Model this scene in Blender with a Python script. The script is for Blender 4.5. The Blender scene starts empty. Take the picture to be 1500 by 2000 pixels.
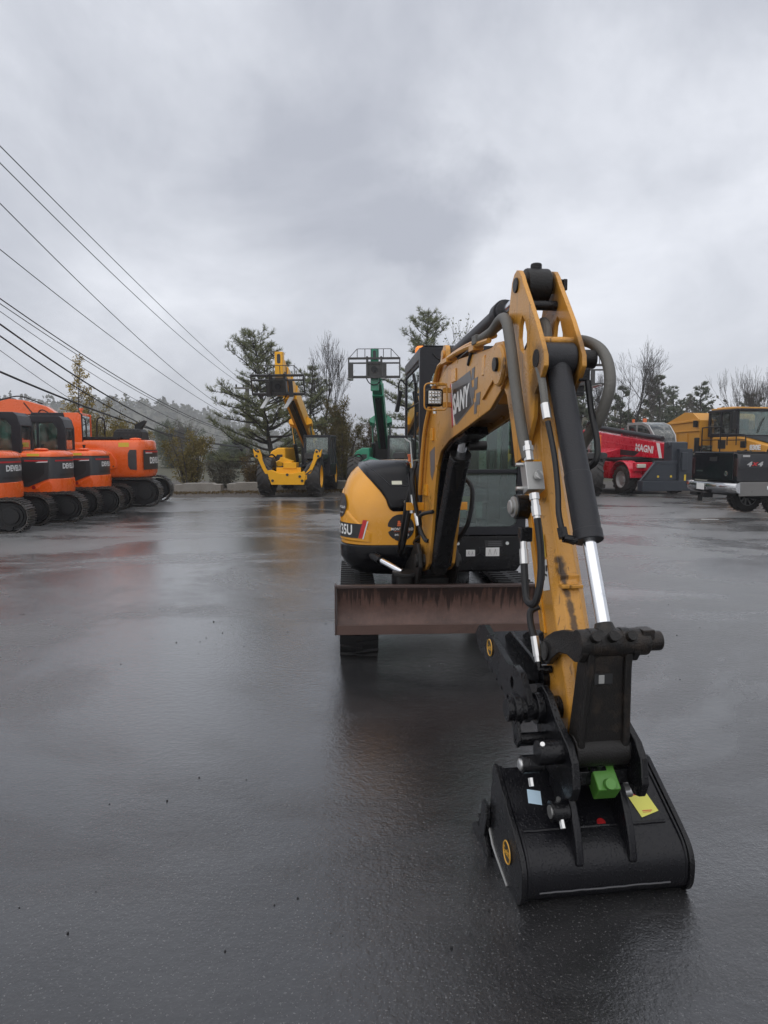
import bpy, bmesh, math, random
import numpy as np
from mathutils import Vector, Matrix, Quaternion, noise
from mathutils.geometry import tessellate_polygon
R = math.radians
scene = bpy.context.scene
COL = scene.collection
random.seed(7)
rng = np.random.default_rng(7)

# ------------------------------------------------------------------ camera
cam_data = bpy.data.cameras.new("camera")
cam = bpy.data.objects.new("camera", cam_data)
COL.objects.link(cam)
cam.location = (0, 0, 1.65)
cam.rotation_euler = (R(90 - 5.14), 0, 0)
cam_data.sensor_fit = 'HORIZONTAL'
cam_data.sensor_width = 36.0
cam_data.lens = 36.0 * 1390 / 1500
cam_data.clip_end = 4000
scene.camera = cam

# ------------------------------------------------------------------ sky
world = bpy.data.worlds.new("World")
scene.world = world
world.use_nodes = True
LOBES = ((17, 20, 17, 0.20), (3.0, 17.0, 5.5, -0.13), (-1, 29, 16, -0.05), (-14, 28, 9, 0.05), (23, 31, 9, -0.10), (-6, 20, 8, -0.06), (25, 15, 8, -0.05))   # azimuth, elevation, radius, amount
SUN_EL, SUN_AZ = 58.0, 205.0            # azimuth from +Y towards +X


def build_sky():
    nt = world.node_tree
    nt.nodes.clear()
    N = nt.nodes.new
    L = nt.links.new
    out = N('ShaderNodeOutputWorld')
    mix = N('ShaderNodeMixShader')
    bg1 = N('ShaderNodeBackground')
    bg2 = N('ShaderNodeBackground')
    sky = N('ShaderNodeTexSky')
    sky.sky_type = 'NISHITA'
    sky.sun_disc = False
    sky.sun_elevation = R(SUN_EL)
    sky.sun_rotation = R(SUN_AZ)
    sky.dust_density = 3.0
    bg1.inputs['Strength'].default_value = 0.06
    L(sky.outputs[0], bg1.inputs['Color'])
    tc = N('ShaderNodeTexCoord')
    sep = N('ShaderNodeSeparateXYZ')
    L(tc.outputs['Generated'], sep.inputs[0])
    # project the direction on a flat cloud deck
    zc = N('ShaderNodeMath'); zc.operation = 'MAXIMUM'; zc.inputs[1].default_value = 0.0
    L(sep.outputs['Z'], zc.inputs[0])
    za = N('ShaderNodeMath'); za.operation = 'ADD'; za.inputs[1].default_value = 0.55
    L(zc.outputs[0], za.inputs[0])
    dx = N('ShaderNodeMath'); dx.operation = 'DIVIDE'
    dy = N('ShaderNodeMath'); dy.operation = 'DIVIDE'
    L(sep.outputs['X'], dx.inputs[0]); L(za.outputs[0], dx.inputs[1])
    L(sep.outputs['Y'], dy.inputs[0]); L(za.outputs[0], dy.inputs[1])
    cmb = N('ShaderNodeCombineXYZ')
    L(dx.outputs[0], cmb.inputs['X']); L(dy.outputs[0], cmb.inputs['Y'])
    n1 = N('ShaderNodeTexNoise')
    n1.inputs['Scale'].default_value = 2.1
    n1.inputs['Detail'].default_value = 7.0
    n1.inputs['Roughness'].default_value = 0.58
    n1.inputs['Distortion'].default_value = 0.45
    mp = N('ShaderNodeMapping')
    mp.inputs['Location'].default_value = (3.25, 0.9, 0.35)
    L(cmb.outputs[0], mp.inputs['Vector'])
    L(mp.outputs[0], n1.inputs['Vector'])
    # broad thin and thick places of the cloud deck
    nrm = N('ShaderNodeVectorMath'); nrm.operation = 'NORMALIZE'
    wn = N('ShaderNodeTexNoise'); wn.inputs['Scale'].default_value = 5.5; wn.inputs['Detail'].default_value = 6.0; wn.inputs['Roughness'].default_value = 0.6
    L(tc.outputs['Generated'], wn.inputs['Vector'])
    wv = N('ShaderNodeVectorMath'); wv.operation = 'MULTIPLY_ADD'; wv.inputs[1].default_value = (0.34, 0.34, 0.26); wv.inputs[2].default_value = (-0.17, -0.17, -0.13)
    L(wn.outputs['Color'], wv.inputs[0])
    wa = N('ShaderNodeVectorMath'); wa.operation = 'ADD'; L(tc.outputs['Generated'], wa.inputs[0]); L(wv.outputs[0], wa.inputs[1])
    L(wa.outputs[0], nrm.inputs[0])
    lobes = None
    for az, el, rad, amp in LOBES:
        d = N('ShaderNodeVectorMath'); d.operation = 'DOT_PRODUCT'
        L(nrm.outputs[0], d.inputs[0])
        az, el = R(az), R(el)
        d.inputs[1].default_value = (math.sin(az) * math.cos(el), math.cos(az) * math.cos(el), math.sin(el))
        gl = N('ShaderNodeMapRange'); gl.interpolation_type = 'SMOOTHSTEP'
        gl.inputs['From Min'].default_value = math.cos(R(rad)); gl.inputs['From Max'].default_value = 1.0
        gl.inputs['To Min'].default_value = 0.0; gl.inputs['To Max'].default_value = amp
        L(d.outputs['Value'], gl.inputs['Value'])
        if lobes is None: lobes = gl
        else:
            q = N('ShaderNodeMath'); q.operation = 'ADD'; L(lobes.outputs[0], q.inputs[0]); L(gl.outputs[0], q.inputs[1]); lobes = q
    gl = lobes
    # paler towards the horizon
    hz = N('ShaderNodeMapRange')
    hz.interpolation_type = 'SMOOTHSTEP'
    hz.inputs['From Min'].default_value = 0.0
    hz.inputs['From Max'].default_value = 0.42
    hz.inputs['To Min'].default_value = 0.14
    hz.inputs['To Max'].default_value = 0.0
    L(sep.outputs['Z'], hz.inputs['Value'])
    zn = N('ShaderNodeMapRange'); zn.interpolation_type = 'SMOOTHSTEP'
    zn.inputs['From Min'].default_value = 0.36; zn.inputs['From Max'].default_value = 0.90; zn.inputs['To Min'].default_value = 0.0; zn.inputs['To Max'].default_value = -0.14
    L(sep.outputs['Z'], zn.inputs['Value'])
    hz2 = N('ShaderNodeMath'); hz2.operation = 'ADD'; L(hz.outputs[0], hz2.inputs[0]); L(zn.outputs[0], hz2.inputs[1]); hz = hz2
    a1 = N('ShaderNodeMath'); a1.operation = 'ADD'
    a2 = N('ShaderNodeMath'); a2.operation = 'ADD'
    L(n1.outputs[0], a1.inputs[0]); L(gl.outputs[0], a1.inputs[1])
    L(a1.outputs[0], a2.inputs[0]); L(hz.outputs[0], a2.inputs[1])
    cr = N('ShaderNodeValToRGB')
    e = cr.color_ramp.elements
    e[0].position = 0.36; e[0].color = (0.36, 0.378, 0.43, 1)
    e[1].position = 0.84; e[1].color = (0.67, 0.69, 0.74, 1)
    m = e.new(0.56); m.color = (0.475, 0.495, 0.545, 1)
    L(a2.outputs[0], cr.inputs[0])
    L(cr.outputs[0], bg2.inputs['Color'])
    bg2.inputs['Strength'].default_value = 1.0
    mix.inputs[0].default_value = 0.94
    L(bg1.outputs[0], mix.inputs[1]); L(bg2.outputs[0], mix.inputs[2])
    L(mix.outputs[0], out.inputs['Surface'])


build_sky()

sun_data = bpy.data.lights.new("sun", 'SUN')
sun_data.energy = 1.4
sun_data.angle = R(120)
sun_data.color = (1.0, 0.97, 0.93)
sun = bpy.data.objects.new("sun", sun_data)
COL.objects.link(sun)
_sd = Vector((math.sin(R(SUN_AZ)) * math.cos(R(SUN_EL)), math.cos(R(SUN_AZ)) * math.cos(R(SUN_EL)), math.sin(R(SUN_EL))))
sun.rotation_euler = _sd.to_track_quat('Z', 'Y').to_euler()

vs = scene.view_settings
vs.view_transform = 'Standard'
vs.look = 'None'
vs.gamma = 1.0
vs.exposure = 0.50
vs.use_curve_mapping = False
scene.render.film_transparent = False
cy = scene.cycles
cy.use_denoising = True
cy.denoising_input_passes = 'RGB_ALBEDO_NORMAL'
cy.denoising_prefilter = 'ACCURATE'
cy.max_bounces = 8
cy.diffuse_bounces = 3
cy.glossy_bounces = 4
cy.transmission_bounces = 4
cy.transparent_max_bounces = 12
cy.volume_bounces = 1
cy.caustics_reflective = False
cy.caustics_refractive = False
cy.sample_clamp_indirect = 6.0

# ------------------------------------------------------------------ geometry helpers
WM = {}          # object name -> world matrix


def frame(loc=(0, 0, 0), yaw=0.0):
    return Matrix.Translation(Vector(loc)) @ Matrix.Rotation(yaw, 4, 'Z')


def wm(o):
    return WM.get(o.name, Matrix()) if o is not None else Matrix()


def tag(o, label=None, cat=None, group=None, kind=None):
    if label: o['label'] = label
    if cat: o['category'] = cat
    if group: o['group'] = group
    if kind: o['kind'] = kind
    return o


def thing(name, label, cat, loc=(0, 0, 0), yaw=0.0, group=None):
    o = bpy.data.objects.new(name, None)
    o.empty_display_size = 0.3
    COL.objects.link(o)
    M = frame(loc, yaw)
    o.matrix_world = M
    WM[o.name] = M
    return tag(o, label, cat, group)


def link(name, me, parent=None, mats=()):
    o = bpy.data.objects.new(name, me)
    COL.objects.link(o)
    for m in mats:
        me.materials.append(m)
    if parent is not None:
        o.parent = parent
    WM[o.name] = wm(parent)
    return o


PL = {'uw': lambda a, b, h: (a, h, b), 'xy': lambda a, b, h: (a, b, h), 'yz': lambda a, b, h: (h, a, b)}


def basis(d, up=None):
    d = Vector(d).normalized()
    up = Vector(up) if up is not None else (Vector((0, 0, 1)) if abs(d.z) < 0.95 else Vector((0, 1, 0)))
    x = up.cross(d)
    if x.length < 1e-6:
        x = Vector((1, 0, 0)).cross(d)
    x.normalize()
    return x, d.cross(x), d


class MB:
    def __init__(s, M=None):
        s.v = []; s.f = []; s.mi = []
        s.M = M if M is not None else Matrix()
        s.cur = 0

    def add(s, vs_, fs_, raw=False):
        o = len(s.v)
        s.v += [s.M @ Vector(p) for p in vs_]
        s.f += [tuple(i + o for i in f) for f in fs_]
        s.mi += [s.cur] * len(fs_)
        return s

    def box(s, c, size, rot=None, taper=1.0):
        hx, hy, hz = [q / 2 for q in size]
        pts = []
        for z in (-1, 1):
            t = taper if z > 0 else 1.0
            for x, y in ((-1, -1), (1, -1), (1, 1), (-1, 1)):
                p = Vector((x * hx * t, y * hy * t, z * hz))
                if rot is not None: p = rot @ p
                pts.append(p + Vector(c))
        return s.add(pts, [(0, 3, 2, 1), (4, 5, 6, 7), (0, 1, 5, 4), (1, 2, 6, 5), (2, 3, 7, 6), (3, 0, 4, 7)])

    def bx(s, x0, x1, y0, y1, z0, z1):
        return s.box(((x0 + x1) / 2, (y0 + y1) / 2, (z0 + z1) / 2), (abs(x1 - x0), abs(y1 - y0), abs(z1 - z0)))

    def bar(s, p0, p1, w, h, up=None):
        p0 = Vector(p0); p1 = Vector(p1)
        x, y, d = basis(p1 - p0, up)
        pts = []
        for p in (p0, p1):
            for a, b in ((-1, -1), (1, -1), (1, 1), (-1, 1)):
                pts.append(p + x * (a * w / 2) + y * (b * h / 2))
        return s.add(pts, [(0, 3, 2, 1), (4, 5, 6, 7), (0, 1, 5, 4), (1, 2, 6, 5), (2, 3, 7, 6), (3, 0, 4, 7)])

    def lathe(s, prof, p, axis, n=20, up=None, caps=True):
        """prof: list of (r, h) along axis from p"""
        x, y, d = basis(axis, up)
        p = Vector(p)
        pts = []; fs = []
        for r, h in prof:
            for k in range(n):
                a = 2 * math.pi * k / n
                pts.append(p + d * h + (x * math.cos(a) + y * math.sin(a)) * r)
        m = len(prof)
        for i in range(m - 1):
            for k in range(n):
                k2 = (k + 1) % n
                fs.append((i * n + k, i * n + k2, (i + 1) * n + k2, (i + 1) * n + k))
        if caps and prof[0][0] > 1e-5: fs.append(tuple(reversed(range(n))))
        if caps and prof[-1][0] > 1e-5: fs.append(tuple((m - 1) * n + k for k in range(n)))
        return s.add(pts, fs)

    def cyl(s, p0, p1, r0, r1=None, n=20):
        p0 = Vector(p0); p1 = Vector(p1)
        return s.lathe([(r0, 0), (r0 if r1 is None else r1, (p1 - p0).length)], p0, p1 - p0, n)

    def sphere(s, c, r, n=14, m=8, sc=(1, 1, 1)):
        pts = []; fs = []
        for i in range(1, m):
            t = math.pi * i / m
            for k in range(n):
                a = 2 * math.pi * k / n
                pts.append((c[0] + r * sc[0] * math.sin(t) * math.cos(a), c[1] + r * sc[1] * math.sin(t) * math.sin(a), c[2] + r * sc[2] * math.cos(t)))
        top = len(pts); pts.append((c[0], c[1], c[2] + r * sc[2])); pts.append((c[0], c[1], c[2] - r * sc[2]))
        for i in range(m - 2):
            for k in range(n):
                k2 = (k + 1) % n
                fs.append((i * n + k, (i + 1) * n + k, (i + 1) * n + k2, i * n + k2))
        for k in range(n):
            k2 = (k + 1) % n
            fs.append((top, k, k2)); fs.append((top + 1, (m - 2) * n + k2, (m - 2) * n + k))
        return s.add(pts, fs)

    def tube(s, pts_, r, n=10, caps=True):
        P = [Vector(p) for p in pts_]
        rr = r if isinstance(r, (list, tuple)) else [r] * len(P)
        ts = []
        for i in range(len(P)):
            a = P[max(i - 1, 0)]; b = P[min(i + 1, len(P) - 1)]
            ts.append((b - a).normalized())
        x, y, _ = basis(ts[0])
        pts = []; fs = []
        for i, p in enumerate(P):
            if i:
                q = ts[i - 1].rotation_difference(ts[i])
                x = q @ x; y = q @ y
            for k in range(n):
                a = 2 * math.pi * k / n
                pts.append(p + (x * math.cos(a) + y * math.sin(a)) * rr[i])
        m = len(P)
        for i in range(m - 1):
            for k in range(n):
                k2 = (k + 1) % n
                fs.append((i * n + k, i * n + k2, (i + 1) * n + k2, (i + 1) * n + k))
        if caps:
            fs.append(tuple(reversed(range(n)))); fs.append(tuple((m - 1) * n + k for k in range(n)))
        return s.add(pts, fs)

    def ext(s, poly, h0, h1, plane='uw', holes=()):
        loops = [list(poly)] + [list(h) for h in holes]
        f3 = PL[plane]
        flat = [p for l in loops for p in l]
        n = len(flat)
        pts = [f3(a, b, h0) for a, b in flat] + [f3(a, b, h1) for a, b in flat]
        tri = tessellate_polygon([[Vector((a, b, 0)) for a, b in l] for l in loops])
        fs = []
        if not holes:
            fs.append(tuple(range(len(poly)))); fs.append(tuple(n + i for i in reversed(range(len(poly)))))
        else:
            for t in tri:
                fs.append(tuple(t)); fs.append(tuple(n + i for i in reversed(t)))
        o = 0
        for l in loops:
            m = len(l)
            for i in range(m):
                j = (i + 1) % m
                fs.append((o + i, o + j, n + o + j, n + o + i))
            o += m
        return s.add(pts, fs)

    def loft(s, rings, closed=True, cap0=True, cap1=True):
        n = len(rings[0]); pts = [p for r in rings for p in r]; fs = []
        for i in range(len(rings) - 1):
            for k in range(n if closed else n - 1):
                k2 = (k + 1) % n
                fs.append((i * n + k, i * n + k2, (i + 1) * n + k2, (i + 1) * n + k))
        if cap0: fs.append(tuple(reversed(range(n))))
        if cap1: fs.append(tuple((len(rings) - 1) * n + k for k in range(n)))
        return s.add(pts, fs)

    def grid(s, fn, nu, nv):
        pts = [fn(i / (nu - 1), j / (nv - 1)) for j in range(nv) for i in range(nu)]
        fs = [(j * nu + i, j * nu + i + 1, (j + 1) * nu + i + 1, (j + 1) * nu + i) for j in range(nv - 1) for i in range(nu - 1)]
        return s.add(pts, fs)

    def build_each(s, name, mat, parent=None, **kw):
        """every connected piece becomes an object of its own"""
        par = list(range(len(s.v)))

        def find(i):
            while par[i] != i:
                par[i] = par[par[i]]; i = par[i]
            return i
        for f in s.f:
            a = find(f[0])
            for j in f[1:]:
                par[find(j)] = a
        groups = {}
        for f in s.f: groups.setdefault(find(f[0]), []).append(f)
        out = []
        for fs in groups.values():
            m = MB(); idx = {}
            for f in fs:
                for i in f:
                    if i not in idx: idx[i] = len(m.v); m.v.append(s.v[i])
                m.f.append(tuple(idx[i] for i in f)); m.mi.append(0)
            out.append(m.build(name, mat, parent, **kw))
        return out

    def build(s, name, mat, parent=None, bevel=0.0, smooth=32.0, label=None, kind=None, recalc=True, seg=2):
        me = bpy.data.meshes.new(name)
        inv = wm(parent).inverted()
        me.from_pydata([inv @ p for p in s.v], [], s.f)
        mats = mat if isinstance(mat, (list, tuple)) else [mat]
        for m in mats: me.materials.append(m)
        if len(mats) > 1:
            me.polygons.foreach_set('material_index', s.mi)
        if recalc:
            bm = bmesh.new(); bm.from_mesh(me)
            bmesh.ops.recalc_face_normals(bm, faces=bm.faces)
            bm.to_mesh(me); bm.free()
        if smooth:
            me.polygons.foreach_set('use_smooth', [True] * len(me.polygons))
            me.set_sharp_from_angle(angle=R(smooth))
        me.update()
        o = link(name, me, parent)
        if bevel > 0:
            b = o.modifiers.new('edge', 'BEVEL')
            b.width = bevel; b.segments = seg; b.limit_method = 'ANGLE'; b.angle_limit = R(35)
            b.harden_normals = True
        if label: o['label'] = label
        if kind: o['kind'] = kind
        return o


def arc(cx, cy, r, a0, a1, n=10):
    return [(cx + r * math.cos(R(a0 + (a1 - a0) * i / n)), cy + r * math.sin(R(a0 + (a1 - a0) * i / n))) for i in range(n + 1)]


def rrect(x0, x1, y0, y1, r, n=5):
    return arc(x1 - r, y0 + r, r, -90, 0, n) + arc(x1 - r, y1 - r, r, 0, 90, n) + arc(x0 + r, y1 - r, r, 90, 180, n) + arc(x0 + r, y0 + r, r, 180, 270, n)


def smooth_path(pts, sub=6):
    """Catmull-Rom through pts"""
    P = [Vector(p) for p in pts]
    P = [P[0] * 2 - P[1]] + P + [P[-1] * 2 - P[-2]]
    out = []
    for i in range(1, len(P) - 2):
        for k in range(sub):
            t = k / sub
            out.append(0.5 * ((2 * P[i]) + (P[i + 1] - P[i - 1]) * t + (2 * P[i - 1] - 5 * P[i] + 4 * P[i + 1] - P[i + 2]) * t * t + (3 * P[i] - P[i - 1] - 3 * P[i + 1] + P[i + 2]) * t ** 3))
    out.append(P[-2])
    return out


def np_mesh(name, verts, faces, mat, parent=None, smooth=False, kind=None):
    """verts Nx3, faces Mx3 or Mx4 numpy"""
    me = bpy.data.meshes.new(name)
    verts = np.asarray(verts, np.float32); faces = np.asarray(faces, np.int32)
    k = faces.shape[1]
    me.vertices.add(len(verts)); me.vertices.foreach_set('co', verts.ravel())
    me.loops.add(faces.size); me.loops.foreach_set('vertex_index', faces.ravel())
    me.polygons.add(len(faces))
    me.polygons.foreach_set('loop_start', np.arange(0, faces.size, k, dtype=np.int32))
    if smooth: me.polygons.foreach_set('use_smooth', np.ones(len(faces), bool))
    me.update(calc_edges=True)
    o = link(name, me, parent, (mat,))
    if kind: o['kind'] = kind
    return o


def text_mesh(txt, size, bold=0.0, extrude=0.001, shear=0.0, sx=1.0, spacing=1.0):
    cu = bpy.data.curves.new('letters', 'FONT')
    cu.body = txt; cu.size = size; cu.offset = bold; cu.extrude = extrude; cu.shear = shear
    cu.align_x = 'CENTER'; cu.align_y = 'CENTER'; cu.space_character = spacing; cu.resolution_u = 3
    o = bpy.data.objects.new('letters', cu)
    COL.objects.link(o)
    dg = bpy.context.evaluated_depsgraph_get()
    me = bpy.data.meshes.new_from_object(o.evaluated_get(dg))
    bpy.data.objects.remove(o); bpy.data.curves.remove(cu)
    if sx != 1.0:
        for v in me.vertices: v.co.x *= sx
    me.name = 'lettering'
    return me


def text(txt, size, M, mat, parent, name='lettering', **kw):
    me = text_mesh(txt, size, **kw)
    me.transform(wm(parent).inverted() @ M)
    me.materials.clear()
    o = link(name, me, parent, (mat,))
    return o


def face_m(origin, right, up):
    r = Vector(right).normalized(); u = Vector(up); n = r.cross(u).normalized(); u = n.cross(r)
    M = Matrix((r, u, n)).transposed().to_4x4(); M.translation = Vector(origin)
    return M


def dup(root, loc=None, yaw=None, label=None, group=None):
    def cp(o, par):
        c = o.copy(); COL.objects.link(c); c.parent = par
        for ch in o.children: cp(ch, c)
        return c
    r = cp(root, None)
    M = frame(loc if loc is not None else root.location, yaw if yaw is not None else root.rotation_euler.z)
    r.matrix_world = M; WM[r.name] = M
    if label: r['label'] = label
    if group: r['group'] = group
    return r
# ------------------------------------------------------------------ materials
def new_mat(name):
    m = bpy.data.materials.new(name); m.use_nodes = True
    nt = m.node_tree; nt.nodes.clear()
    out = nt.nodes.new('ShaderNodeOutputMaterial')
    return m, nt, nt.nodes.new, nt.links.new, out


def c4(c): return (c[0], c[1], c[2], 1.0)


def paint(name, col, rough=0.35, coat=0.0, dirt=0.0, dirt_col=(0.02, 0.017, 0.014), mottle=0.12, drops=0.0, metallic=0.0, scale=1.0,
          streak=0.0, bump=0.0, spec=0.5, ior=1.45):
    m, nt, N, L, out = new_mat(name)
    b = N('ShaderNodeBsdfPrincipled')
    L(b.outputs[0], out.inputs[0])
    b.inputs['Metallic'].default_value = metallic
    b.inputs['Specular IOR Level'].default_value = spec
    b.inputs['Coat Weight'].default_value = coat
    b.inputs['Coat Roughness'].default_value = 0.12
    tc = N('ShaderNodeTexCoord')
    n1 = N('ShaderNodeTexNoise'); n1.inputs['Scale'].default_value = 5.0 * scale; n1.inputs['Detail'].default_value = 6; n1.inputs['Roughness'].default_value = 0.65
    L(tc.outputs['Object'], n1.inputs['Vector'])
    hs = N('ShaderNodeMix'); hs.data_type = 'RGBA'
    hs.inputs[6].default_value = c4([x * (1 - mottle) for x in col])
    hs.inputs[7].default_value = c4([min(1, x * (1 + mottle)) for x in col])
    L(n1.outputs[0], hs.inputs[0])
    colour = hs.outputs[2]
    rr = N('ShaderNodeMapRange'); rr.inputs[3].default_value = max(0.02, rough - 0.12); rr.inputs[4].default_value = min(1, rough + 0.12)
    L(n1.outputs[0], rr.inputs[0])
    L(rr.outputs[0], b.inputs['Roughness'])
    if dirt > 0:
        n2 = N('ShaderNodeTexNoise'); n2.inputs['Scale'].default_value = 22 * scale; n2.inputs['Detail'].default_value = 8; n2.inputs['Roughness'].default_value = 0.72
        n3 = N('ShaderNodeTexNoise'); n3.inputs['Scale'].default_value = 2.3 * scale; n3.inputs['Detail'].default_value = 3
        L(tc.outputs['Object'], n2.inputs['Vector']); L(tc.outputs['Object'], n3.inputs['Vector'])
        ad = N('ShaderNodeMath'); ad.operation = 'ADD'
        L(n2.outputs[0], ad.inputs[0]); L(n3.outputs[0], ad.inputs[1])
        mr = N('ShaderNodeMapRange'); mr.inputs[1].default_value = 1.22 - 0.25 * dirt; mr.inputs[2].default_value = 1.42 - 0.2 * dirt; mr.inputs[4].default_value = min(0.95, 0.35 + dirt)
        L(ad.outputs[0], mr.inputs[0])
        mx = N('ShaderNodeMix'); mx.data_type = 'RGBA'; mx.inputs[7].default_value = c4(dirt_col)
        L(mr.outputs[0], mx.inputs[0]); L(colour, mx.inputs[6])
        colour = mx.outputs[2]
    if streak > 0:
        mp = N('ShaderNodeMapping'); mp.inputs['Scale'].default_value = (30, 30, 1.6)
        n4 = N('ShaderNodeTexNoise'); n4.inputs['Scale'].default_value = 1.0; n4.inputs['Detail'].default_value = 5
        L(tc.outputs['Object'], mp.inputs[0]); L(mp.outputs[0], n4.inputs['Vector'])
        m4 = N('ShaderNodeMapRange'); m4.inputs[1].default_value = 0.56; m4.inputs[2].default_value = 0.72; m4.inputs[4].default_value = streak
        L(n4.outputs[0], m4.inputs[0])
        mx = N('ShaderNodeMix'); mx.data_type = 'RGBA'; mx.inputs[7].default_value = c4(dirt_col)
        L(m4.outputs[0], mx.inputs[0]); L(colour, mx.inputs[6])
        colour = mx.outputs[2]
    L(colour, b.inputs['Base Color'])
    if drops > 0 or bump > 0:
        bp = N('ShaderNodeBump'); bp.inputs['Strength'].default_value = 0.5
        if drops > 0:
            v = N('ShaderNodeTexVoronoi'); v.inputs['Scale'].default_value = 95
            L(tc.outputs['Object'], v.inputs['Vector'])
            vr = N('ShaderNodeMapRange'); vr.inputs[1].default_value = 0.12; vr.inputs[2].default_value = 0.42; vr.inputs[3].default_value = 1; vr.inputs[4].default_value = 0
            L(v.outputs[0], vr.inputs[0]); L(vr.outputs[0], bp.inputs['Height'])
            bp.inputs['Distance'].default_value = 0.004 * drops
        else:
            n5 = N('ShaderNodeTexNoise'); n5.inputs['Scale'].default_value = 160; n5.inputs['Detail'].default_value = 3
            L(tc.outputs['Object'], n5.inputs['Vector']); L(n5.outputs[0], bp.inputs['Height'])
            bp.inputs['Distance'].default_value = 0.004 * bump
        L(bp.outputs[0], b.inputs['Normal'])
    return m


def glass(name, tint=(0.72, 0.80, 0.77), refl=1.0, rough=0.02, film=0.0):
    m, nt, N, L, out = new_mat(name)
    t = N('ShaderNodeBsdfTransparent'); t.inputs[0].default_value = c4(tint)
    g = N('ShaderNodeBsdfGlossy'); g.inputs['Roughness'].default_value = rough; g.inputs[0].default_value = c4((0.9, 0.95, 0.95))
    f = N('ShaderNodeFresnel'); f.inputs['IOR'].default_value = 1.52
    mu = N('ShaderNodeMath'); mu.operation = 'MULTIPLY'; mu.inputs[1].default_value = 1.6 * refl; mu.use_clamp = True
    L(f.outputs[0], mu.inputs[0])
    mx = N('ShaderNodeMixShader'); L(mu.outputs[0], mx.inputs[0]); L(t.outputs[0], mx.inputs[1]); L(g.outputs[0], mx.inputs[2])
    last = mx.outputs[0]
    if film > 0:
        d = N('ShaderNodeBsdfDiffuse'); d.inputs[0].default_value = (0.5, 0.5, 0.47, 1)
        tc = N('ShaderNodeTexCoord'); n = N('ShaderNodeTexNoise'); n.inputs['Scale'].default_value = 6; n.inputs['Detail'].default_value = 6
        L(tc.outputs['Object'], n.inputs['Vector'])
        mr = N('ShaderNodeMapRange'); mr.inputs[1].default_value = 0.4; mr.inputs[2].default_value = 0.75; mr.inputs[4].default_value = film
        L(n.outputs[0], mr.inputs[0])
        m2 = N('ShaderNodeMixShader'); L(mr.outputs[0], m2.inputs[0]); L(last, m2.inputs[1]); L(d.outputs[0], m2.inputs[2])
        last = m2.outputs[0]
    L(last, out.inputs[0])
    return m


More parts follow.
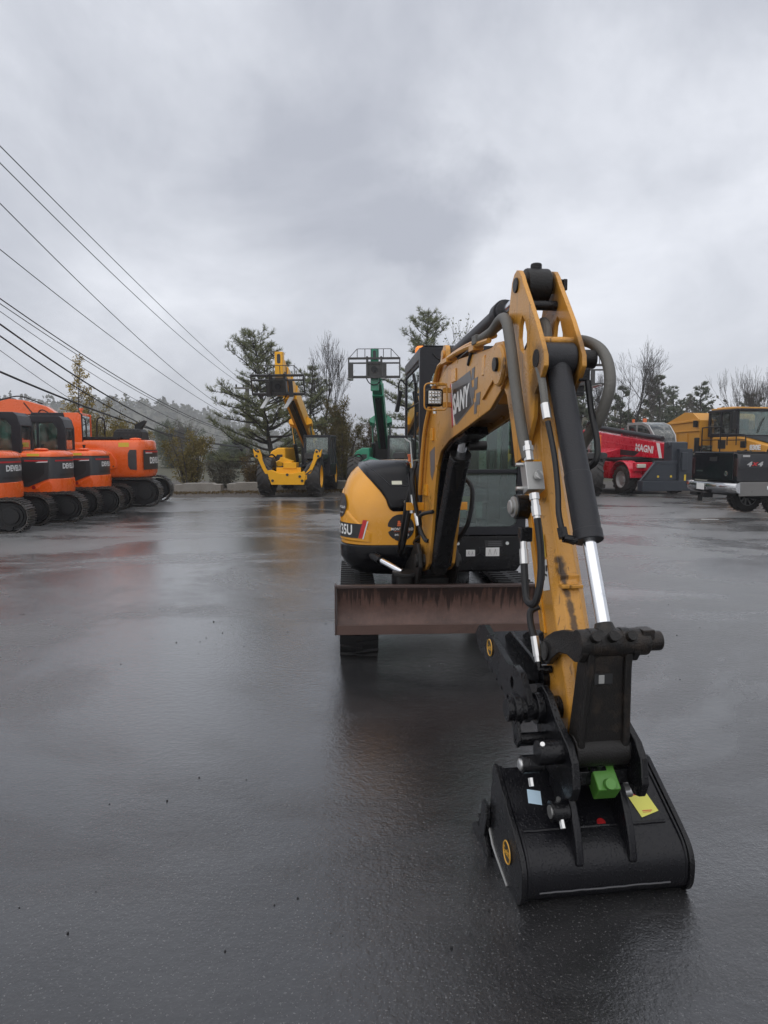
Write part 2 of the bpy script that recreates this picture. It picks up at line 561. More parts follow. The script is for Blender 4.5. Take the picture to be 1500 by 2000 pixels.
def asphalt_mat():
    m, nt, N, L, out = new_mat('wet_asphalt')
    b = N('ShaderNodeBsdfPrincipled'); L(b.outputs[0], out.inputs[0])
    geo = N('ShaderNodeNewGeometry')
    pos = geo.outputs['Position']
    # large patches: how much water stands in the texture
    mp = N('ShaderNodeMapping'); mp.inputs['Scale'].default_value = (0.22, 0.34, 1); L(pos, mp.inputs[0])
    w = N('ShaderNodeTexNoise'); w.inputs['Scale'].default_value = 1.0; w.inputs['Detail'].default_value = 5; w.inputs['Roughness'].default_value = 0.66
    w.inputs['Distortion'].default_value = 0.6
    L(mp.outputs[0], w.inputs['Vector'])
    wet = N('ShaderNodeMapRange'); wet.interpolation_type = 'SMOOTHSTEP'; wet.inputs[1].default_value = 0.36; wet.inputs[2].default_value = 0.60
    # the lane down the middle of the lot holds more water
    sx = N('ShaderNodeSeparateXYZ'); L(pos, sx.inputs[0])
    l1 = N('ShaderNodeMath'); l1.operation = 'ADD'; l1.inputs[1].default_value = 1.6; L(sx.outputs['X'], l1.inputs[0])
    l2 = N('ShaderNodeMath'); l2.operation = 'ABSOLUTE'; L(l1.outputs[0], l2.inputs[0])
    l3 = N('ShaderNodeMapRange'); l3.interpolation_type = 'SMOOTHSTEP'; l3.inputs[1].default_value = 0.0; l3.inputs[2].default_value = 4.0; l3.inputs[3].default_value = 0.05; l3.inputs[4].default_value = -0.02; L(l2.outputs[0], l3.inputs[0])
    l4 = N('ShaderNodeMath'); l4.operation = 'ADD'; L(w.outputs[0], l4.inputs[0]); L(l3.outputs[0], l4.inputs[1])
    L(l4.outputs[0], wet.inputs[0])
    # mid-size mottling
    md = N('ShaderNodeTexNoise'); md.inputs['Scale'].default_value = 3.2; md.inputs['Detail'].default_value = 6; md.inputs['Roughness'].default_value = 0.65
    L(pos, md.inputs['Vector'])
    # aggregate grain
    v = N('ShaderNodeTexVoronoi'); v.inputs['Scale'].default_value = 85; L(pos, v.inputs['Vector'])
    g = N('ShaderNodeTexNoise'); g.inputs['Scale'].default_value = 78; g.inputs['Detail'].default_value = 4; g.inputs['Roughness'].default_value = 0.6; L(pos, g.inputs['Vector'])
    g2 = N('ShaderNodeTexNoise'); g2.inputs['Scale'].default_value = 24; g2.inputs['Detail'].default_value = 2; L(pos, g2.inputs['Vector'])
    col = N('ShaderNodeMix'); col.data_type = 'RGBA'
    col.inputs[6].default_value = (0.002, 0.0022, 0.003, 1); col.inputs[7].default_value = (0.014, 0.014, 0.0155, 1)
    sm = N('ShaderNodeMath'); sm.operation = 'MULTIPLY_ADD'; sm.inputs[1].default_value = 0.6; L(g.outputs[0], sm.inputs[0])
    mm = N('ShaderNodeMath'); mm.operation = 'MULTIPLY'; mm.inputs[1].default_value = 0.45; L(md.outputs[0], mm.inputs[0]); L(mm.outputs[0], sm.inputs[2])
    L(sm.outputs[0], col.inputs[0])
    # a few pale scuffs
    sc = N('ShaderNodeTexNoise'); sc.inputs['Scale'].default_value = 1.7; sc.inputs['Detail'].default_value = 7; sc.inputs['Roughness'].default_value = 0.7; L(pos, sc.inputs['Vector'])
    scr = N('ShaderNodeMapRange'); scr.inputs[1].default_value = 0.655; scr.inputs[2].default_value = 0.74; scr.inputs[4].default_value = 0.45; L(sc.outputs[0], scr.inputs[0])
    col2 = N('ShaderNodeMix'); col2.data_type = 'RGBA'; col2.inputs[7].default_value = (0.16, 0.155, 0.15, 1)
    L(scr.outputs[0], col2.inputs[0]); L(col.outputs[2], col2.inputs[6])
    pm_ = N('ShaderNodeMapping'); pm_.inputs['Scale'].default_value = (0.20, 0.26, 1); pm_.inputs['Location'].default_value = (2.6, 0.3, 0); L(pos, pm_.inputs[0])
    pn = N('ShaderNodeTexNoise'); pn.inputs['Scale'].default_value = 1.0; pn.inputs['Detail'].default_value = 9; pn.inputs['Roughness'].default_value = 0.68; L(pm_.outputs[0], pn.inputs['Vector'])
    pr = N('ShaderNodeMapRange'); pr.interpolation_type = 'SMOOTHSTEP'; pr.inputs[1].default_value = 0.42; pr.inputs[2].default_value = 0.66; pr.inputs[4].default_value = 0.28; L(pn.outputs[0], pr.inputs[0])
    col4 = N('ShaderNodeMix'); col4.data_type = 'RGBA'; col4.inputs[7].default_value = (0.082, 0.080, 0.080, 1)
    L(pr.outputs[0], col4.inputs[0]); L(col2.outputs[2], col4.inputs[6]); col2 = col4
    sk = N('ShaderNodeTexNoise'); sk.inputs['Scale'].default_value = 105; sk.inputs['Detail'].default_value = 3; L(pos, sk.inputs['Vector'])
    skr = N('ShaderNodeMapRange'); skr.inputs[1].default_value = 0.60; skr.inputs[2].default_value = 0.70; skr.inputs[4].default_value = 0.55; L(sk.outputs[0], skr.inputs[0])
    col3 = N('ShaderNodeMix'); col3.data_type = 'RGBA'; col3.inputs[7].default_value = (0.15, 0.148, 0.145, 1)
    L(skr.outputs[0], col3.inputs[0]); L(col2.outputs[2], col3.inputs[6]); L(col3.outputs[2], b.inputs['Base Color'])
    # roughness
    rg = N('ShaderNodeMapRange'); rg.inputs[3].default_value = 0.36; rg.inputs[4].default_value = 0.13; L(wet.outputs[0], rg.inputs[0])
    ra = N('ShaderNodeMath'); ra.operation = 'MULTIPLY_ADD'; ra.inputs[1].default_value = 0.16; ra.use_clamp = True
    L(md.outputs[0], ra.inputs[0]); L(rg.outputs[0], ra.inputs[2])
    rs = N('ShaderNodeMath'); rs.operation = 'SUBTRACT'; rs.inputs[1].default_value = 0.06; rs.use_clamp = True
    L(ra.outputs[0], rs.inputs[0])
    L(rs.outputs[0], b.inputs['Roughness'])
    b.inputs['IOR'].default_value = 1.45
    # bump
    h = N('ShaderNodeMath'); h.operation = 'MULTIPLY_ADD'; h.inputs[1].default_value = 0.75
    L(v.outputs[0], h.inputs[0]); L(g.outputs[0], h.inputs[2])
    h2 = N('ShaderNodeMath'); h2.operation = 'MULTIPLY_ADD'; h2.inputs[1].default_value = 1.1
    L(g2.outputs[0], h2.inputs[0]); L(h.outputs[0], h2.inputs[2])
    bst = N('ShaderNodeMapRange'); bst.inputs[3].default_value = 0.9; bst.inputs[4].default_value = 0.42; L(wet.outputs[0], bst.inputs[0])
    bp = N('ShaderNodeBump'); bp.inputs['Distance'].default_value = 0.0010
    L(bst.outputs[0], bp.inputs['Strength']); L(h2.outputs[0], bp.inputs['Height'])
    L(bp.outputs[0], b.inputs['Normal'])
    # film of rain water over the stone: smoother, gently rippled
    cw = N('ShaderNodeMapRange'); cw.inputs[3].default_value = 0.62; cw.inputs[4].default_value = 1.0; L(wet.outputs[0], cw.inputs[0])
    L(cw.outputs[0], b.inputs['Coat Weight'])
    cr_ = N('ShaderNodeMapRange'); cr_.inputs[3].default_value = 0.27; cr_.inputs[4].default_value = 0.08; L(wet.outputs[0], cr_.inputs[0])
    L(cr_.outputs[0], b.inputs['Coat Roughness'])
    b.inputs['Coat IOR'].default_value = 1.62
    shw = N('ShaderNodeMapRange'); shw.inputs[3].default_value = 0.42; shw.inputs[4].default_value = 0.06; L(wet.outputs[0], shw.inputs[0]); L(shw.outputs[0], b.inputs['Sheen Weight'])
    b.inputs['Sheen Roughness'].default_value = 0.32
    fh = N('ShaderNodeMath'); fh.operation = 'MULTIPLY_ADD'; fh.inputs[1].default_value = 0.9
    L(g.outputs[0], fh.inputs[0]); L(g2.outputs[0], fh.inputs[2])
    b2 = N('ShaderNodeBump'); b2.inputs['Distance'].default_value = 0.0052
    bs2 = N('ShaderNodeMapRange'); bs2.inputs[3].default_value = 1.0; bs2.inputs[4].default_value = 0.38; L(wet.outputs[0], bs2.inputs[0])
    L(bs2.outputs[0], b2.inputs['Strength']); L(fh.outputs[0], b2.inputs['Height'])
    L(b2.outputs[0], b.inputs['Coat Normal']); L(b2.outputs[0], b.inputs['Normal'])
    return m


def ground_mat(name, c0, c1, c2, scale=1.0, bump=0.03):
    m, nt, N, L, out = new_mat(name)
    b = N('ShaderNodeBsdfPrincipled'); L(b.outputs[0], out.inputs[0])
    geo = N('ShaderNodeNewGeometry')
    n1 = N('ShaderNodeTexNoise'); n1.inputs['Scale'].default_value = 0.5 * scale; n1.inputs['Detail'].default_value = 8; n1.inputs['Roughness'].default_value = 0.7
    n2 = N('ShaderNodeTexNoise'); n2.inputs['Scale'].default_value = 14 * scale; n2.inputs['Detail'].default_value = 4
    L(geo.outputs['Position'], n1.inputs['Vector']); L(geo.outputs['Position'], n2.inputs['Vector'])
    cr = N('ShaderNodeValToRGB'); e = cr.color_ramp.elements
    e[0].position = 0.36; e[0].color = c4(c0); e[1].position = 0.66; e[1].color = c4(c2); k = e.new(0.5); k.color = c4(c1)
    ad = N('ShaderNodeMath'); ad.operation = 'MULTIPLY_ADD'; ad.inputs[1].default_value = 0.5
    su = N('ShaderNodeMath'); su.operation = 'MULTIPLY'; su.inputs[1].default_value = 0.5
    L(n2.outputs[0], ad.inputs[0]); L(n1.outputs[0], su.inputs[0]); L(su.outputs[0], ad.inputs[2])
    L(ad.outputs[0], cr.inputs[0]); L(cr.outputs[0], b.inputs['Base Color'])
    b.inputs['Roughness'].default_value = 0.75
    bp = N('ShaderNodeBump'); bp.inputs['Distance'].default_value = bump; L(n2.outputs[0], bp.inputs['Height']); L(bp.outputs[0], b.inputs['Normal'])
    return m


def leaf_mat(name, c0, c1, trans=0.25):
    m, nt, N, L, out = new_mat(name)
    geo = N('ShaderNodeNewGeometry')
    mx = N('ShaderNodeMix'); mx.data_type = 'RGBA'; mx.inputs[6].default_value = c4(c0); mx.inputs[7].default_value = c4(c1)
    L(geo.outputs['Random Per Island'], mx.inputs[0])
    d = N('ShaderNodeBsdfDiffuse'); t = N('ShaderNodeBsdfTranslucent')
    L(mx.outputs[2], d.inputs[0]); L(mx.outputs[2], t.inputs[0])
    s = N('ShaderNodeMixShader'); s.inputs[0].default_value = trans
    L(d.outputs[0], s.inputs[1]); L(t.outputs[0], s.inputs[2]); L(s.outputs[0], out.inputs[0])
    return m


def lamp_mat(name, col, strength):
    m, nt, N, L, out = new_mat(name)
    b = N('ShaderNodeBsdfPrincipled'); b.inputs['Base Color'].default_value = c4(col); b.inputs['Roughness'].default_value = 0.15
    b.inputs['Emission Color'].default_value = c4(col); b.inputs['Emission Strength'].default_value = strength
    L(b.outputs[0], out.inputs[0])
    return m


def blade_mat():
    """rusty, rain-streaked dozer blade"""
    m, nt, N, L, out = new_mat('rusty_steel')
    b = N('ShaderNodeBsdfPrincipled'); L(b.outputs[0], out.inputs[0])
    tc = N('ShaderNodeTexCoord')
    sp = N('ShaderNodeSeparateXYZ'); L(tc.outputs['Object'], sp.inputs[0])
    n1 = N('ShaderNodeTexNoise'); n1.inputs['Scale'].default_value = 4; n1.inputs['Detail'].default_value = 8; n1.inputs['Roughness'].default_value = 0.7
    L(tc.outputs['Object'], n1.inputs['Vector'])
    cr = N('ShaderNodeValToRGB'); e = cr.color_ramp.elements
    e[0].position = 0.3; e[0].color = (0.055, 0.030, 0.024, 1); e[1].position = 0.72; e[1].color = (0.15, 0.083, 0.065, 1)
    L(n1.outputs[0], cr.inputs[0])
    # dark wet streaks that start at the top edge and run out at different heights
    mp = N('ShaderNodeMapping'); mp.inputs['Scale'].default_value = (42, 3, 2.2); L(tc.outputs['Object'], mp.inputs[0])
    n2 = N('ShaderNodeTexNoise'); n2.inputs['Scale'].default_value = 1; n2.inputs['Detail'].default_value = 5; n2.inputs['Distortion'].default_value = 0.4; L(mp.outputs[0], n2.inputs['Vector'])
    hz = N('ShaderNodeMapRange'); hz.inputs[1].default_value = 0.40; hz.inputs[2].default_value = 0.62; hz.inputs[3].default_value = -0.22; hz.inputs[4].default_value = 0.16
    L(sp.outputs['Z'], hz.inputs[0])
    ad = N('ShaderNodeMath'); ad.operation = 'ADD'; L(n2.outputs[0], ad.inputs[0]); L(hz.outputs[0], ad.inputs[1])
    st = N('ShaderNodeMapRange'); st.inputs[1].default_value = 0.47; st.inputs[2].default_value = 0.54; st.inputs[4].default_value = 0.72; L(ad.outputs[0], st.inputs[0])
    mx = N('ShaderNodeMix'); mx.data_type = 'RGBA'; mx.inputs[7].default_value = (0.012, 0.008, 0.008, 1)
    L(st.outputs[0], mx.inputs[0]); L(cr.outputs[0], mx.inputs[6])
    # orange specks of fresh rust
    n3 = N('ShaderNodeTexNoise'); n3.inputs['Scale'].default_value = 60; n3.inputs['Detail'].default_value = 4; L(tc.outputs['Object'], n3.inputs['Vector'])
    s3 = N('ShaderNodeMapRange'); s3.inputs[1].default_value = 0.62; s3.inputs[2].default_value = 0.72; s3.inputs[4].default_value = 0.5; L(n3.outputs[0], s3.inputs[0])
    mx2 = N('ShaderNodeMix'); mx2.data_type = 'RGBA'; mx2.inputs[7].default_value = (0.16, 0.07, 0.03, 1)
    L(s3.outputs[0], mx2.inputs[0]); L(mx.outputs[2], mx2.inputs[6]); L(mx2.outputs[2], b.inputs['Base Color'])
    rr = N('ShaderNodeMapRange'); rr.inputs[3].default_value = 0.5; rr.inputs[4].default_value = 0.22; L(st.outputs[0], rr.inputs[0]); L(rr.outputs[0], b.inputs['Roughness'])
    bp = N('ShaderNodeBump'); bp.inputs['Distance'].default_value = 0.003; L(n1.outputs[0], bp.inputs['Height']); L(bp.outputs[0], b.inputs['Normal'])
    return m


ROOT_M = frame((0.41, 6.55, 0), R(3))
_A = R(8)
ARM_M = Matrix((Vector((math.sin(_A), -math.cos(_A), 0)), Vector((math.cos(_A), math.sin(_A), 0)), Vector((0, 0, 1)))).transposed().to_4x4()
ARM_M.translation = Vector((0.3855, 5.5, 0))


def _st(u, v, w): return tuple(ROOT_M.inverted() @ ARM_M @ Vector((u, v, w)))


STAINS = [(_st(2.63, -0.030, 1.19), _st(2.66, -0.024, 1.12), 0.019, 0.95), (_st(2.67, -0.022, 1.10), _st(2.75, -0.006, 0.93), 0.013, 0.85),
          (_st(2.50, -0.09, 2.02), _st(2.47, -0.09, 1.90), 0.060, 0.75), (_st(2.50, 0.09, 2.05), _st(2.47, 0.09, 1.90), 0.070, 0.8),
          (_st(2.21, 0.075, 2.40), _st(2.27, 0.075, 2.30), 0.050, 0.6), (_st(2.14, -0.11, 2.00), _st(2.16, -0.10, 1.85), 0.060, 0.6),
          (_st(2.30, 0.0, 1.75), _st(2.36, 0.0, 1.62), 0.050, 0.5), (_st(2.80, 0.0, 0.72), _st(2.80, 0.02, 0.58), 0.070, 0.5),
          (_st(0.95, -0.02, 1.74), _st(0.60, 0.0, 1.60), 0.10, 0.85), (_st(0.30, -0.1, 0.85), _st(0.10, -0.1, 0.80), 0.08, 0.6),
          (_st(1.35, 0.0, 1.80), _st(1.05, 0.0, 1.75), 0.07, 0.6)]


def arm_mat():
    """excavator yellow on the arm: scratched, with black grease runs along its length"""
    m = paint('arm_yellow', (0.58, 0.275, 0.042), rough=0.30, coat=0.15, dirt=0.30, dirt_col=(0.03, 0.018, 0.010), mottle=0.16, drops=0.5, scale=1.3, spec=0.4)
    nt = m.node_tree; N = nt.nodes.new; L = nt.links.new
    b = [n for n in nt.nodes if n.type == 'BSDF_PRINCIPLED'][0]
    src = b.inputs['Base Color'].links[0].from_socket
    tc = N('ShaderNodeTexCoord')
    mp = N('ShaderNodeMapping'); mp.inputs['Scale'].default_value = (48, 48, 1.1); L(tc.outputs['Object'], mp.inputs[0])
    n = N('ShaderNodeTexNoise'); n.inputs['Scale'].default_value = 1; n.inputs['Detail'].default_value = 4; n.inputs['Distortion'].default_value = 0.8; L(mp.outputs[0], n.inputs['Vector'])
    r = N('ShaderNodeMapRange'); r.inputs[1].default_value = 0.63; r.inputs[2].default_value = 0.73; r.inputs[4].default_value = 0.8; L(n.outputs[0], r.inputs[0])
    mx = N('ShaderNodeMix'); mx.data_type = 'RGBA'; mx.inputs[7].default_value = (0.06, 0.03, 0.014, 1)
    L(r.outputs[0], mx.inputs[0]); L(src, mx.inputs[6])
    last = mx.outputs[2]
    # grease stains: soft capsules a-b in the machine's own coordinates
    nz = N('ShaderNodeTexNoise'); nz.inputs['Scale'].default_value = 34; nz.inputs['Detail'].default_value = 5; L(tc.outputs['Object'], nz.inputs['Vector'])
    nm = N('ShaderNodeMath'); nm.operation = 'MULTIPLY_ADD'; nm.inputs[1].default_value = 0.045; nm.inputs[2].default_value = -0.0225; L(nz.outputs[0], nm.inputs[0])
    for a, c, rad, amt in STAINS:
        sub = N('ShaderNodeVectorMath'); sub.operation = 'SUBTRACT'; sub.inputs[1].default_value = a; L(tc.outputs['Object'], sub.inputs[0])
        ab = Vector(c) - Vector(a)
        dt = N('ShaderNodeVectorMath'); dt.operation = 'DOT_PRODUCT'; dt.inputs[1].default_value = ab / max(1e-6, ab.length_squared); L(sub.outputs[0], dt.inputs[0])
        cl = N('ShaderNodeClamp'); L(dt.outputs['Value'], cl.inputs[0])
        sc = N('ShaderNodeVectorMath'); sc.operation = 'SCALE'; sc.inputs[0].default_value = ab; L(cl.outputs[0], sc.inputs['Scale'])
        df = N('ShaderNodeVectorMath'); df.operation = 'DISTANCE'; L(sub.outputs[0], df.inputs[0]); L(sc.outputs[0], df.inputs[1])
        ds = N('ShaderNodeMath'); ds.operation = 'ADD'; L(df.outputs['Value'], ds.inputs[0]); L(nm.outputs[0], ds.inputs[1])
        rr = N('ShaderNodeMapRange'); rr.interpolation_type = 'SMOOTHSTEP'; rr.inputs[1].default_value = rad * 0.35; rr.inputs[2].default_value = rad * 1.5; rr.inputs[3].default_value = amt; rr.inputs[4].default_value = 0.0
        L(ds.outputs[0], rr.inputs[0])
        m2 = N('ShaderNodeMix'); m2.data_type = 'RGBA'; m2.inputs[7].default_value = (0.020, 0.012, 0.009, 1); L(rr.outputs[0], m2.inputs[0]); L(last, m2.inputs[6]); last = m2.outputs[2]
    L(last, b.inputs['Base Color'])
    return m


MT = {}
MT['yellow'] = paint('excavator_yellow', (0.68, 0.30, 0.016), rough=0.24, coat=0.1, dirt=0.03, mottle=0.06, drops=0.25)
MT['arm'] = arm_mat()
MT['black'] = paint('black_paint', (0.005, 0.005, 0.0062), rough=0.27, mottle=0.3, drops=0.6, dirt=0.05, dirt_col=(0.05, 0.045, 0.04), spec=0.3)
MT['blackgloss'] = paint('black_gloss', (0.004, 0.004, 0.0055), rough=0.18, mottle=0.2, drops=0.25, spec=0.2)
MT['bucket'] = paint('bucket_black', (0.0065, 0.0065, 0.0085), rough=0.30, mottle=0.3, drops=0.5, spec=0.28, dirt=0.04, dirt_col=(0.05, 0.048, 0.045))
MT['blackmatt'] = paint('black_matt', (0.011, 0.011, 0.012), rough=0.55, mottle=0.3, bump=0.4, spec=0.3)
MT['cab'] = paint('cab_black', (0.014, 0.0145, 0.019), rough=0.36, mottle=0.15, drops=0.3, spec=0.3)
MT['grease'] = paint('greasy_steel', (0.010, 0.009, 0.0085), rough=0.38, mottle=0.4, dirt=0.3, dirt_col=(0.055, 0.04, 0.03), bump=1.5, spec=0.3)
MT['cylgrey'] = paint('cylinder_grey', (0.022, 0.0225, 0.026), rough=0.45, mottle=0.25, dirt=0.12, dirt_col=(0.13, 0.10, 0.075), bump=0.8, spec=0.3)
MT['chrome'] = paint('chrome', (0.78, 0.79, 0.81), rough=0.16, metallic=1.0, mottle=0.08, dirt=0.02)
MT['zinc'] = paint('zinc', (0.62, 0.62, 0.61), rough=0.32, metallic=0.9, mottle=0.2, dirt=0.08)
MT['alu'] = paint('cast_alloy', (0.42, 0.42, 0.41), rough=0.42, metallic=0.6, mottle=0.2, dirt=0.1)
MT['rubber'] = paint('rubber', (0.016, 0.016, 0.017), rough=0.55, mottle=0.4, bump=1.0, dirt=0.12, dirt_col=(0.06, 0.052, 0.045), spec=0.3)
MT['hose'] = paint('hose_rubber', (0.014, 0.014, 0.015), rough=0.40, mottle=0.3, spec=0.3)
MT['sleeve'] = paint('hose_sleeve', (0.12, 0.116, 0.105), rough=0.6, mottle=0.35, bump=1.6, dirt=0.15)
MT['blade'] = blade_mat()
MT['white'] = paint('white_print', (0.75, 0.75, 0.74), rough=0.4, mottle=0.04)
MT['red'] = paint('red_print', (0.50, 0.018, 0.022), rough=0.4, mottle=0.06)
MT['greyp'] = paint('grey_print', (0.13, 0.13, 0.135), rough=0.4, mottle=0.1)
MT['blackp'] = paint('black_print', (0.016, 0.016, 0.017), rough=0.4, mottle=0.1)
MT['orangep'] = paint('orange_print', (0.75, 0.16, 0.05), rough=0.45, mottle=0.1)
MT['yellowp'] = paint('yellow_print', (0.72, 0.50, 0.04), rough=0.4, mottle=0.08)
MT['ylabel'] = paint('yellow_label', (0.62, 0.60, 0.10), rough=0.4, mottle=0.1)
MT['blabel'] = paint('pale_blue_label', (0.50, 0.66, 0.78), rough=0.4, mottle=0.1)
MT['green'] = paint('lock_green', (0.075, 0.22, 0.035), rough=0.4, mottle=0.15, dirt=0.1)
MT['amber'] = lamp_mat('amber_lens', (0.95, 0.24, 0.01), 0.35)
MT['lens'] = paint('lamp_lens', (0.62, 0.60, 0.52), rough=0.15, mottle=0.1)
MT['glass'] = glass('cab_glass', (0.80, 0.92, 0.87), 1.2, film=0.04)
MT['glassbg'] = glass('machine_glass', (0.55, 0.66, 0.63), 1.5, film=0.22)
MT['glassdk'] = glass('dark_cab_glass', (0.55, 0.66, 0.62), 1.3, film=0.025)
MT['seat'] = paint('seat_fabric', (0.018, 0.018, 0.020), rough=0.85, mottle=0.2)
MT['interior'] = paint('interior_grey', (0.06, 0.065, 0.07), rough=0.6, mottle=0.1)
# ------------------------------------------------------------------ ground
MT['asphalt'] = asphalt_mat()
MT['soil'] = ground_mat('gravel_soil', (0.035, 0.030, 0.027), (0.075, 0.066, 0.058), (0.13, 0.115, 0.10), 1.0, 0.03)
MT['field'] = ground_mat('rough_field', (0.030, 0.032, 0.016), (0.060, 0.058, 0.030), (0.09, 0.075, 0.045), 0.6, 0.05)


def build_ground():
    g = MB(); g.add([(-880, -880, -0.03), (880, -880, -0.03), (880, 880, -0.03), (-880, 880, -0.03)], [(0, 1, 2, 3)])
    tag(g.build('ground', MT['field'], smooth=0, recalc=False), kind='structure')
    # gravel strip round the lot, uneven edge
    def edge(x, base, amp, sd):
        return base + amp * noise.noise(Vector((x * 0.35, sd, 0))) + amp * 0.4 * noise.noise(Vector((x * 1.3, sd, 4)))
    xs = [-60 + i * 0.75 for i in range(181)]
    far = [(x, edge(x, 36.0, 1.5, 3.0), -0.015) for x in xs]
    near = [(x, -30.0, -0.015) for x in xs]
    n = len(xs)
    g = MB(); g.add(near + far, [(i, i + 1, n + i + 1, n + i) for i in range(n - 1)])
    tag(g.build('gravel_verge', MT['soil'], smooth=0, recalc=False), kind='structure')
    far = [(x, edge(x, 23.9 + (1.6 if x > 2 else 1.6 / (1 + math.exp(-(x - 1) * 1.5))), 0.35, 9.0), 0.0) for x in xs]
    near = [(x, -30.0, 0.0) for x in xs]
    g = MB(); g.add(near + far, [(i, i + 1, n + i + 1, n + i) for i in range(n - 1)])
    tag(g.build('asphalt_lot', MT['asphalt'], smooth=0, recalc=False), kind='structure')
    # scatter of loose stones lying on the asphalt
    r = random.Random(5)
    g = MB()
    spots = []
    for i in range(190):
        y = 2.2 + 20 * r.random() ** 1.25
        x = r.uniform(-0.62, 0.62) * y - 0.12 * y
        spots.append((x, y))
    for k in range(13):
        spots.append((-1.4 + r.gauss(0, 0.28), 6.1 + r.gauss(0, 0.35)))
    for x, y in spots:
        s = r.uniform(0.0016, 0.0052) * (1.0 + 0.05 * y) * (1.5 if r.random() < 0.08 else 1.0)
        ring0 = [(x + s * r.uniform(.8, 1.1) * math.cos(a), y + s * r.uniform(.8, 1.1) * math.sin(a), 0.001) for a in np.linspace(0, 6.283, 7)[:-1]]
        ring1 = [(x + (p[0] - x) * r.uniform(.5, .8), y + (p[1] - y) * r.uniform(.5, .8), s * r.uniform(.8, 1.3)) for p in ring0]
        g.loft([ring0, ring1], cap0=False)
    tag(g.build('loose_gravel', MT['blackmatt'], smooth=0), kind='stuff')
    # painted bay mark at the right, small white mark by the pickup
    g = MB(); g.bx(8.3, 13.5, 14.25, 14.38, 0.003, 0.004)
    tag(g.build('painted_line', paint('line_orange', (0.55, 0.25, 0.05), rough=0.5, dirt=0.25)), kind='structure')
    g = MB(); g.bx(7.35, 7.75, 16.35, 16.46, 0.003, 0.004)
    tag(g.build('painted_mark', paint('mark_white', (0.55, 0.55, 0.54), rough=0.5, dirt=0.3)), kind='structure')


build_ground()
# ------------------------------------------------------------------ mini excavator
def rubber_track(x0, x1, yf, yb, z0, z1, M, root):
    """loop in the y-z plane from yf (front) to yb (back)"""
    r = (z1 - z0) / 2
    cz = (z0 + z1) / 2
    path = []          # (y, z, tangent angle) uniform steps
    Ls = (yb - r) - (yf + r)
    per = 2 * Ls + 2 * math.pi * r

    def at(d, off):
        d = d % per
        if d < Ls: return (yf + r + d, z1 + off, 0.0)
        d -= Ls
        if d < math.pi * r:
            a = math.pi / 2 - d / r
            return (yb - r + (r + off) * math.cos(a), cz + (r + off) * math.sin(a), a - math.pi / 2)
        d -= math.pi * r
        if d < Ls: return (yb - r - d, z0 - off, math.pi)
        d -= Ls
        a = -math.pi / 2 - d / r
        return (yf + r + (r + off) * math.cos(a), cz + (r + off) * math.sin(a), a - math.pi / 2)
    n = 90
    b = MB(M)
    rings = []
    for i in range(n):
        d = per * i / n
        o = at(d, -0.018); q = at(d, -0.045)
        rings.append([(x0, o[0], o[1]), (x1, o[0], o[1]), (x1, q[0], q[1]), (x0, q[0], q[1])])
    rings.append(rings[0])
    b.loft(rings, cap0=False, cap1=False)
    # moulded lugs: two offset rows of slanted bars
    pitch = per / 44
    mid = (x0 + x1) / 2
    for i in range(44):
        for side in (0, 1):
            d0 = pitch * (i + (0.5 if side else 0.0))
            xa, xb = (x0, mid + 0.025) if side == 0 else (mid - 0.025, x1)
            xin = xb if side == 0 else xa
            lo = []; hi = []
            for (xx, sl) in ((xa, 0.03 if side == 0 else 0.0), (xb, 0.0 if side == 0 else 0.03)):
                for dd in (-0.016, 0.016):
                    p = at(d0 + dd * 1.25 + sl, -0.022); t = at(d0 + dd + sl, 0.0)
                    lo.append((xx, p[0], p[1])); hi.append((xx, t[0], t[1]))
            b.add(lo + hi, [(0, 1, 3, 2), (4, 6, 7, 5), (0, 4, 5, 1), (1, 5, 7, 3), (3, 7, 6, 2), (2, 6, 4, 0)])
    o = b.build('track', MT['rubber'], root, smooth=30)
    fr = MB(M)
    fr.bx(x0 + 0.05, x1 - 0.05, yf + 0.25, yb - 0.25, cz - 0.06, cz + 0.09)
    for yy in (yf + r, yb - r):
        fr.cyl((x0 + 0.04, yy, cz), (x1 - 0.04, yy, cz), r - 0.05, n=24)
    for k in range(4):
        yy = yf + r + 0.1 + k * (Ls - 0.2) / 3
        fr.cyl((x0 + 0.03, yy, z0 + 0.10), (x1 - 0.03, yy, z0 + 0.10), 0.055, n=14)
    fr.build('track_frame', MT['blackmatt'], o, bevel=0.006)
    return o


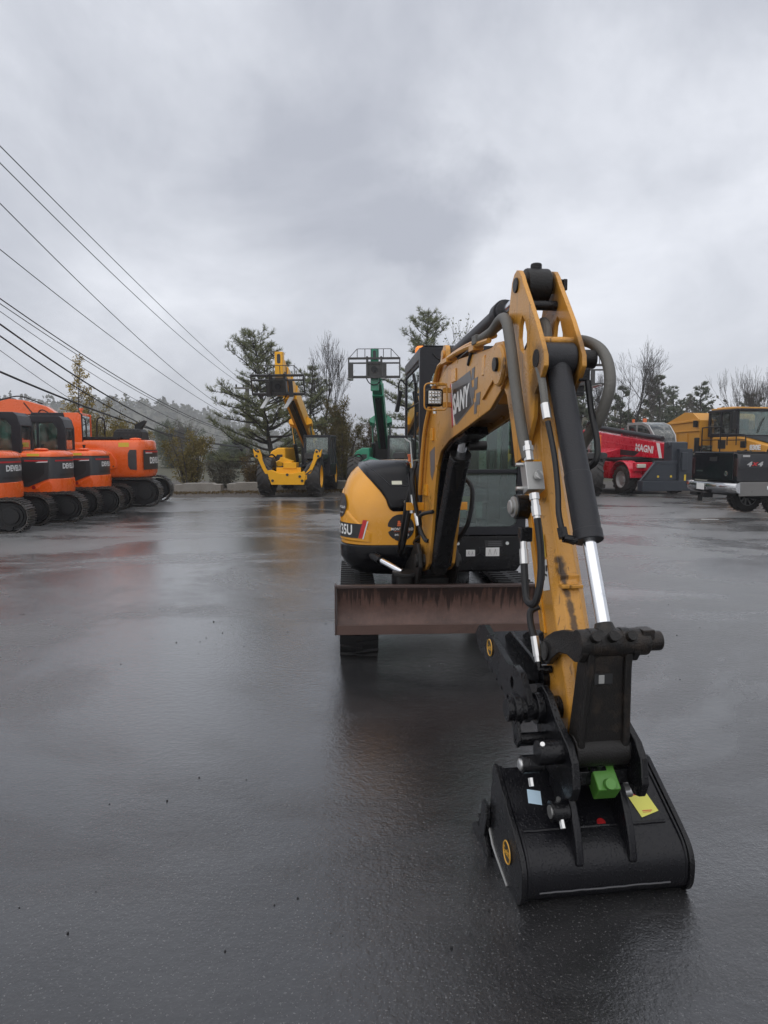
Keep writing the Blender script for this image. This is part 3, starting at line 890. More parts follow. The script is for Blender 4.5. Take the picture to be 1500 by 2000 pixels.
def build_mini():
    root = thing('mini_excavator', 'yellow and black mini excavator resting its black bucket on the asphalt close by', 'excavator', (0.41, 6.55, 0), R(3))
    U = frame((0.43, 6.55, 0), R(3))
    H = frame((0.37, 6.55, 0), R(3.5))
    A = R(8)
    eu = Vector((math.sin(A), -math.cos(A), 0)); ev = Vector((math.cos(A), math.sin(A), 0))
    AM = Matrix((eu, ev, Vector((0, 0, 1)))).transposed().to_4x4()
    AM.translation = Vector((0.3855, 5.5, 0))

    # ---- undercarriage
    for sx in (-1, 1):
        xa, xb = (-0.83, -0.535) if sx < 0 else (0.535, 0.83)
        rubber_track(xa, xb, -1.2, 0.95, 0.0, 0.50, U, root)
    b = MB(U)
    b.bx(-0.56, 0.56, -0.55, 0.55, 0.24, 0.40)
    b.cyl((0, 0, 0.38), (0, 0, 0.60), 0.36, n=32)
    b.ext([(-0.60, -0.95), (0.60, -0.95), (0.60, 0.7), (-0.60, 0.7)], 0.33, 0.39, 'xy', holes=[rrect(-0.48, -0.27, -0.72, -0.52, 0.09), rrect(0.27, 0.48, -0.72, -0.52, 0.09)])
    b.build('undercarriage', MT['black'], root, bevel=0.012)
    # ---- dozer blade
    b = MB(U)
    rings = []
    for i in range(9):
        t = i / 8
        z = 0.265 + 0.36 * t
        y = -1.305 + 0.055 * math.sin(math.pi * t)      # hollow face
        rings.append([(-0.85, y, z), (0.85, y, z), (0.85, y + 0.022, z), (-0.85, y + 0.022, z)])
    b.loft(rings)
    bl = b.build('blade', MT['blade'], root, bevel=0.004)
    b = MB(U)
    b.bx(-0.853, 0.853, -1.318, -1.270, 0.612, 0.634)
    b.bx(-0.866, -0.852, -1.325, -1.215, 0.262, 0.636)
    b.bx(0.852, 0.866, -1.325, -1.215, 0.262, 0.636)
    b.build('blade_rim', paint('blade_edge', (0.05, 0.03, 0.026), rough=0.35, dirt=0.2, bump=1), bl, bevel=0.004)
    b = MB(U)
    b.bx(-0.853, 0.853, -1.316, -1.306, 0.262, 0.335)
    b.build('cutting_edge', paint('cutting_steel', (0.085, 0.048, 0.038), rough=0.38, mottle=0.3, dirt=0.2, bump=1), bl, bevel=0.003)
    b = MB(U)
    for sx in (-1, 1):
        b.bar((sx * 0.36, -1.18, 0.42), (sx * 0.30, -0.5, 0.33), 0.10, 0.12)
    b.build_each('blade_arm', MT['black'], root, bevel=0.01)

    # ---- counterweight and engine cover
    def outline(xl, yf, rad, back, n_c=12, n_b=22, xr=-0.15):
        pts = [(xr, yf)]
        for i in range(n_c + 1):
            a = R(270 - 90 * i / n_c)
            pts.append((xl + rad + rad * math.cos(a), yf + rad + rad * math.sin(a)))
        for i in range(1, n_b + 1):
            a = R(180 - 125 * i / n_b)
            pts.append((abs(xl) * math.cos(a), back * math.sin(a)))
        return pts
    prof = [(0.846, 0, 0), (1.02, 0.0, 0.0), (1.14, 0.008, 0.004), (1.22, 0.035, 0.012), (1.30, 0.085, 0.028), (1.37, 0.145, 0.055),
            (1.43, 0.205, 0.09), (1.475, 0.27, 0.135), (1.51, 0.34, 0.19), (1.532, 0.42, 0.26), (1.540, 0.50, 0.34)]
    XL, YF, RAD = -0.762, -0.655, 0.30

    def level(z):
        for (z0, f0, s0), (z1, f1, s1) in zip(prof, prof[1:]):
            if z0 <= z <= z1 + 1e-9:
                t = (z - z0) / (z1 - z0)
                return f0 + (f1 - f0) * t, s0 + (s1 - s0) * t
        return (prof[-1][1], prof[-1][2]) if z > prof[-1][0] else (0, 0)

    def yfront(x, z):
        fi, si = level(z)
        xl = XL + si; yf = YF + fi
        if x > xl + RAD: return yf
        return yf + RAD - math.sqrt(max(0, RAD * RAD - (xl + RAD - x) ** 2))
    b = MB(H)
    rings = []
    for z, fi, si in prof:
        rings.append([(x, y, z) for x, y in outline(XL + si, YF + fi, RAD, 0.86 - fi * 0.9)])
    b.loft(rings)
    cover = b.build('engine_cover', MT['yellow'], root, smooth=28)

    # recessed side panel line on the corner
    def corner(s, z, off=0.0):
        """s metres along the outline from the front-left corner start (s<0 on the front, s>0 round the corner)"""
        fi, si = level(z)
        xl = XL + si; yf = YF + fi
        if s < 0:
            return (xl + RAD - s, yf - off, z)
        a = s / RAD
        if a < math.pi / 2:
            aa = math.pi * 1.5 - a
            return (xl + RAD + (RAD + off) * math.cos(aa), yf + RAD + (RAD + off) * math.sin(aa), z)
        return (xl - off, yf + RAD + (s - RAD * math.pi / 2), z)

    def wrapped(me, s0, z0, off, mat, name, parent):
        for v in me.vertices:
            # text x runs left to right; s grows to the left
            v.co = wm(parent).inverted() @ (H @ Vector(corner(s0 - v.co.x, z0 + v.co.y, off + max(0, v.co.z))))
        me.materials.clear()
        return link(name, me, parent, (mat,))

    def patch(pts_s, pts_z, off, mat, name, parent, nu=10, nv=6):
        """quad patch bounded by four (s,z) corners"""
        g = MB(H)
        (s00, z00), (s10, z10), (s11, z11), (s01, z01) = list(zip(pts_s, pts_z))

        def fn(u, v):
            s = (s00 * (1 - u) + s10 * u) * (1 - v) + (s01 * (1 - u) + s11 * u) * v
            z = (z00 * (1 - u) + z10 * u) * (1 - v) + (z01 * (1 - u) + z11 * u) * v
            return corner(s, z, off)
        g.grid(fn, nu, nv)
        return g.build(name, mat, parent, smooth=0)
    # model badge wrapped round the corner
    patch([0.62, 0.165, 0.125, 0.62], [0.90, 0.90, 1.02, 1.03], 0.003, MT['blackp'], 'badge', cover, 16, 4)
    patch([0.160, 0.128, 0.088, 0.122], [0.90, 0.90, 1.055, 1.055], 0.004, MT['red'], 'badge_stripe', cover, 3, 3)
    patch([0.126, 0.116, 0.076, 0.086], [0.895, 0.895, 1.045, 1.045], 0.004, MT['white'], 'badge_stripe', cover, 3, 3)
    me = text_mesh('SY35U', 0.118, bold=0.003, extrude=0.0, sx=0.78)
    wrapped(me, 0.345, 0.962, 0.005, MT['white'], 'lettering', cover)
    # raised lower pad behind the badge
    g = MB(H)
    b2 = []

    def padfn(u, v):
        s = 0.66 + (0.05 - 0.66) * u
        top = 1.30 - 0.36 * u ** 1.4
        z = 0.868 + (top - 0.868) * v
        e = min(u, 1 - u, v, 1 - v)
        return corner(s, z, 0.0 + 0.012 * min(1, max(0, (min(1 - u, v * 2, (1 - v)) - 0.0) / 0.06)) - 0.001)
    g.grid(padfn, 40, 24)
    g.build('side_pad', MT['yellow'], cover, smooth=60)
    for nm in ('badge', 'badge_stripe', 'lettering'):
        pass
    # lift the wrapped prints over the pad
    for ch in [o for o in cover.children if o.name.split('.')[0] in ('badge', 'badge_stripe', 'lettering')]:
        C0 = H.inverted() @ wm(cover)
        for v in ch.data.vertices:
            p = C0 @ v.co
            cpt = Vector((XL + RAD, YF + RAD, p.z))
            d = (p - cpt); d.z = 0
            if p.y < YF + RAD: d.normalize()
            else: d = Vector((-1, 0, 0))
            v.co = C0.inverted() @ (p + d * 0.012)

    # black hood over the sloping front
    lb = [(1.125, -0.335), (1.14, -0.36), (1.17, -0.378), (1.22, -0.392), (1.28, -0.43), (1.36, -0.50), (1.43, -0.565), (1.49, -0.615), (1.522, -0.60), (1.534, -0.52)]

    def xleft(z):
        for (z0, x0), (z1, x1) in zip(lb, lb[1:]):
            if z0 <= z <= z1: return x0 + (x1 - x0) * (z - z0) / (z1 - z0)
        return lb[-1][1] if z > lb[-1][0] else lb[0][1]

    def xright(z):
        return -0.165 if z > 1.16 else -0.165 - (1.16 - z) * 0.9

    def hood(off, z0, z1, grow=0.0):
        g = MB(H)

        def fn(u, v):
            z = z0 + (z1 - z0) * v
            xa = xleft(z) - grow; xb = xright(z) + grow
            x = xa + (xb - xa) * u
            e = min(u, 1 - u) * 12
            o = off * min(1.0, 0.15 + e) * min(1.0, 0.15 + v * 14)
            return (x, yfront(x, z) - o, z + o * 0.35)
        g.grid(fn, 26, 30)
        return g
    hd = hood(0.030, 1.125, 1.534).build('hood', MT['blackgloss'], root, smooth=60)
    # pressed line on the hood
    line = []
    for z, x in ((1.50, -0.545), (1.46, -0.50), (1.40, -0.43), (1.335, -0.36), (1.325, -0.33), (1.322, -0.26), (1.325, -0.215), (1.335, -0.20), (1.40, -0.195), (1.50, -0.20)):
        line.append((x, yfront(x, z) - 0.031, z + 0.010))
    MB(H).tube(smooth_path(line, 5), 0.0045, 6).build('hood_rib', MT['cylgrey'], hd)
    MB(H).cyl((-0.235, yfront(-0.235, 1.20) - 0.024, 1.21), (-0.235, yfront(-0.235, 1.20) - 0.042, 1.207), 0.024, n=20).build('hood_lock', MT['blackp'], hd)
    MB(H).cyl((-0.235, yfront(-0.235, 1.20) - 0.040, 1.207), (-0.235, yfront(-0.235, 1.20) - 0.048, 1.206), 0.013, n=16).build('lock_barrel', MT['zinc'], hd)
    xx, zz = -0.30, 1.335
    y0 = yfront(xx, zz); y1 = yfront(xx, zz + 0.02)
    g = MB(H); g.add([(xx - .04, y0 - .036, zz + 0.010), (xx + .045, y0 - .036, zz + 0.010), (xx + .045, y1 - .036, zz + .04), (xx - .04, y1 - .036, zz + .04)], [(0, 1, 2, 3)])
    g.build('sticker', paint('cream_label', (0.62, 0.62, 0.50), rough=0.4), hd, smooth=0)
    # worn round dealer sticker on the cover
    cx, cz = -0.272, 0.99
    rr = 0.112
    pts = []
    rnd = random.Random(3)
    for i in range(60):
        a = 2 * math.pi * i / 60
        k = 1.0
        if 2.35 < a < 4.2:
            k = 1.0 - 0.22 * abs(noise.noise(Vector((a * 2.2, 1.0, 0)))) - (0.38 if 3.08 < a < 3.36 else 0.0)
        pts.append((cx + rr * k * math.cos(a), cz + rr * k * math.sin(a)))
    g = MB(H); g.ext(pts, YF - 0.003, YF - 0.0008, 'uw')
    st = g.build('dealer_sticker', MT['blackp'], cover, smooth=0)
    fm = lambda x, z, off=0.0045: H @ face_m((x, YF - off, z), (1, 0, 0), (0, 0, 1))
    text('MONTICELLO', 0.030, fm(cx + 0.012, cz - 0.012), MT['white'], st, bold=0.0006, extrude=0.0003, sx=1.0)
    text('EQUIPMENT COMPANY', 0.0105, fm(cx + 0.012, cz - 0.032), MT['orangep'], st, extrude=0.0003, spacing=1.25)
    text('845.794.0100', 0.022, fm(cx + 0.01, cz - 0.060), MT['white'], st, bold=0.0004, extrude=0.0003)
    g = MB(H)   # small excavator emblem
    g.bx(cx - .030, cx + .018, YF - .0046, YF - .0036, cz + .014, cz + .022)
    g.bx(cx - .026, cx + .012, YF - .0046, YF - .0036, cz + .026, cz + .040)
    g.bx(cx - .024, cx - .004, YF - .0046, YF - .0036, cz + .041, cz + .058)
    g.bar((cx + .008, YF - .004, cz + .036), (cx + .026, YF - .004, cz + .054), .001, .007, up=(0, 1, 0))
    g.bar((cx + .026, YF - .004, cz + .054), (cx + .040, YF - .004, cz + .032), .001, .006, up=(0, 1, 0))
    g.bar((cx + .040, YF - .004, cz + .032), (cx + .034, YF - .004, cz + .018), .001, .008, up=(0, 1, 0))
    g.build('emblem', MT['orangep'], st, smooth=0)
    # second dealer sticker, round the side
    s0 = 0.40
    disc = MB(); disc.lathe([(0, 0), (0.10, 0)], (0, 0, 0), (0, 0, 1), 36)
    me = bpy.data.meshes.new('dealer_sticker'); me.from_pydata([tuple(p) for p in disc.v], [], disc.f)
    st2 = wrapped(me, s0, 1.165, 0.016, MT['blackp'], 'dealer_sticker', cover)
    st2['label'] = 'round sticker on the side of the cover'
    wrapped(text_mesh('MONTICELLO', 0.026, extrude=0.0, bold=0.0004), s0 - 0.005, 1.15, 0.018, MT['white'], 'lettering', st2)
    wrapped(text_mesh('845.794.0100', 0.019, extrude=0.0), s0 - 0.005, 1.105, 0.018, MT['white'], 'lettering', st2)
    # top deck bits
    b = MB(H); b.cyl((-0.16, -0.28, 1.53), (-0.16, -0.28, 1.575), 0.016, n=12)
    b.box((-0.16, -0.28, 1.585), (0.04, 0.04, 0.022)); b.build('hinge_cap', MT['orangep'], cover, bevel=0.004)

    # black lower shell
    b = MB(H)
    rings = []
    for z, i in ((0.575, 0.20), (0.585, 0.13), (0.61, 0.075), (0.645, 0.035), (0.69, 0.012), (0.718, 0.004), (0.722, -0.006), (0.735, -0.010), (0.80, -0.012), (0.832, -0.010), (0.842, 0.0)):
        rings.append([(x, y, z) for x, y in outline(XL + i, YF + i * 0.7, RAD - 0.02, 0.87 - i, xr=0.02)])
    b.loft(rings)
    sk = b.build('counterweight', MT['blackgloss'], root, smooth=25)
    wrapped(text_mesh('2', 0.05, bold=0.002, extrude=0.0), 0.19, 0.765, 0.014, MT['white'], 'lettering', sk)
    # main deck under the cab
    b = MB(H)
    b.ext([(0.10, 0.62), (0.70, 0.62), (0.765, 0.72), (0.765, 0.93), (0.10, 0.93)], -0.70, 0.55, 'uw')
    b.bx(-0.15, 0.14, -0.55, 0.5, 0.60, 0.93)
    dk = b.build('deck', MT['black'], root, bevel=0.02)
    for (x0, x1, z0, z1, mt) in ((0.27, 0.345, 0.752, 0.806, 'white'), (0.435, 0.55, 0.752, 0.824, 'white'), (0.425, 0.575, 0.832, 0.885, 'blackp')):
        b = MB(H); b.bx(x0, x1, -0.705, -0.7015, z0, z1)
        sg = b.build('warning_plate', MT[mt], dk, bevel=0.001)
        if mt == 'white':
            b = MB(H)
            for k in range(4):
                xx = x0 + (x1 - x0) * (0.2 + 0.2 * k); b.bar((xx, -.7058, z0 + 0.012), (xx + 0.012 * (-1) ** k, -.7058, z1 - 0.012), 0.0012, 0.004, up=(0, 1, 0))
            b.build('pictogram', MT['blackp'], sg, smooth=0)
        else:
            b = MB(H)
            for k in range(3): b.bx(x0 + 0.03, x1 - 0.01, -.7065, -.7055, z0 + 0.010 + 0.014 * k, z0 + 0.014 + 0.014 * k)
            b.build('print', MT['greyp'], sg, smooth=0)
    b = MB(H)
    for a in (90, 210, 330):
        b.bar((0.385, -0.703, 0.775), (0.385 + 0.05 * math.cos(R(a)), -0.703, 0.775 + 0.05 * math.sin(R(a))), 0.006, 0.012, up=(0, 1, 0))
    b.build('emblem', MT['cab'], dk)
    b = MB(H)
    for x, z in ((0.20, 0.86), (0.615, 0.86), (-0.05, 0.80)):
        b.cyl((x, -0.70, z), (x, -0.712, z), 0.014, n=12)
    b.build_each('bolt', MT['zinc'], dk)

    # ---- cab
    C = (-0.125, 0.765, -0.715, 0.62)
    x0, x1, y0, y1 = C
    zb, zt = 0.93, 2.475
    b = MB(H)
    fo = [(x0, zb), (x1, zb), (x1, zt - 0.10)] + arc(x1 - 0.10, zt - 0.10, 0.10, 0, 90, 5)[1:] + arc(x0 + 0.05, zt - 0.05, 0.05, 90, 180, 4)
    fw = rrect(x0 + 0.10, x1 - 0.075, 1.00, 2.27, 0.06)
    b.ext(fo, y0, y0 + 0.06, 'uw', holes=[fw])
    cabf = b.build('cab', MT['cab'], root, bevel=0.012)
    b = MB(H)    # roof, rear frame, side rails
    b.ext([(x0, zt - 0.005), (x1 - 0.06, zt - 0.005), (x1, zt - 0.07), (x1, zt - 0.12), (x0, zt - 0.12)], y0 + 0.062, y1, 'uw')
    b.build('roof', MT['cab'], cabf, bevel=0.02)
    b = MB(H)
    b.ext([(x0, zb), (x1, zb), (x1, zt - 0.121), (x0, zt - 0.121)], y1 - 0.06, y1 - 0.002, 'uw', holes=[rrect(x0 + 0.07, x1 - 0.07, 1.35, 2.30, 0.06)])
    b.build('rear_frame', MT['cab'], cabf, bevel=0.01)
    b = MB(H)
    b.bx(x0, x0 + 0.05, y0 + 0.061, y1 - 0.061, zb, 1.52)      # sill wall beside the engine
    b.bx(x1 - 0.05, x1, y0 + 0.061, y1 - 0.061, zb, 1.10)
    b.bx(x1 - 0.05, x1, 0.0, 0.06, 1.10, zt - 0.12)
    b.bx(x0 + 0.05, x1 - 0.05, y0 + 0.061, y1 - 0.061, zb, 0.96)
    b.build('side_frame', MT['cab'], cabf, bevel=0.008)
    b = MB(H); b.ext(rrect(x0 + 0.09, x1 - 0.065, 1.475, 2.28, 0.05), y0 + 0.022, y0 + 0.028, 'uw'); b.build('windscreen', MT['glass'], cabf, smooth=0)
    b = MB(H); b.ext(rrect(x0 + 0.09, x1 - 0.065, 0.99, 1.44, 0.05), y0 + 0.022, y0 + 0.028, 'uw'); b.build('lower_window', MT['glassdk'], cabf, smooth=0)
    b = MB(H); b.bx(x0 + 0.09, x1 - 0.066, y0 + 0.010, y0 + 0.045, 1.44, 1.475); b.build('window_bar', MT['cab'], cabf, bevel=0.006)
    b = MB(H)
    b.bar((x1 - 0.11, y0 + 0.004, 1.50), (x1 - 0.13, y0 + 0.004, 2.10), 0.016, 0.022, up=(0, 1, 0)); b.bar((x1 - 0.13, y0 - 0.002, 1.60), (x1 - 0.13, y0 - 0.002, 2.08), 0.012, 0.03, up=(0, 1, 0))
    b.build('wiper', MT['blackmatt'], cabf, bevel=0.003)
    b = MB(H); b.bx(x0 + 0.012, x0 + 0.018, y0 + 0.065, y1 - 0.065, 1.52, zt - 0.12); b.build('side_window', MT['glass'], cabf, smooth=0)
    b = MB(H); b.bx(x1 - 0.018, x1 - 0.012, y0 + 0.065, y1 - 0.065, 1.10, zt - 0.12); b.build('door_window', MT['glass'], cabf, smooth=0)
    b = MB(H); b.ext(rrect(x0 + 0.05, x1 - 0.05, 1.33, 2.32, 0.05), y1 - 0.036, y1 - 0.030, 'uw'); b.build('rear_window', MT['glass'], cabf, smooth=0)
    b = MB(H)   # slim posts seen through the side glass
    b.bx(x0 + 0.004, x0 + 0.011, -0.30, -0.265, 1.55, 2.20); b.bar((x0 + 0.006, -0.28, 2.20), (x0 + 0.006, -0.10, 2.30), 0.01, 0.03)
    b.bx(x0 + 0.003, x0 + 0.011, y0 + 0.07, y1 - 0.07, 2.325, zt - 0.125)
    b.bx(x0 + 0.003, x0 + 0.010, y0 + 0.07, y1 - 0.07, 2.02, 2.03)
    b.build_each('window_divider', MT['blackmatt'], cabf)
    # seat and controls inside
    b = MB(H)
    b.box((0.34, 0.05, 1.22), (0.46, 0.48, 0.14)); b.box((0.34, 0.30, 1.60), (0.44, 0.13, 0.66), rot=Matrix.Rotation(R(-8), 3, 'X')); b.box((0.34, 0.36, 1.98), (0.26, 0.09, 0.16))
    b.build('seat', MT['seat'], cabf, bevel=0.035, seg=3)
    b = MB(H)
    b.bx(0.56, 0.68, -0.15, 0.45, 1.0, 1.42); b.bx(0.0, 0.12, -0.15, 0.45, 1.0, 1.40); b.bx(0.12, 0.58, -0.1, 0.3, 0.96, 1.15)
    b.tube([(0.60, -0.10, 1.40), (0.60, -0.14, 1.55), (0.60, -0.13, 1.62)], 0.022, 8); b.tube([(0.07, -0.10, 1.40), (0.07, -0.14, 1.55), (0.07, -0.13, 1.62)], 0.022, 8)
    b.bx(0.22, 0.30, -0.55, -0.42, 0.96, 1.04); b.bx(0.40, 0.48, -0.55, -0.42, 0.96, 1.04)
    b.build_each('console', MT['interior'], cabf, bevel=0.015)
    b = MB(H)
    b.box((0.28, -0.46, 1.12), (0.06, 0.015, 0.14)); b.box((0.42, -0.46, 1.12), (0.06, 0.015, 0.14))
    b.build_each('pedal', MT['alu'], cabf, bevel=0.004)
    b = MB(H); b.box((0.345, -0.30, 1.16), (0.09, 0.004, 0.13)); b.build('instruction_label', MT['ylabel'], cabf, smooth=0)
    b = MB(H); b.cyl((-0.03, 0.05, zt - 0.004), (-0.03, 0.05, zt + 0.02), 0.055, n=20); bb = b.build('beacon_base', MT['blackmatt'], cabf)
    b = MB(H); b.lathe([(0.052, 0), (0.054, 0.035), (0.050, 0.06), (0.034, 0.078), (0, 0.084)], (-0.03, 0.05, zt + 0.02), (0, 0, 1), 20); b.build('beacon', MT['amber'], cabf)
    b = MB(H)    # mirror on its bracket at the rear left of the cab
    b.tube(smooth_path([(x0, 0.45, 2.25), (x0 - 0.05, 0.47, 2.31), (x0 - 0.075, 0.47, 2.25), (x0 - 0.07, 0.47, 2.12)], 5), 0.008, 6)
    b.box((x0 - 0.075, 0.47, 2.10), (0.035, 0.14, 0.20), rot=Matrix.Rotation(R(10), 3, 'Y')); b.build('mirror', MT['blackmatt'], cabf, bevel=0.012)
    b = MB(H); b.tube(smooth_path([(-0.02, y0 - 0.002, 2.41), (0.02, y0 - 0.006, 2.37), (0.10, y0 - 0.006, 2.34), (0.17, y0 - 0.006, 2.30), (0.25, y0 - 0.006, 2.29)], 5), 0.006, 6); b.build('beacon_cable', MT['hose'], cabf)
    b = MB(H)   # clear guard plate between cover and cab
    b.add([(-0.150, -0.62, 1.22), (-0.150, 0.30, 1.55), (-0.150, 0.30, 1.74), (-0.150, -0.22, 1.70)], [(0, 1, 2, 3)])
    b.build('side_screen', MT['glass'], cabf, smooth=0)
    b = MB(H); b.tube([(-0.150, -0.62, 1.22), (-0.150, -0.22, 1.70), (-0.150, 0.30, 1.74)], 0.007, 6); b.build('screen_rail', MT['alu'], cabf)

    # ---- swing post
    b = MB(AM)
    for v in (-0.155, 0.125):
        b.ext([(-0.45, 0.52), (0.02, 0.52), (0.16, 0.66), (0.22, 0.76), (0.20, 0.86), (0.12, 0.93), (0.0, 0.92), (-0.16, 0.80), (-0.45, 0.66)], v, v + 0.03)
    b.bx(-0.40, 0.02, -0.124, 0.124, 0.50, 0.64)
    b.cyl((-0.20, 0, 0.46), (-0.20, 0, 0.80), 0.095, n=24)
    for w in (0.80,):
        b.cyl((0.15 if w > 0.7 else 0.2, -0.175, w), (0.15 if w > 0.7 else 0.2, 0.175, w), 0.05, n=20)
    b.build_each('swing_post', MT['grease'], root, bevel=0.008)
    b = MB(AM)
    b.cyl((-0.06, -0.19, 0.655), (-0.06, -0.19, 0.685), 0.125, n=28); b.cyl((-0.06, -0.19, 0.48), (-0.06, -0.19, 0.66), 0.095, n=24)
    b.build('swing_lug', MT['grease'], root, bevel=0.006)
    b = MB(AM); b.cyl((-0.36, -0.375, 0.735), (-0.08, -0.23, 0.672), 0.026, n=16); b.build('swing_cylinder_rod', MT['chrome'], root)
    b = MB(AM); b.cyl((-0.52, -0.46, 0.772), (-0.34, -0.366, 0.731), 0.040, n=20); b.build('swing_cylinder', MT['black'], root)
    # cluster of hoses rising out of the post
    b = MB(AM)
    for k, v in enumerate((-0.06, -0.02, 0.02, 0.06)):
        b.tube(smooth_path([(-0.5, v * 1.6, 0.80), (-0.30, v, 0.92), (-0.02, v, 0.98), (0.05, v - 0.03, 1.15)], 6), 0.017, 8)
    for v, w in ((-0.20, 1.0), (-0.19, 0.9)):
        b.tube(smooth_path([(-0.45, v, 0.75), (-0.15, v - 0.02, w), (-0.02, v, w + 0.25), (0.02, v + 0.03, w + 0.4)], 6), 0.02, 8)
    b.build_each('hose_bundle', MT['hose'], root)

    # ---- boom
    bw = 0.10
    b = MB(AM)
    prof2 = [(-0.06, 0.74), (0.05, 0.70), (0.20, 0.74), (0.30, 0.80), (0.40, 1.05), (0.48, 1.32), (0.57, 1.52), (0.68, 1.625), (0.93, 1.70), (1.40, 1.775), (1.83, 1.845), (2.02, 1.93)]
    prof2 += arc(2.03, 2.045, 0.105, -75, 85, 9) + [(1.6, 2.165), (1.1, 2.185), (0.86, 2.175), (0.64, 2.115), (0.45, 2.01), (0.28, 1.86), (0.17, 1.66), (0.08, 1.38), (-0.01, 1.05)]
    body = [p for p in prof2 if p[0] < 1.86] + []
    body = [(-0.04, 0.80), (0.24, 0.80), (0.36, 1.06), (0.44, 1.33), (0.54, 1.55), (0.67, 1.66), (0.93, 1.735), (1.40, 1.81), (1.80, 1.875), (1.80, 2.125), (1.1, 2.155), (0.86, 2.147), (0.65, 2.09), (0.46, 1.985), (0.30, 1.84), (0.20, 1.65), (0.11, 1.37), (0.02, 1.05)]
    b.ext(body, -bw + 0.024, bw - 0.024)
    b.ext(prof2, -bw, -bw + 0.026); b.ext(prof2, bw - 0.026, bw)
    for v0, v1 in ((-0.135, -bw), (bw, 0.135)):       # bosses at the tip and bend
        b.lathe([(0.10, 0), (0.10, 0.02), (0.088, 0.028)] if v0 > 0 else [(0.088, 0.0), (0.10, 0.008), (0.10, 0.028)], (2.03, v0 if v0 > 0 else -bw - 0.028, 2.045), (0, 1, 0), 24)
    boom = b.build('boom', MT['arm'], root, bevel=0.006)
    b = MB(AM); b.ext([(1.72, 1.90), (1.95, 2.00), (2.04, 1.93), (2.125, 1.985), (2.14, 2.08), (2.07, 2.155), (1.95, 2.165), (1.78, 2.12)], -bw - 0.012, -bw + 0.001)
    b.ext([(1.72, 1.90), (1.95, 2.00), (2.04, 1.93), (2.125, 1.985), (2.14, 2.08), (2.07, 2.155), (1.95, 2.165), (1.78, 2.12)], bw - 0.001, bw + 0.012)
    b.build('tip_plate', MT['arm'], boom, bevel=0.004)
    b = MB(AM); b.lathe([(0.034, 0), (0.034, 0.275), (0.026, 0.285)], (2.03, -0.142, 2.05), (0, 1, 0), 20); b.build('boom_pin', MT['grease'], boom)
    b = MB(AM)
    b.bx(0.99, 1.11, -0.106, -0.099, 2.055, 2.135); b.bx(1.69, 1.75, -0.108, -0.099, 2.03, 2.13); b.bx(0.40, 0.47, -0.115, -0.099, 1.70, 1.79); b.bx(0.19, 0.27, -0.115, -0.099, 1.30, 1.38)
    b.build_each('bracket', MT['yellow'], boom, bevel=0.003)
    # lug for the stick cylinder
    b = MB(AM)
    lug = [(0.45, 2.00), (0.60, 2.26), (0.655, 2.31)] + arc(0.70, 2.27, 0.06, 140, 0, 6) + [(0.80, 2.16), (0.86, 2.10)]
    b.ext(lug, -0.085, -0.055); b.ext(lug, 0.055, 0.085)
    b.cyl((0.70, -0.10, 2.265), (0.70, 0.10, 2.265), 0.03, n=16)
    b.build('cylinder_lug', MT['arm'], boom, bevel=0.005)
    # maker's decal on the left face
    fb = lambda u, w, off=0.0: AM @ face_m((u, -bw - off, w), (1, 0, 0), (0, 0, 1))
    g = MB(AM); g.ext([(1.04, 1.865), (1.10, 1.80), (1.13, 1.79), (1.52, 1.895), (1.44, 2.085), (1.0, 2.045)], -bw - 0.002, -bw - 0.0006)
    dc = g.build('decal', MT['greyp'], boom, smooth=0)
    g = MB(AM); g.ext([(1.05, 1.86), (1.13, 1.80), (1.48, 1.895), (1.39, 2.02), (1.06, 2.01), (1.02, 1.985)], -bw - 0.0032, -bw - 0.0022); g.build('decal_field', MT['blackp'], dc, smooth=0)
    g = MB(AM); g.ext([(0.955, 2.05), (0.985, 2.05), (1.05, 1.80), (1.01, 1.775)], -bw - 0.0032, -bw - 0.0006); g.build('decal_stripe', MT['red'], dc, smooth=0)
    g = MB(AM); g.ext([(0.985, 2.05), (0.998, 2.05), (1.075, 1.79), (1.06, 1.785)], -bw - 0.0033, -bw - 0.0006); g.build('decal_stripe', MT['white'], dc, smooth=0)
    g = MB(AM)
    for (u, w, a) in ((1.50, 2.06, .035), (1.56, 2.00, .04), (1.51, 1.955, .03), (1.61, 1.915, .045), (1.56, 1.87, .03)):
        g.ext([(u - a, w - .035), (u + a * .7, w - .030), (u + a, w + .035), (u - a * .8, w + .030)], -bw - 0.002, -bw - 0.0006)
    g.build('decal_pixels', MT['greyp'], dc, smooth=0)
    Mt = AM @ face_m((1.225, -bw - 0.0045, 1.925), (1, 0, 0.10), (0, 0, 1))
    text('SANY', 0.165, Mt, MT['white'], dc, bold=0.006, extrude=0.0005, sx=0.92, shear=0.18)
    g = MB(AM); g.ext([(0.33, 1.62), (0.50, 1.66), (0.50, 1.50), (0.42, 1.42), (0.36, 1.46)], -bw - 0.002, -bw - 0.0006); g.build('side_decal', MT['greyp'], boom, smooth=0)
    # steel pipes along the left edge of the boom
    b = MB(AM)
    for dv, dw in ((-0.115, 0.03), (-0.085, 0.055)):
        b.tube(smooth_path([(1.85, dv, 2.16 + dw), (1.3, dv, 2.185 + dw), (0.78, dv, 2.17 + dw), (0.62, dv, 2.13 + dw), (0.44, dv, 1.98 + dw * .5), (0.30, dv - 0.015, 1.80), (0.22, dv - 0.02, 1.6), (0.12, dv - 0.02, 1.30)], 6), 0.0145, 8)
    b.build_each('hydraulic_pipe', MT['arm'], boom)
    b = MB(AM)
    b.box((0.90, -0.10, 2.20), (0.16, 0.07, 0.03)); b.box((1.55, -0.10, 2.19), (0.10, 0.06, 0.03))
    b.build_each('pipe_clamp', MT['arm'], boom, bevel=0.004)
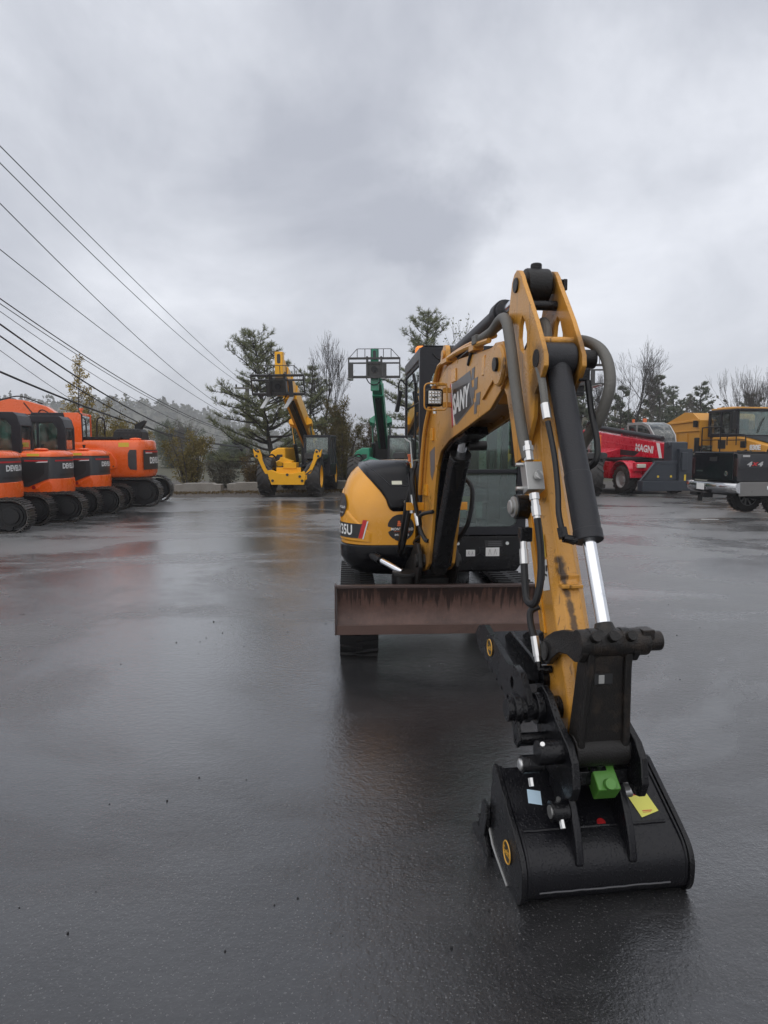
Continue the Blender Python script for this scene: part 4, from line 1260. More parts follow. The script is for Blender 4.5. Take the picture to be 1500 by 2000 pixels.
    b = MB(AM); b.box((1.62, -0.10, 2.225), (0.08, 0.07, 0.05)); b.build('pipe_union', MT['sleeve'], boom, bevel=0.006)
    # ear brackets at mid height
    b = MB(AM)
    for s in (-1, 1):
        vv = sorted((s * 0.10, s * 0.235))
        b.ext([(0.10, 1.18), (0.13, 1.18), (0.13, 1.24), (0.10, 1.24)], vv[0], vv[1])
    b.build_each('hose_bracket', MT['yellow'], boom, bevel=0.004)
    b = MB(AM)
    b.tube(smooth_path([(0.10, -0.16, 1.55), (0.13, -0.19, 1.40), (0.16, -0.15, 1.10), (0.24, -0.12, 0.98), (0.30, -0.10, 0.97)], 7), 0.016, 8)
    b.tube(smooth_path([(0.12, -0.19, 1.50), (0.11, -0.20, 1.35), (0.115, -0.20, 1.22)], 7), 0.014, 8)
    b.tube(smooth_path([(0.42, 0.11, 1.46), (0.50, 0.17, 1.36), (0.50, 0.15, 1.14), (0.40, 0.12, 1.02), (0.32, 0.10, 0.96)], 7), 0.016, 8)
    b.tube(smooth_path([(0.45, -0.10, 1.20), (0.30, -0.16, 1.16), (0.24, -0.15, 1.08)], 6), 0.014, 8)
    b.build_each('hose', MT['hose'], boom)
    b = MB(AM)
    b.cyl((0.11, -0.19, 1.16), (0.115, -0.19, 1.30), 0.018, n=10); b.cyl((0.17, -0.152, 1.07), (0.14, -0.165, 1.16), 0.019, n=10)
    b.build_each('hose_fitting', MT['zinc'], boom)
    # work lamp on the left of the boom
    b = MB(AM)
    lu, lv, lw = 0.99, -0.205, 1.965
    b.box((lu - 0.035, lv, lw), (0.05, 0.112, 0.112)); lamp = b.build('work_lamp', MT['blackmatt'], root, bevel=0.02)
    b = MB(AM); b.box((lu - 0.008, lv, lw), (0.012, 0.084, 0.084)); ln = b.build('lamp_lens', MT['lens'], lamp, bevel=0.012)
    b = MB(AM)
    for i in range(4):
        for j in (-1.5, -0.6, 0.6, 1.5):
            b.lathe([(0.0, 0.004), (0.0085, 0.003), (0.0098, 0)], (lu - 0.002, lv - 0.0285 + 0.019 * i, lw + j * 0.0205), (1, 0, 0), 10)
    b.build('reflector', MT['chrome'], lamp)
    g = MB(AM); fr = rrect(lv - 0.072, lv + 0.072, lw - 0.080, lw + 0.085, 0.028, 4)
    b = MB(AM); b.tube([(lu + 0.012, p[0], p[1]) for p in fr] + [(lu + 0.012, fr[0][0], fr[0][1])], 0.0055, 6)
    b.bx(lu - 0.05, lu + 0.015, lv + 0.0, lv + 0.072, lw + 0.073, lw + 0.086)
    for w in (-0.045, 0.045):
        b.bx(lu - 0.03, lu + 0.0, lv + 0.05, -bw + 0.002, lw + w - 0.016, lw + w + 0.016)
    b.build('lamp_guard', MT['arm'], lamp, bevel=0.002)
    b = MB(AM); b.tube([(lu - 0.01, lv - 0.02, lw + 0.07), (lu - 0.01, lv - 0.02, lw + 0.10)], 0.012, 8); b.tube([(lu - 0.01, lv + 0.0, lw - 0.07), (lu - 0.01, lv + 0.0, lw - 0.10)], 0.012, 8); b.build_each('lamp_stud', MT['zinc'], lamp)
    text('SANY', 0.016, AM @ face_m((lu - 0.0012, lv, lw), (0, 1, 0), (0, 0, 1)), MT['blackp'], lamp, bold=0.0006, extrude=0.0003)

    # ---- lift cylinder with its guard
    b = MB(AM); b.cyl((0.20, 0, 0.74), (0.82, 0, 1.58), 0.062, n=24); b.cyl((0.80, 0, 1.55), (0.84, 0, 1.61), 0.07, n=24)
    lc = b.build('lift_cylinder', MT['grease'], root)
    b = MB(AM); b.cyl((0.80, 0, 1.56), (0.93, 0, 1.73), 0.032, n=16); b.build('lift_rod', MT['chrome'], lc)
    b = MB(AM); b.cyl((0.92, 0.03, 1.665), (0.92, 0.145, 1.665), 0.032, n=18); b.build('lift_pin', MT['grease'], lc)
    b = MB(AM)
    gp = [(0.26, 0.795), (0.37, 1.05), (0.455, 1.32), (0.55, 1.53), (0.68, 1.635), (0.93, 1.71), (1.2, 1.752)]
    b.loft([[(u + 0.030, -0.074, w - 0.022), (u + 0.030, 0.074, w - 0.022), (u - 0.01, 0.074, w + 0.03), (u - 0.01, -0.074, w + 0.03)] for u, w in gp])
    b.build('boom_underplate', MT['black'], root, bevel=0.004)
    b = MB(AM)
    gp = [(0.25, 0.80), (0.36, 0.95), (0.52, 1.18), (0.78, 1.555), (0.83, 1.60)]
    b.loft([[(u + 0.062, -0.052, w - 0.040), (u + 0.062, 0.046, w - 0.040), (u + 0.020, 0.066, w - 0.010), (u + 0.010, 0.066, w - 0.003), (u + 0.010, -0.078, w - 0.003), (u + 0.020, -0.078, w - 0.010)] for u, w in gp])
    b.build('cylinder_guard', MT['black'], root, bevel=0.012)

    # ---- stick cylinder on top of the boom
    p0 = Vector((0.70, 0, 2.265)); p1 = Vector((2.20, 0, 2.385)); d = (p1 - p0).normalized()
    b = MB(AM); b.cyl(p0 + d * 0.02, p0 + d * 1.03, 0.055, n=24); b.cyl(p0 + d * 0.98, p0 + d * 1.06, 0.068, n=24); b.cyl(p0 + d * 1.05, p0 + d * 1.09, 0.058, n=24)
    b.cyl((0.70, -0.05, 2.265), (0.70, 0.05, 2.265), 0.06, n=20)
    sc_ = b.build('stick_cylinder', MT['cylgrey'], root, bevel=0.004)
    b = MB(AM); b.cyl(p0 + d * 1.0, p1, 0.032, n=18); b.build('stick_rod', MT['chrome'], sc_)
    b = MB(AM)
    off = Vector((0, -0.03, -0.078))
    b.tube([p0 + d * 0.12 + off, p0 + d * 0.85 + off], 0.02, 8); b.tube([p0 + d * 0.95 + off * 0.6, p0 + d * 0.85 + off], 0.018, 8)
    b.tube(smooth_path([p0 + d * 0.75 + Vector((0, -0.06, -0.05)), p0 + d * 0.78 + Vector((0, -0.10, -0.13)), p0 + d * 0.70 + Vector((0, -0.10, -0.2))], 5), 0.012, 8)
    b.build_each('cylinder_pipe', MT['cylgrey'], sc_)
    b = MB(AM); b.cyl((2.20, -0.055, 2.385), (2.20, 0.055, 2.385), 0.076, n=28); b.cyl((2.20, 0, 2.45), (2.20, 0, 2.485), 0.026, n=12)
    b.build('rod_eye', MT['grease'], sc_, bevel=0.008)

    # ---- stick
    def stick_ring(w, ub, uf, hw, ch):
        return [(ub, -hw, w), (ub, hw, w), (uf - ch * 1.2, hw, w - 0.0), (uf, hw - ch, w), (uf, -hw + ch, w), (uf - ch * 1.2, -hw, w)]
    b = MB(AM)
    b.loft([stick_ring(*q) for q in ((1.98, 2.08, 2.40, 0.070, 0.03), (1.83, 2.145, 2.37, 0.070, 0.034), (1.60, 2.265, 2.43, 0.070, 0.036), (1.38, 2.36, 2.535, 0.070, 0.036), (1.0, 2.51, 2.715, 0.070, 0.034), (0.70, 2.63, 2.86, 0.070, 0.03), (0.60, 2.67, 2.885, 0.068, 0.03), (0.53, 2.70, 2.86, 0.064, 0.03), (0.51, 2.73, 2.82, 0.06, 0.02))])
    stick = b.build('stick', MT['arm'], root, bevel=0.007)
    plate = [(2.455, 1.78), (2.463, 1.88), (2.535, 1.94), (2.572, 1.985), (2.568, 2.03), (2.53, 2.09), (2.455, 2.19), (2.365, 2.295), (2.29, 2.38), (2.265, 2.415), (2.235, 2.442), (2.20, 2.452), (2.165, 2.442), (2.135, 2.412), (2.118, 2.36), (2.10, 2.30), (2.04, 2.16), (1.96, 2.10), (1.945, 2.03), (1.99, 1.965), (2.08, 1.90), (2.15, 1.76), (2.22, 1.58), (2.30, 1.60), (2.38, 1.66)]
    hole = [(2.285, 2.235), (2.255, 2.20), (2.245, 2.14), (2.268, 2.09), (2.315, 2.065), (2.352, 2.09), (2.350, 2.15), (2.318, 2.21)]
    for nm, v0, v1 in (('stick_plate', -0.092, -0.071), ('stick_plate', 0.071, 0.092)):
        b = MB(AM); b.ext(plate, v0, v1, holes=[hole]); b.build(nm, MT['arm'], stick, bevel=0.004)
    b = MB(AM)
    b.cyl((2.20, -0.100, 2.385), (2.20, 0.125, 2.385), 0.034, n=20); b.box((2.20, 0.122, 2.385), (0.10, 0.02, 0.05))
    b.cyl((2.475, -0.095, 2.025), (2.475, 0.165, 2.025), 0.040, n=22)
    b.build_each('stick_pin', MT['grease'], stick, bevel=0.004)
    b = MB(AM); b.cyl((2.27, -0.071, 2.285), (2.27, 0.071, 2.285), 0.022, n=14); b.build('spacer_bar', MT['black'], stick)
    b = MB(AM); b.cyl((2.47, -0.071, 2.10), (2.47, 0.071, 2.10), 0.017, n=14); b.build('tie_bar', MT['arm'], stick)
    b = MB(AM); b.bx(2.655, 2.70, -0.045, 0.045, 1.085, 1.10); b.bx(2.625, 2.66, -0.045, 0.045, 1.10, 1.135); b.build('stop_block', MT['arm'], stick, bevel=0.004)
    # bare flange strip along the left rear edge
    b = MB(AM)
    b.loft([[(ub - 0.004, -0.080, w), (ub - 0.004, -0.069, w), (ub + 0.045, -0.069, w), (ub + 0.045, -0.080, w)] for w, ub in ((1.72, 2.20), (1.60, 2.265), (1.38, 2.36), (1.0, 2.51), (0.88, 2.56))])
    b.build('flange', MT['yellow'], stick, bevel=0.002)
    # warning labels on the left face
    def left_label(w0, w1, u0, mat, name):
        g = MB(AM); k = lambda w: 2.36 + (1.38 - w) * 0.3947
        g.add([(k(w0) + u0, -0.0715, w0), (k(w0) + u0 + 0.075, -0.0715, w0 + 0.02), (k(w1) + u0 + 0.075, -0.0715, w1 + 0.02), (k(w1) + u0, -0.0715, w1)], [(0, 1, 2, 3)])
        return g.build(name, mat, stick, smooth=0)
    left_label(1.18, 1.27, 0.07, MT['yellowp'], 'warning_label')
    wl = left_label(1.05, 1.17, 0.07, MT['white'], 'warning_label')
    g = MB(AM); g.bx(2.57, 2.575, -0.0735, -0.0718, 1.10, 1.16); g.bx(2.56, 2.60, -0.0735, -0.0718, 1.12, 1.128); g.bx(2.585, 2.60, -0.0735, -0.0718, 1.14, 1.165); g.build('pictogram', MT['blackp'], wl, smooth=0)

    # ---- bucket cylinder
    q0 = Vector((2.475, 0.0, 2.025)); q1 = Vector((3.01, 0.0, 0.955)); d = (q1 - q0).normalized(); Lq = (q1 - q0).length
    b = MB(AM)
    b.cyl(q0 + d * 0.06, q0 + d * 0.54, 0.050, n=28); b.cyl(q0 + d * 0.535, q0 + d * 0.775, 0.0535, n=28); b.cyl(q0 + d * 0.77, q0 + d * 0.815, 0.056, n=28)
    b.cyl((2.475, -0.066, 2.025), (2.475, 0.066, 2.025), 0.068, n=26)
    b.cyl(q0 + d * 0.02, q0 + d * 0.12, 0.047, 0.050, n=24)
    bc = b.build('bucket_cylinder', MT['cylgrey'], root, bevel=0.004)
    b = MB(AM); b.cyl(q0 + d * 0.79, q0 + d * (Lq - 0.03), 0.026, n=22); b.build('bucket_rod', MT['chrome'], bc)
    b = MB(AM); b.cyl(q0 + d * (Lq - 0.065), q1, 0.032, 0.05, n=20); b.build('rod_end', MT['grease'], bc)
    b = MB(AM)
    side = Vector((0.0, -0.082, 0)); fr_ = Vector((0.02, 0, 0))
    b.tube(smooth_path([q0 + d * 0.30 + side * 1.05, q0 + d * 0.45 + side * 1.0, q0 + d * 0.60 + side * 1.1, q0 + d * 0.70 + side * 1.25, q0 + d * 0.80 + side * 1.2], 5), 0.012, 8)
    b.tube([q0 + d * 0.80 + side * 1.2, q0 + d * 0.815 + side * 0.7], 0.014, 8)
    b.build_each('cylinder_pipe', MT['hose'], bc)
    b = MB(AM)
    b.cyl(q0 + d * 0.76 + side * 1.22, q0 + d * 0.80 + side * 1.2, 0.021, n=6); b.cyl(q0 + d * 0.80 + side * 1.22, q0 + d * 0.81 + side * 0.6, 0.017, n=10)
    b.build('elbow', MT['black'], bc)
    b = MB(AM); b.tube(smooth_path([q0 + d * -0.02 + side * 0.9 + Vector((-0.05, 0, 0)), q0 + d * 0.10 + side * 1.0, q0 + d * 0.24 + side * 1.05], 5), 0.017, 8); b.build('cylinder_hose', MT['sleeve'], bc)
    b = MB(AM); b.cyl(q0 + d * 0.22 + side * 1.05, q0 + d * 0.29 + side * 1.05, 0.019, n=10); b.build('cylinder_fitting', MT['zinc'], bc)

    # ---- hoses down the stick
    b = MB(AM)
    b.tube(smooth_path([(1.62, -0.10, 2.225), (1.85, -0.10, 2.235), (2.05, -0.115, 2.26), (2.20, -0.135, 2.22), (2.29, -0.14, 2.08), (2.36, -0.135, 1.88), (2.43, -0.128, 1.70), (2.475, -0.12, 1.605)], 8), 0.0255, 12)
    b.build_each('sleeved_hose', MT['sleeve'], root)
    b = MB(AM)
    b.tube(smooth_path([(2.05, 0.10, 2.06), (2.28, 0.155, 2.13), (2.50, 0.185, 2.06), (2.59, 0.185, 1.92), (2.55, 0.165, 1.78), (2.48, 0.13, 1.68), (2.44, 0.11, 1.60)], 8), 0.024, 12)
    b.tube(smooth_path([(2.06, 0.02, 2.12), (2.20, 0.03, 2.22), (2.30, 0.02, 2.17), (2.34, 0.0, 2.05)], 8), 0.022, 10)
    b.build_each('sleeved_hose', MT['sleeve'], root)
    b = MB(AM)
    b.tube(smooth_path([(2.53, 0.115, 1.93), (2.55, 0.125, 1.80), (2.60, 0.13, 1.68), (2.62, 0.12, 1.60), (2.58, 0.09, 1.56)], 8), 0.014, 8)
    b.build('stick_hose', MT['hose'], root)
    b = MB(AM); b.box((2.51, 0.10, 1.955), (0.05, 0.05, 0.055)); b.build('hose_elbow', MT['black'], root, bevel=0.008)
    # valve block
    b = MB(AM); b.box((2.515, -0.112, 1.525), (0.065, 0.075, 0.125), rot=Matrix.Rotation(R(-22), 3, 'Y')); vb = b.build('valve_block', MT['alu'], root, bevel=0.004)
    b = MB(AM)
    b.cyl((2.555, -0.105, 1.535), (2.575, -0.105, 1.543), 0.018, n=8); b.box((2.578, -0.105, 1.543), (0.01, 0.014, 0.04), rot=Matrix.Rotation(R(30), 3, 'X'))
    b.cyl((2.50, -0.135, 1.48), (2.50, -0.178, 1.48), 0.009, n=8); b.cyl((2.49, -0.135, 1.58), (2.49, -0.178, 1.58), 0.009, n=8)
    b.build_each('valve_knob', MT['zinc'], vb)
    b = MB(AM)
    for (w0, w1, rr) in ((1.595, 1.635, 0.022), (1.635, 1.655, 0.026), (1.655, 1.675, 0.020)):
        b.cyl((2.515 - (w0 - 1.525) * .4, -0.118, w0), (2.515 - (w1 - 1.525) * .4, -0.118, w1), rr, n=8)
    for (w0, w1, rr) in ((1.46, 1.435, 0.022), (1.435, 1.41, 0.017), (1.41, 1.37, 0.020), (1.37, 1.345, 0.015)):
        b.cyl((2.53 + (1.5 - w0) * .4, -0.115, w0), (2.53 + (1.5 - w1) * .4, -0.115, w1), rr, n=8)
    b.build_each('valve_fitting', MT['zinc'], vb)
    b = MB(AM); b.bx(2.46, 2.50, -0.105, -0.071, 1.44, 1.60); b.build('valve_bracket', MT['yellow'], vb, bevel=0.003)
    b = MB(AM)
    b.tube(smooth_path([(2.59, -0.115, 1.36), (2.635, -0.115, 1.24), (2.66, -0.122, 1.12), (2.66, -0.14, 1.03), (2.635, -0.155, 1.015), (2.60, -0.16, 1.04), (2.56, -0.155, 1.13), (2.53, -0.150, 1.20)], 8), 0.0155, 10)
    b.tube(smooth_path([(2.56, -0.09, 0.985), (2.56, -0.125, 0.965), (2.59, -0.135, 0.92), (2.63, -0.130, 0.86)], 8), 0.0145, 10)
    b.build_each('thumb_hose', MT['hose'], root)
    b = MB(AM)
    for (a_, b_, rr) in (((2.545, -0.152, 1.165), (2.525, -0.149, 1.225), 0.018), ((2.525, -0.149, 1.225), (2.515, -0.147, 1.255), 0.014), ((2.625, -0.131, 0.875), (2.655, -0.128, 0.80), 0.017), ((2.655, -0.128, 0.80), (2.665, -0.127, 0.775), 0.013)):
        b.cyl(a_, b_, rr, n=8)
    b.build_each('hose_coupling', MT['zinc'], root)
    b = MB(AM)
    b.box((2.50, -0.135, 1.285), (0.05, 0.05, 0.06)); b.tube([(2.665, -0.127, 0.78), (2.675, -0.127, 0.755), (2.68, -0.075, 0.75)], 0.017, 8)
    b.cyl((2.36, -0.072, 1.39), (2.36, -0.135, 1.39), 0.055, n=24)
    b.build_each('hose_port', MT['black'], root, bevel=0.004)
    b = MB(AM); b.lathe([(0.046, 0), (0.046, 0.012), (0.032, 0.014), (0.032, 0.024), (0.026, 0.028)], (2.36, -0.134, 1.39), (0, -1, 0), 24); b.build('port_cap', MT['alu'], root)

    # ---- bucket linkage
    b = MB(AM)
    L2 = [(2.655, 0.835), (2.665, 0.865), (2.70, 0.895), (2.78, 0.935), (2.87, 0.965), (2.95, 0.98), (3.02, 0.995), (3.055, 0.965), (3.055, 0.92), (3.03, 0.885), (2.985, 0.875), (2.92, 0.882), (2.84, 0.868), (2.77, 0.825), (2.725, 0.785), (2.69, 0.78)]
    b.ext(L2, -0.112, -0.086); b.ext(L2, 0.086, 0.112)
    lk = b.build_each('side_link', MT['grease'], root, bevel=0.005)[0]
    b = MB(AM); b.cyl((3.01, -0.114, 0.95), (3.01, 0.15, 0.95), 0.05, n=28); b.cyl((3.01, -0.075, 0.95), (3.01, -0.04, 0.95), 0.053, n=28); b.cyl((3.01, 0.045, 0.95), (3.01, 0.08, 0.95), 0.053, n=28)
    b.cyl((3.01, 0.148, 0.95), (3.01, 0.205, 0.95), 0.036, n=24); b.bx(2.99, 3.05, 0.118, 0.165, 0.965, 1.0)
    b.cyl((2.70, -0.12, 0.835), (2.70, 0.12, 0.835), 0.04, n=20)
    b.build_each('link_pin', MT['grease'], lk, bevel=0.004)
    b = MB(AM)
    for v in (-0.065, 0.0, 0.068):
        b.cyl((3.045, v, 0.975), (3.075, v, 0.992), 0.019, n=12)
    b.build_each('pin_bolt', MT['grease'], lk, bevel=0.002)
    b = MB(AM)      # one-piece link down to the coupler
    hh = [(0.93, 0.085), (0.86, 0.085), (0.70, 0.094), (0.60, 0.10), (0.53, 0.098)]
    def lk_u(w): return 3.0 - (0.93 - w) * 0.10
    b.loft([[(lk_u(w) - 0.045, -h, w), (lk_u(w) - 0.045, h, w), (lk_u(w) + 0.035, h, w), (lk_u(w) + 0.035, -h, w)] for w, h in hh])
    b.loft([[(lk_u(w) + 0.034, -h, w), (lk_u(w) + 0.034, -h + 0.03, w), (lk_u(w) + 0.052, -h + 0.026, w), (lk_u(w) + 0.052, -h, w)] for w, h in hh])
    b.loft([[(lk_u(w) + 0.034, h - 0.03, w), (lk_u(w) + 0.034, h, w), (lk_u(w) + 0.052, h, w), (lk_u(w) + 0.052, h - 0.026, w)] for w, h in hh])
    b.cyl((2.96, -0.105, 0.53), (2.96, 0.105, 0.53), 0.062, n=26)
    b.build('centre_link', MT['grease'], root, bevel=0.008)
    b = MB(AM); b.bx(2.985, 3.026, -0.05, 0.02, 0.80, 0.86); lw_ = b.build('link_window', MT['blackp'], lk, bevel=0.002)
    b = MB(AM); b.bx(3.0, 3.028, -0.034, -0.012, 0.803, 0.835); b.build('link_stop', MT['alu'], lk, bevel=0.002)

    # ---- coupler
    b = MB(AM)
    cpl = [(2.68, 0.63), (2.70, 0.685), (2.75, 0.71), (2.81, 0.695), (2.90, 0.63), (3.02, 0.575), (3.065, 0.53), (3.085, 0.44), (3.06, 0.385), (3.02, 0.375), (2.97, 0.40), (2.86, 0.39), (2.76, 0.42), (2.71, 0.52)]
    b.ext(cpl, -0.145, -0.115); b.ext(cpl, 0.115, 0.145)
    b.bx(2.72, 2.98, -0.115, 0.115, 0.40, 0.455)
    cp_ = b.build('coupler', MT['black'], root, bevel=0.006)
    b = MB(AM)
    b.cyl((2.755, -0.29, 0.62), (2.755, 0.20, 0.62), 0.045, n=24); b.cyl((2.755, -0.175, 0.62), (2.755, -0.145, 0.62), 0.062, n=24); b.cyl((2.755, -0.265, 0.62), (2.755, -0.235, 0.62), 0.060, n=24)
    b.cyl((2.96, -0.235, 0.53), (2.96, 0.15, 0.53), 0.046, n=24); b.cyl((2.755, 0.145, 0.62), (2.755, 0.19, 0.62), 0.058, n=24)
    b.cyl((2.93, -0.285, 0.475), (2.93, -0.20, 0.475), 0.033, n=20)
    b.build_each('coupler_pin', MT['black'], cp_, bevel=0.004)
    b = MB(AM); b.lathe([(0.022, 0), (0.022, 0.006), (0.016, 0.010)], (2.93, -0.285, 0.475), (0, -1, 0), 16)
    b.cyl((2.985, -0.225, 0.565), (3.0, -0.23, 0.58), 0.009, n=8); b.cyl((2.97, -0.262, 0.44), (2.985, -0.262, 0.415), 0.010, n=6); b.build_each('grease_nipple', MT['zinc'], cp_)
    b = MB(AM)   # stay tube and its small bracket
    b.cyl((2.80, -0.262, 0.515), (2.80, -0.13, 0.515), 0.026, n=18)
    b.ext([(2.72, 0.66), (2.785, 0.64), (2.835, 0.52), (2.81, 0.485), (2.775, 0.49), (2.73, 0.58)], -0.262, -0.248)
    b.build('thumb_stay', MT['black'], cp_, bevel=0.004)
    b = MB(AM)
    b.box((2.985, 0.012, 0.418), (0.105, 0.088, 0.075), rot=Matrix.Rotation(R(38), 3, 'Y')); gl_ = b.build('lock_block', MT['green'], root, bevel=0.006)
    b = MB(AM); b.cyl((3.015, 0.012, 0.415), (3.055, 0.012, 0.44), 0.021, n=20); b.build('lock_knob', MT['green'], gl_, bevel=0.003)
    b = MB(AM); b.cyl((2.975, -0.005, 0.465), (2.99, -0.005, 0.49), 0.016, n=14); b.box((2.97, -0.005, 0.47), (0.05, 0.06, 0.012), rot=Matrix.Rotation(R(38), 3, 'Y')); b.build('lock_bolt', MT['black'], gl_, bevel=0.002)
    b = MB(AM)
    hel = [(2.90 - 0.0 * k + 0.022 * math.cos(k * 0.7), -0.035 + 0.022 * math.sin(k * 0.7), 0.455 + k * 0.0011) for k in range(64)]
    b.tube(hel, 0.005, 6); b.build('spring', MT['black'], gl_)

    # ---- thumb
    b = MB(AM)
    T = [(2.77, 0.69), (2.70, 0.745), (2.62, 0.755), (2.55, 0.735), (2.46, 0.755), (2.18, 0.815), (2.09, 0.792), (2.02, 0.735), (2.06, 0.70)]
    saw = []
    for k in range(6):
        u = 2.10 + k * 0.075
        saw += [(u, 0.675 - k * 0.016), (u + 0.055, 0.660 - k * 0.016), (u + 0.060, 0.685 - k * 0.016)]
    T2 = T + saw + [(2.57, 0.60), (2.66, 0.60), (2.70, 0.57), (2.76, 0.565), (2.80, 0.60), (2.80, 0.65)]
    hl = [(2.60 + 0.022 * math.cos(R(a)), 0.675 + 0.028 * math.sin(R(a))) for a in range(0, 360, 30)]
    b.ext(T2, -0.215, -0.190, holes=[hl]); b.ext(T2, 0.15, 0.175, holes=[hl])
    th = b.build('thumb', MT['black'], root, bevel=0.004)
    b = MB(AM)
    b.loft([[(2.08, -0.19, 0.755), (2.08, 0.15, 0.755), (2.08, 0.15, 0.735), (2.08, -0.19, 0.735)], [(2.22, -0.19, 0.715), (2.22, 0.15, 0.715), (2.22, 0.15, 0.695), (2.22, -0.19, 0.695)], [(2.52, -0.19, 0.655), (2.52, 0.15, 0.655), (2.52, 0.15, 0.635), (2.52, -0.19, 0.635)]])
    b.build('thumb_plate', MT['black'], th, bevel=0.003)
    b = MB(AM)
    for v in (-0.095, -0.005, 0.075):
        b.ext([(2.10, 0.735), (2.20, 0.785), (2.50, 0.745), (2.62, 0.70), (2.60, 0.65), (2.50, 0.655), (2.22, 0.710)], v, v + 0.016)
    b.build_each('thumb_rib', MT['black'], th, bevel=0.003)
    b = MB(AM); b.cyl((2.60, -0.10, 0.69), (2.60, -0.06, 0.69), 0.055, n=22); b.cyl((2.60, -0.108, 0.69), (2.60, -0.10, 0.69), 0.018, n=12); b.build('thumb_lug', MT['blackgloss'], th, bevel=0.004)

    # ---- bucket
    HB = 0.31
    BA = list(range(55, -91, -11)) + [-90]

    def sq(rx, rz, a):
        c, s_ = math.cos(R(a)), math.sin(R(a))
        if a >= 0: return (2.945 + rx * c, 0.115 + rz * s_)
        return (2.945 + rx * max(0.0, c) ** 0.55, 0.115 - rz * abs(s_) ** 0.72)
    sp = [(2.70, 0.345), (2.745, 0.392), (2.80, 0.388), (2.985, 0.245), (3.05, 0.20)]
    back = [(2.742, 0.375), (2.86, 0.3055), (2.975, 0.238)] + [sq(0.138, 0.115, a) for a in BA] + [(2.9, 0.0), (2.62, 0.0)]
    shell = back
    inner = [(u + (2.80 - u) * 0.05, w + (0.16 - w) * 0.08 + 0.0) for u, w in back]
    b = MB(AM)
    b.loft([[(o[0], -HB, o[1]), (o[0], HB, o[1]), (i[0], HB, i[1]), (i[0], -HB, i[1])] for o, i in zip(back, inner)])
    bk = b.build('bucket', MT['bucket'], root, smooth=50)
    side_p = [(2.725, 0.388), (2.75, 0.385), (2.982, 0.248)] + [sq(0.149, 0.124, a) for a in BA] + [(2.86, -0.008), (2.60, 0.002), (2.60, 0.03), (2.64, 0.10), (2.685, 0.17), (2.70, 0.28)]
    for v0, v1 in ((-HB - 0.02, -HB + 0.001), (HB - 0.001, HB + 0.02)):
        b = MB(AM); b.ext(side_p, v0, v1); b.build('side_plate', MT['black'], bk, bevel=0.004)
    for s in (-1, 1):     # bolt-on side cutters
        b = MB(AM); v = sorted((s * (HB + 0.021), s * (HB + 0.042)))
        b.ext([(2.70, 0.20), (2.715, 0.15), (2.68, 0.06), (2.74, 0.0), (2.60, -0.004), (2.50, 0.0), (2.50, 0.025), (2.56, 0.06), (2.60, 0.05), (2.63, 0.12), (2.64, 0.20)], v[0], v[1])
        b.build('side_cutter', MT['black'], bk, bevel=0.004)
    b = MB(AM); b.bx(2.50, 2.64, -HB - 0.02, HB + 0.02, -0.002, 0.022); b.build('bucket_lip', MT['black'], bk, bevel=0.004)
    for k in range(5):
        vv = -0.27 + 0.135 * k
        b = MB(AM); b.ext([(2.62, -0.003), (2.62, 0.034), (2.52, 0.03), (2.40, 0.006), (2.40, -0.001)], vv - 0.03, vv + 0.03); b.build('bucket_tooth', MT['black'], bk, bevel=0.005)
    b = MB(AM)    # weld beads
    rn = random.Random(2)
    b.tube([(2.978, -HB + 0.02 + 0.02 * k, 0.2395 + rn.uniform(-.001, .001)) for k in range(int((2 * HB - 0.04) / 0.02) + 1)], 0.0055, 6)
    b.build('weld_bead', MT['bucket'], bk)
    b = MB(AM); b.tube([(3.0805 + rn.uniform(-.001, .001), -HB + 0.05 + 0.02 * k, 0.062 + rn.uniform(-.0015, .0015)) for k in range(int((2 * HB - 0.12) / 0.02) + 1)], 0.0035, 6)
    b.build('weld_bead', paint('weld_grey', (0.055, 0.055, 0.06), rough=0.4, mottle=0.3), bk)
    for s in (-1, 1):
        b = MB(AM); b.tube([(u - 0.004, s * (HB - 0.008), w + 0.004) for u, w in back[:12]], 0.007, 6); b.build('weld_bead', MT['bucket'], bk)
    b = MB(AM); b.tube([(2.69, -HB - 0.022, 0.10), (2.74, -HB - 0.022, 0.055), (2.80, -HB - 0.022, 0.035), (2.93, -HB - 0.022, -0.0)], 0.004, 6); b.build('wear_line', MT['alu'], bk)
    ear = [(2.80, 0.335), (2.80, 0.43), (2.845, 0.455), (2.905, 0.44), (2.955, 0.40), (3.01, 0.345), (3.055, 0.265), (3.082, 0.185), (3.086, 0.155), (3.075, 0.145), (3.04, 0.165), (2.96, 0.225), (2.86, 0.30)]
    for v in (-0.125, 0.078):
        b = MB(AM); b.ext(ear, v, v + 0.030); b.build('bucket_ear', MT['bucket'], bk, bevel=0.008)
    b = MB(AM)
    b.cyl((2.99, -0.19, 0.315), (2.99, -0.126, 0.315), 0.040, n=22)
    b.build('bucket_pin', MT['black'], bk, bevel=0.004)
    b = MB(AM); b.lathe([(0.024, 0), (0.024, 0.004)], (2.99, -0.190, 0.315), (0, -1, 0), 16); b.cyl((3.02, -0.16, 0.30), (3.04, -0.16, 0.275), 0.010, n=6); b.cyl((2.985, -0.16, 0.35), (2.99, -0.16, 0.365), 0.009, n=6); b.lathe([(0.026, 0), (0.026, 0.03), (0.02, 0.034)], (2.955, 0.108, 0.36), (0, 1, 0), 16); b.build_each('pin_cap', MT['zinc'], bk)
    # stickers on the sloping top plate
    def top_pt(u, v, off=0.0025):
        t = (u - 2.742) / (2.975 - 2.742)
        w = 0.375 + (0.238 - 0.375) * t
        n = Vector((0.507, 0, 0.862))
        return Vector((u, v, w)) + n * off
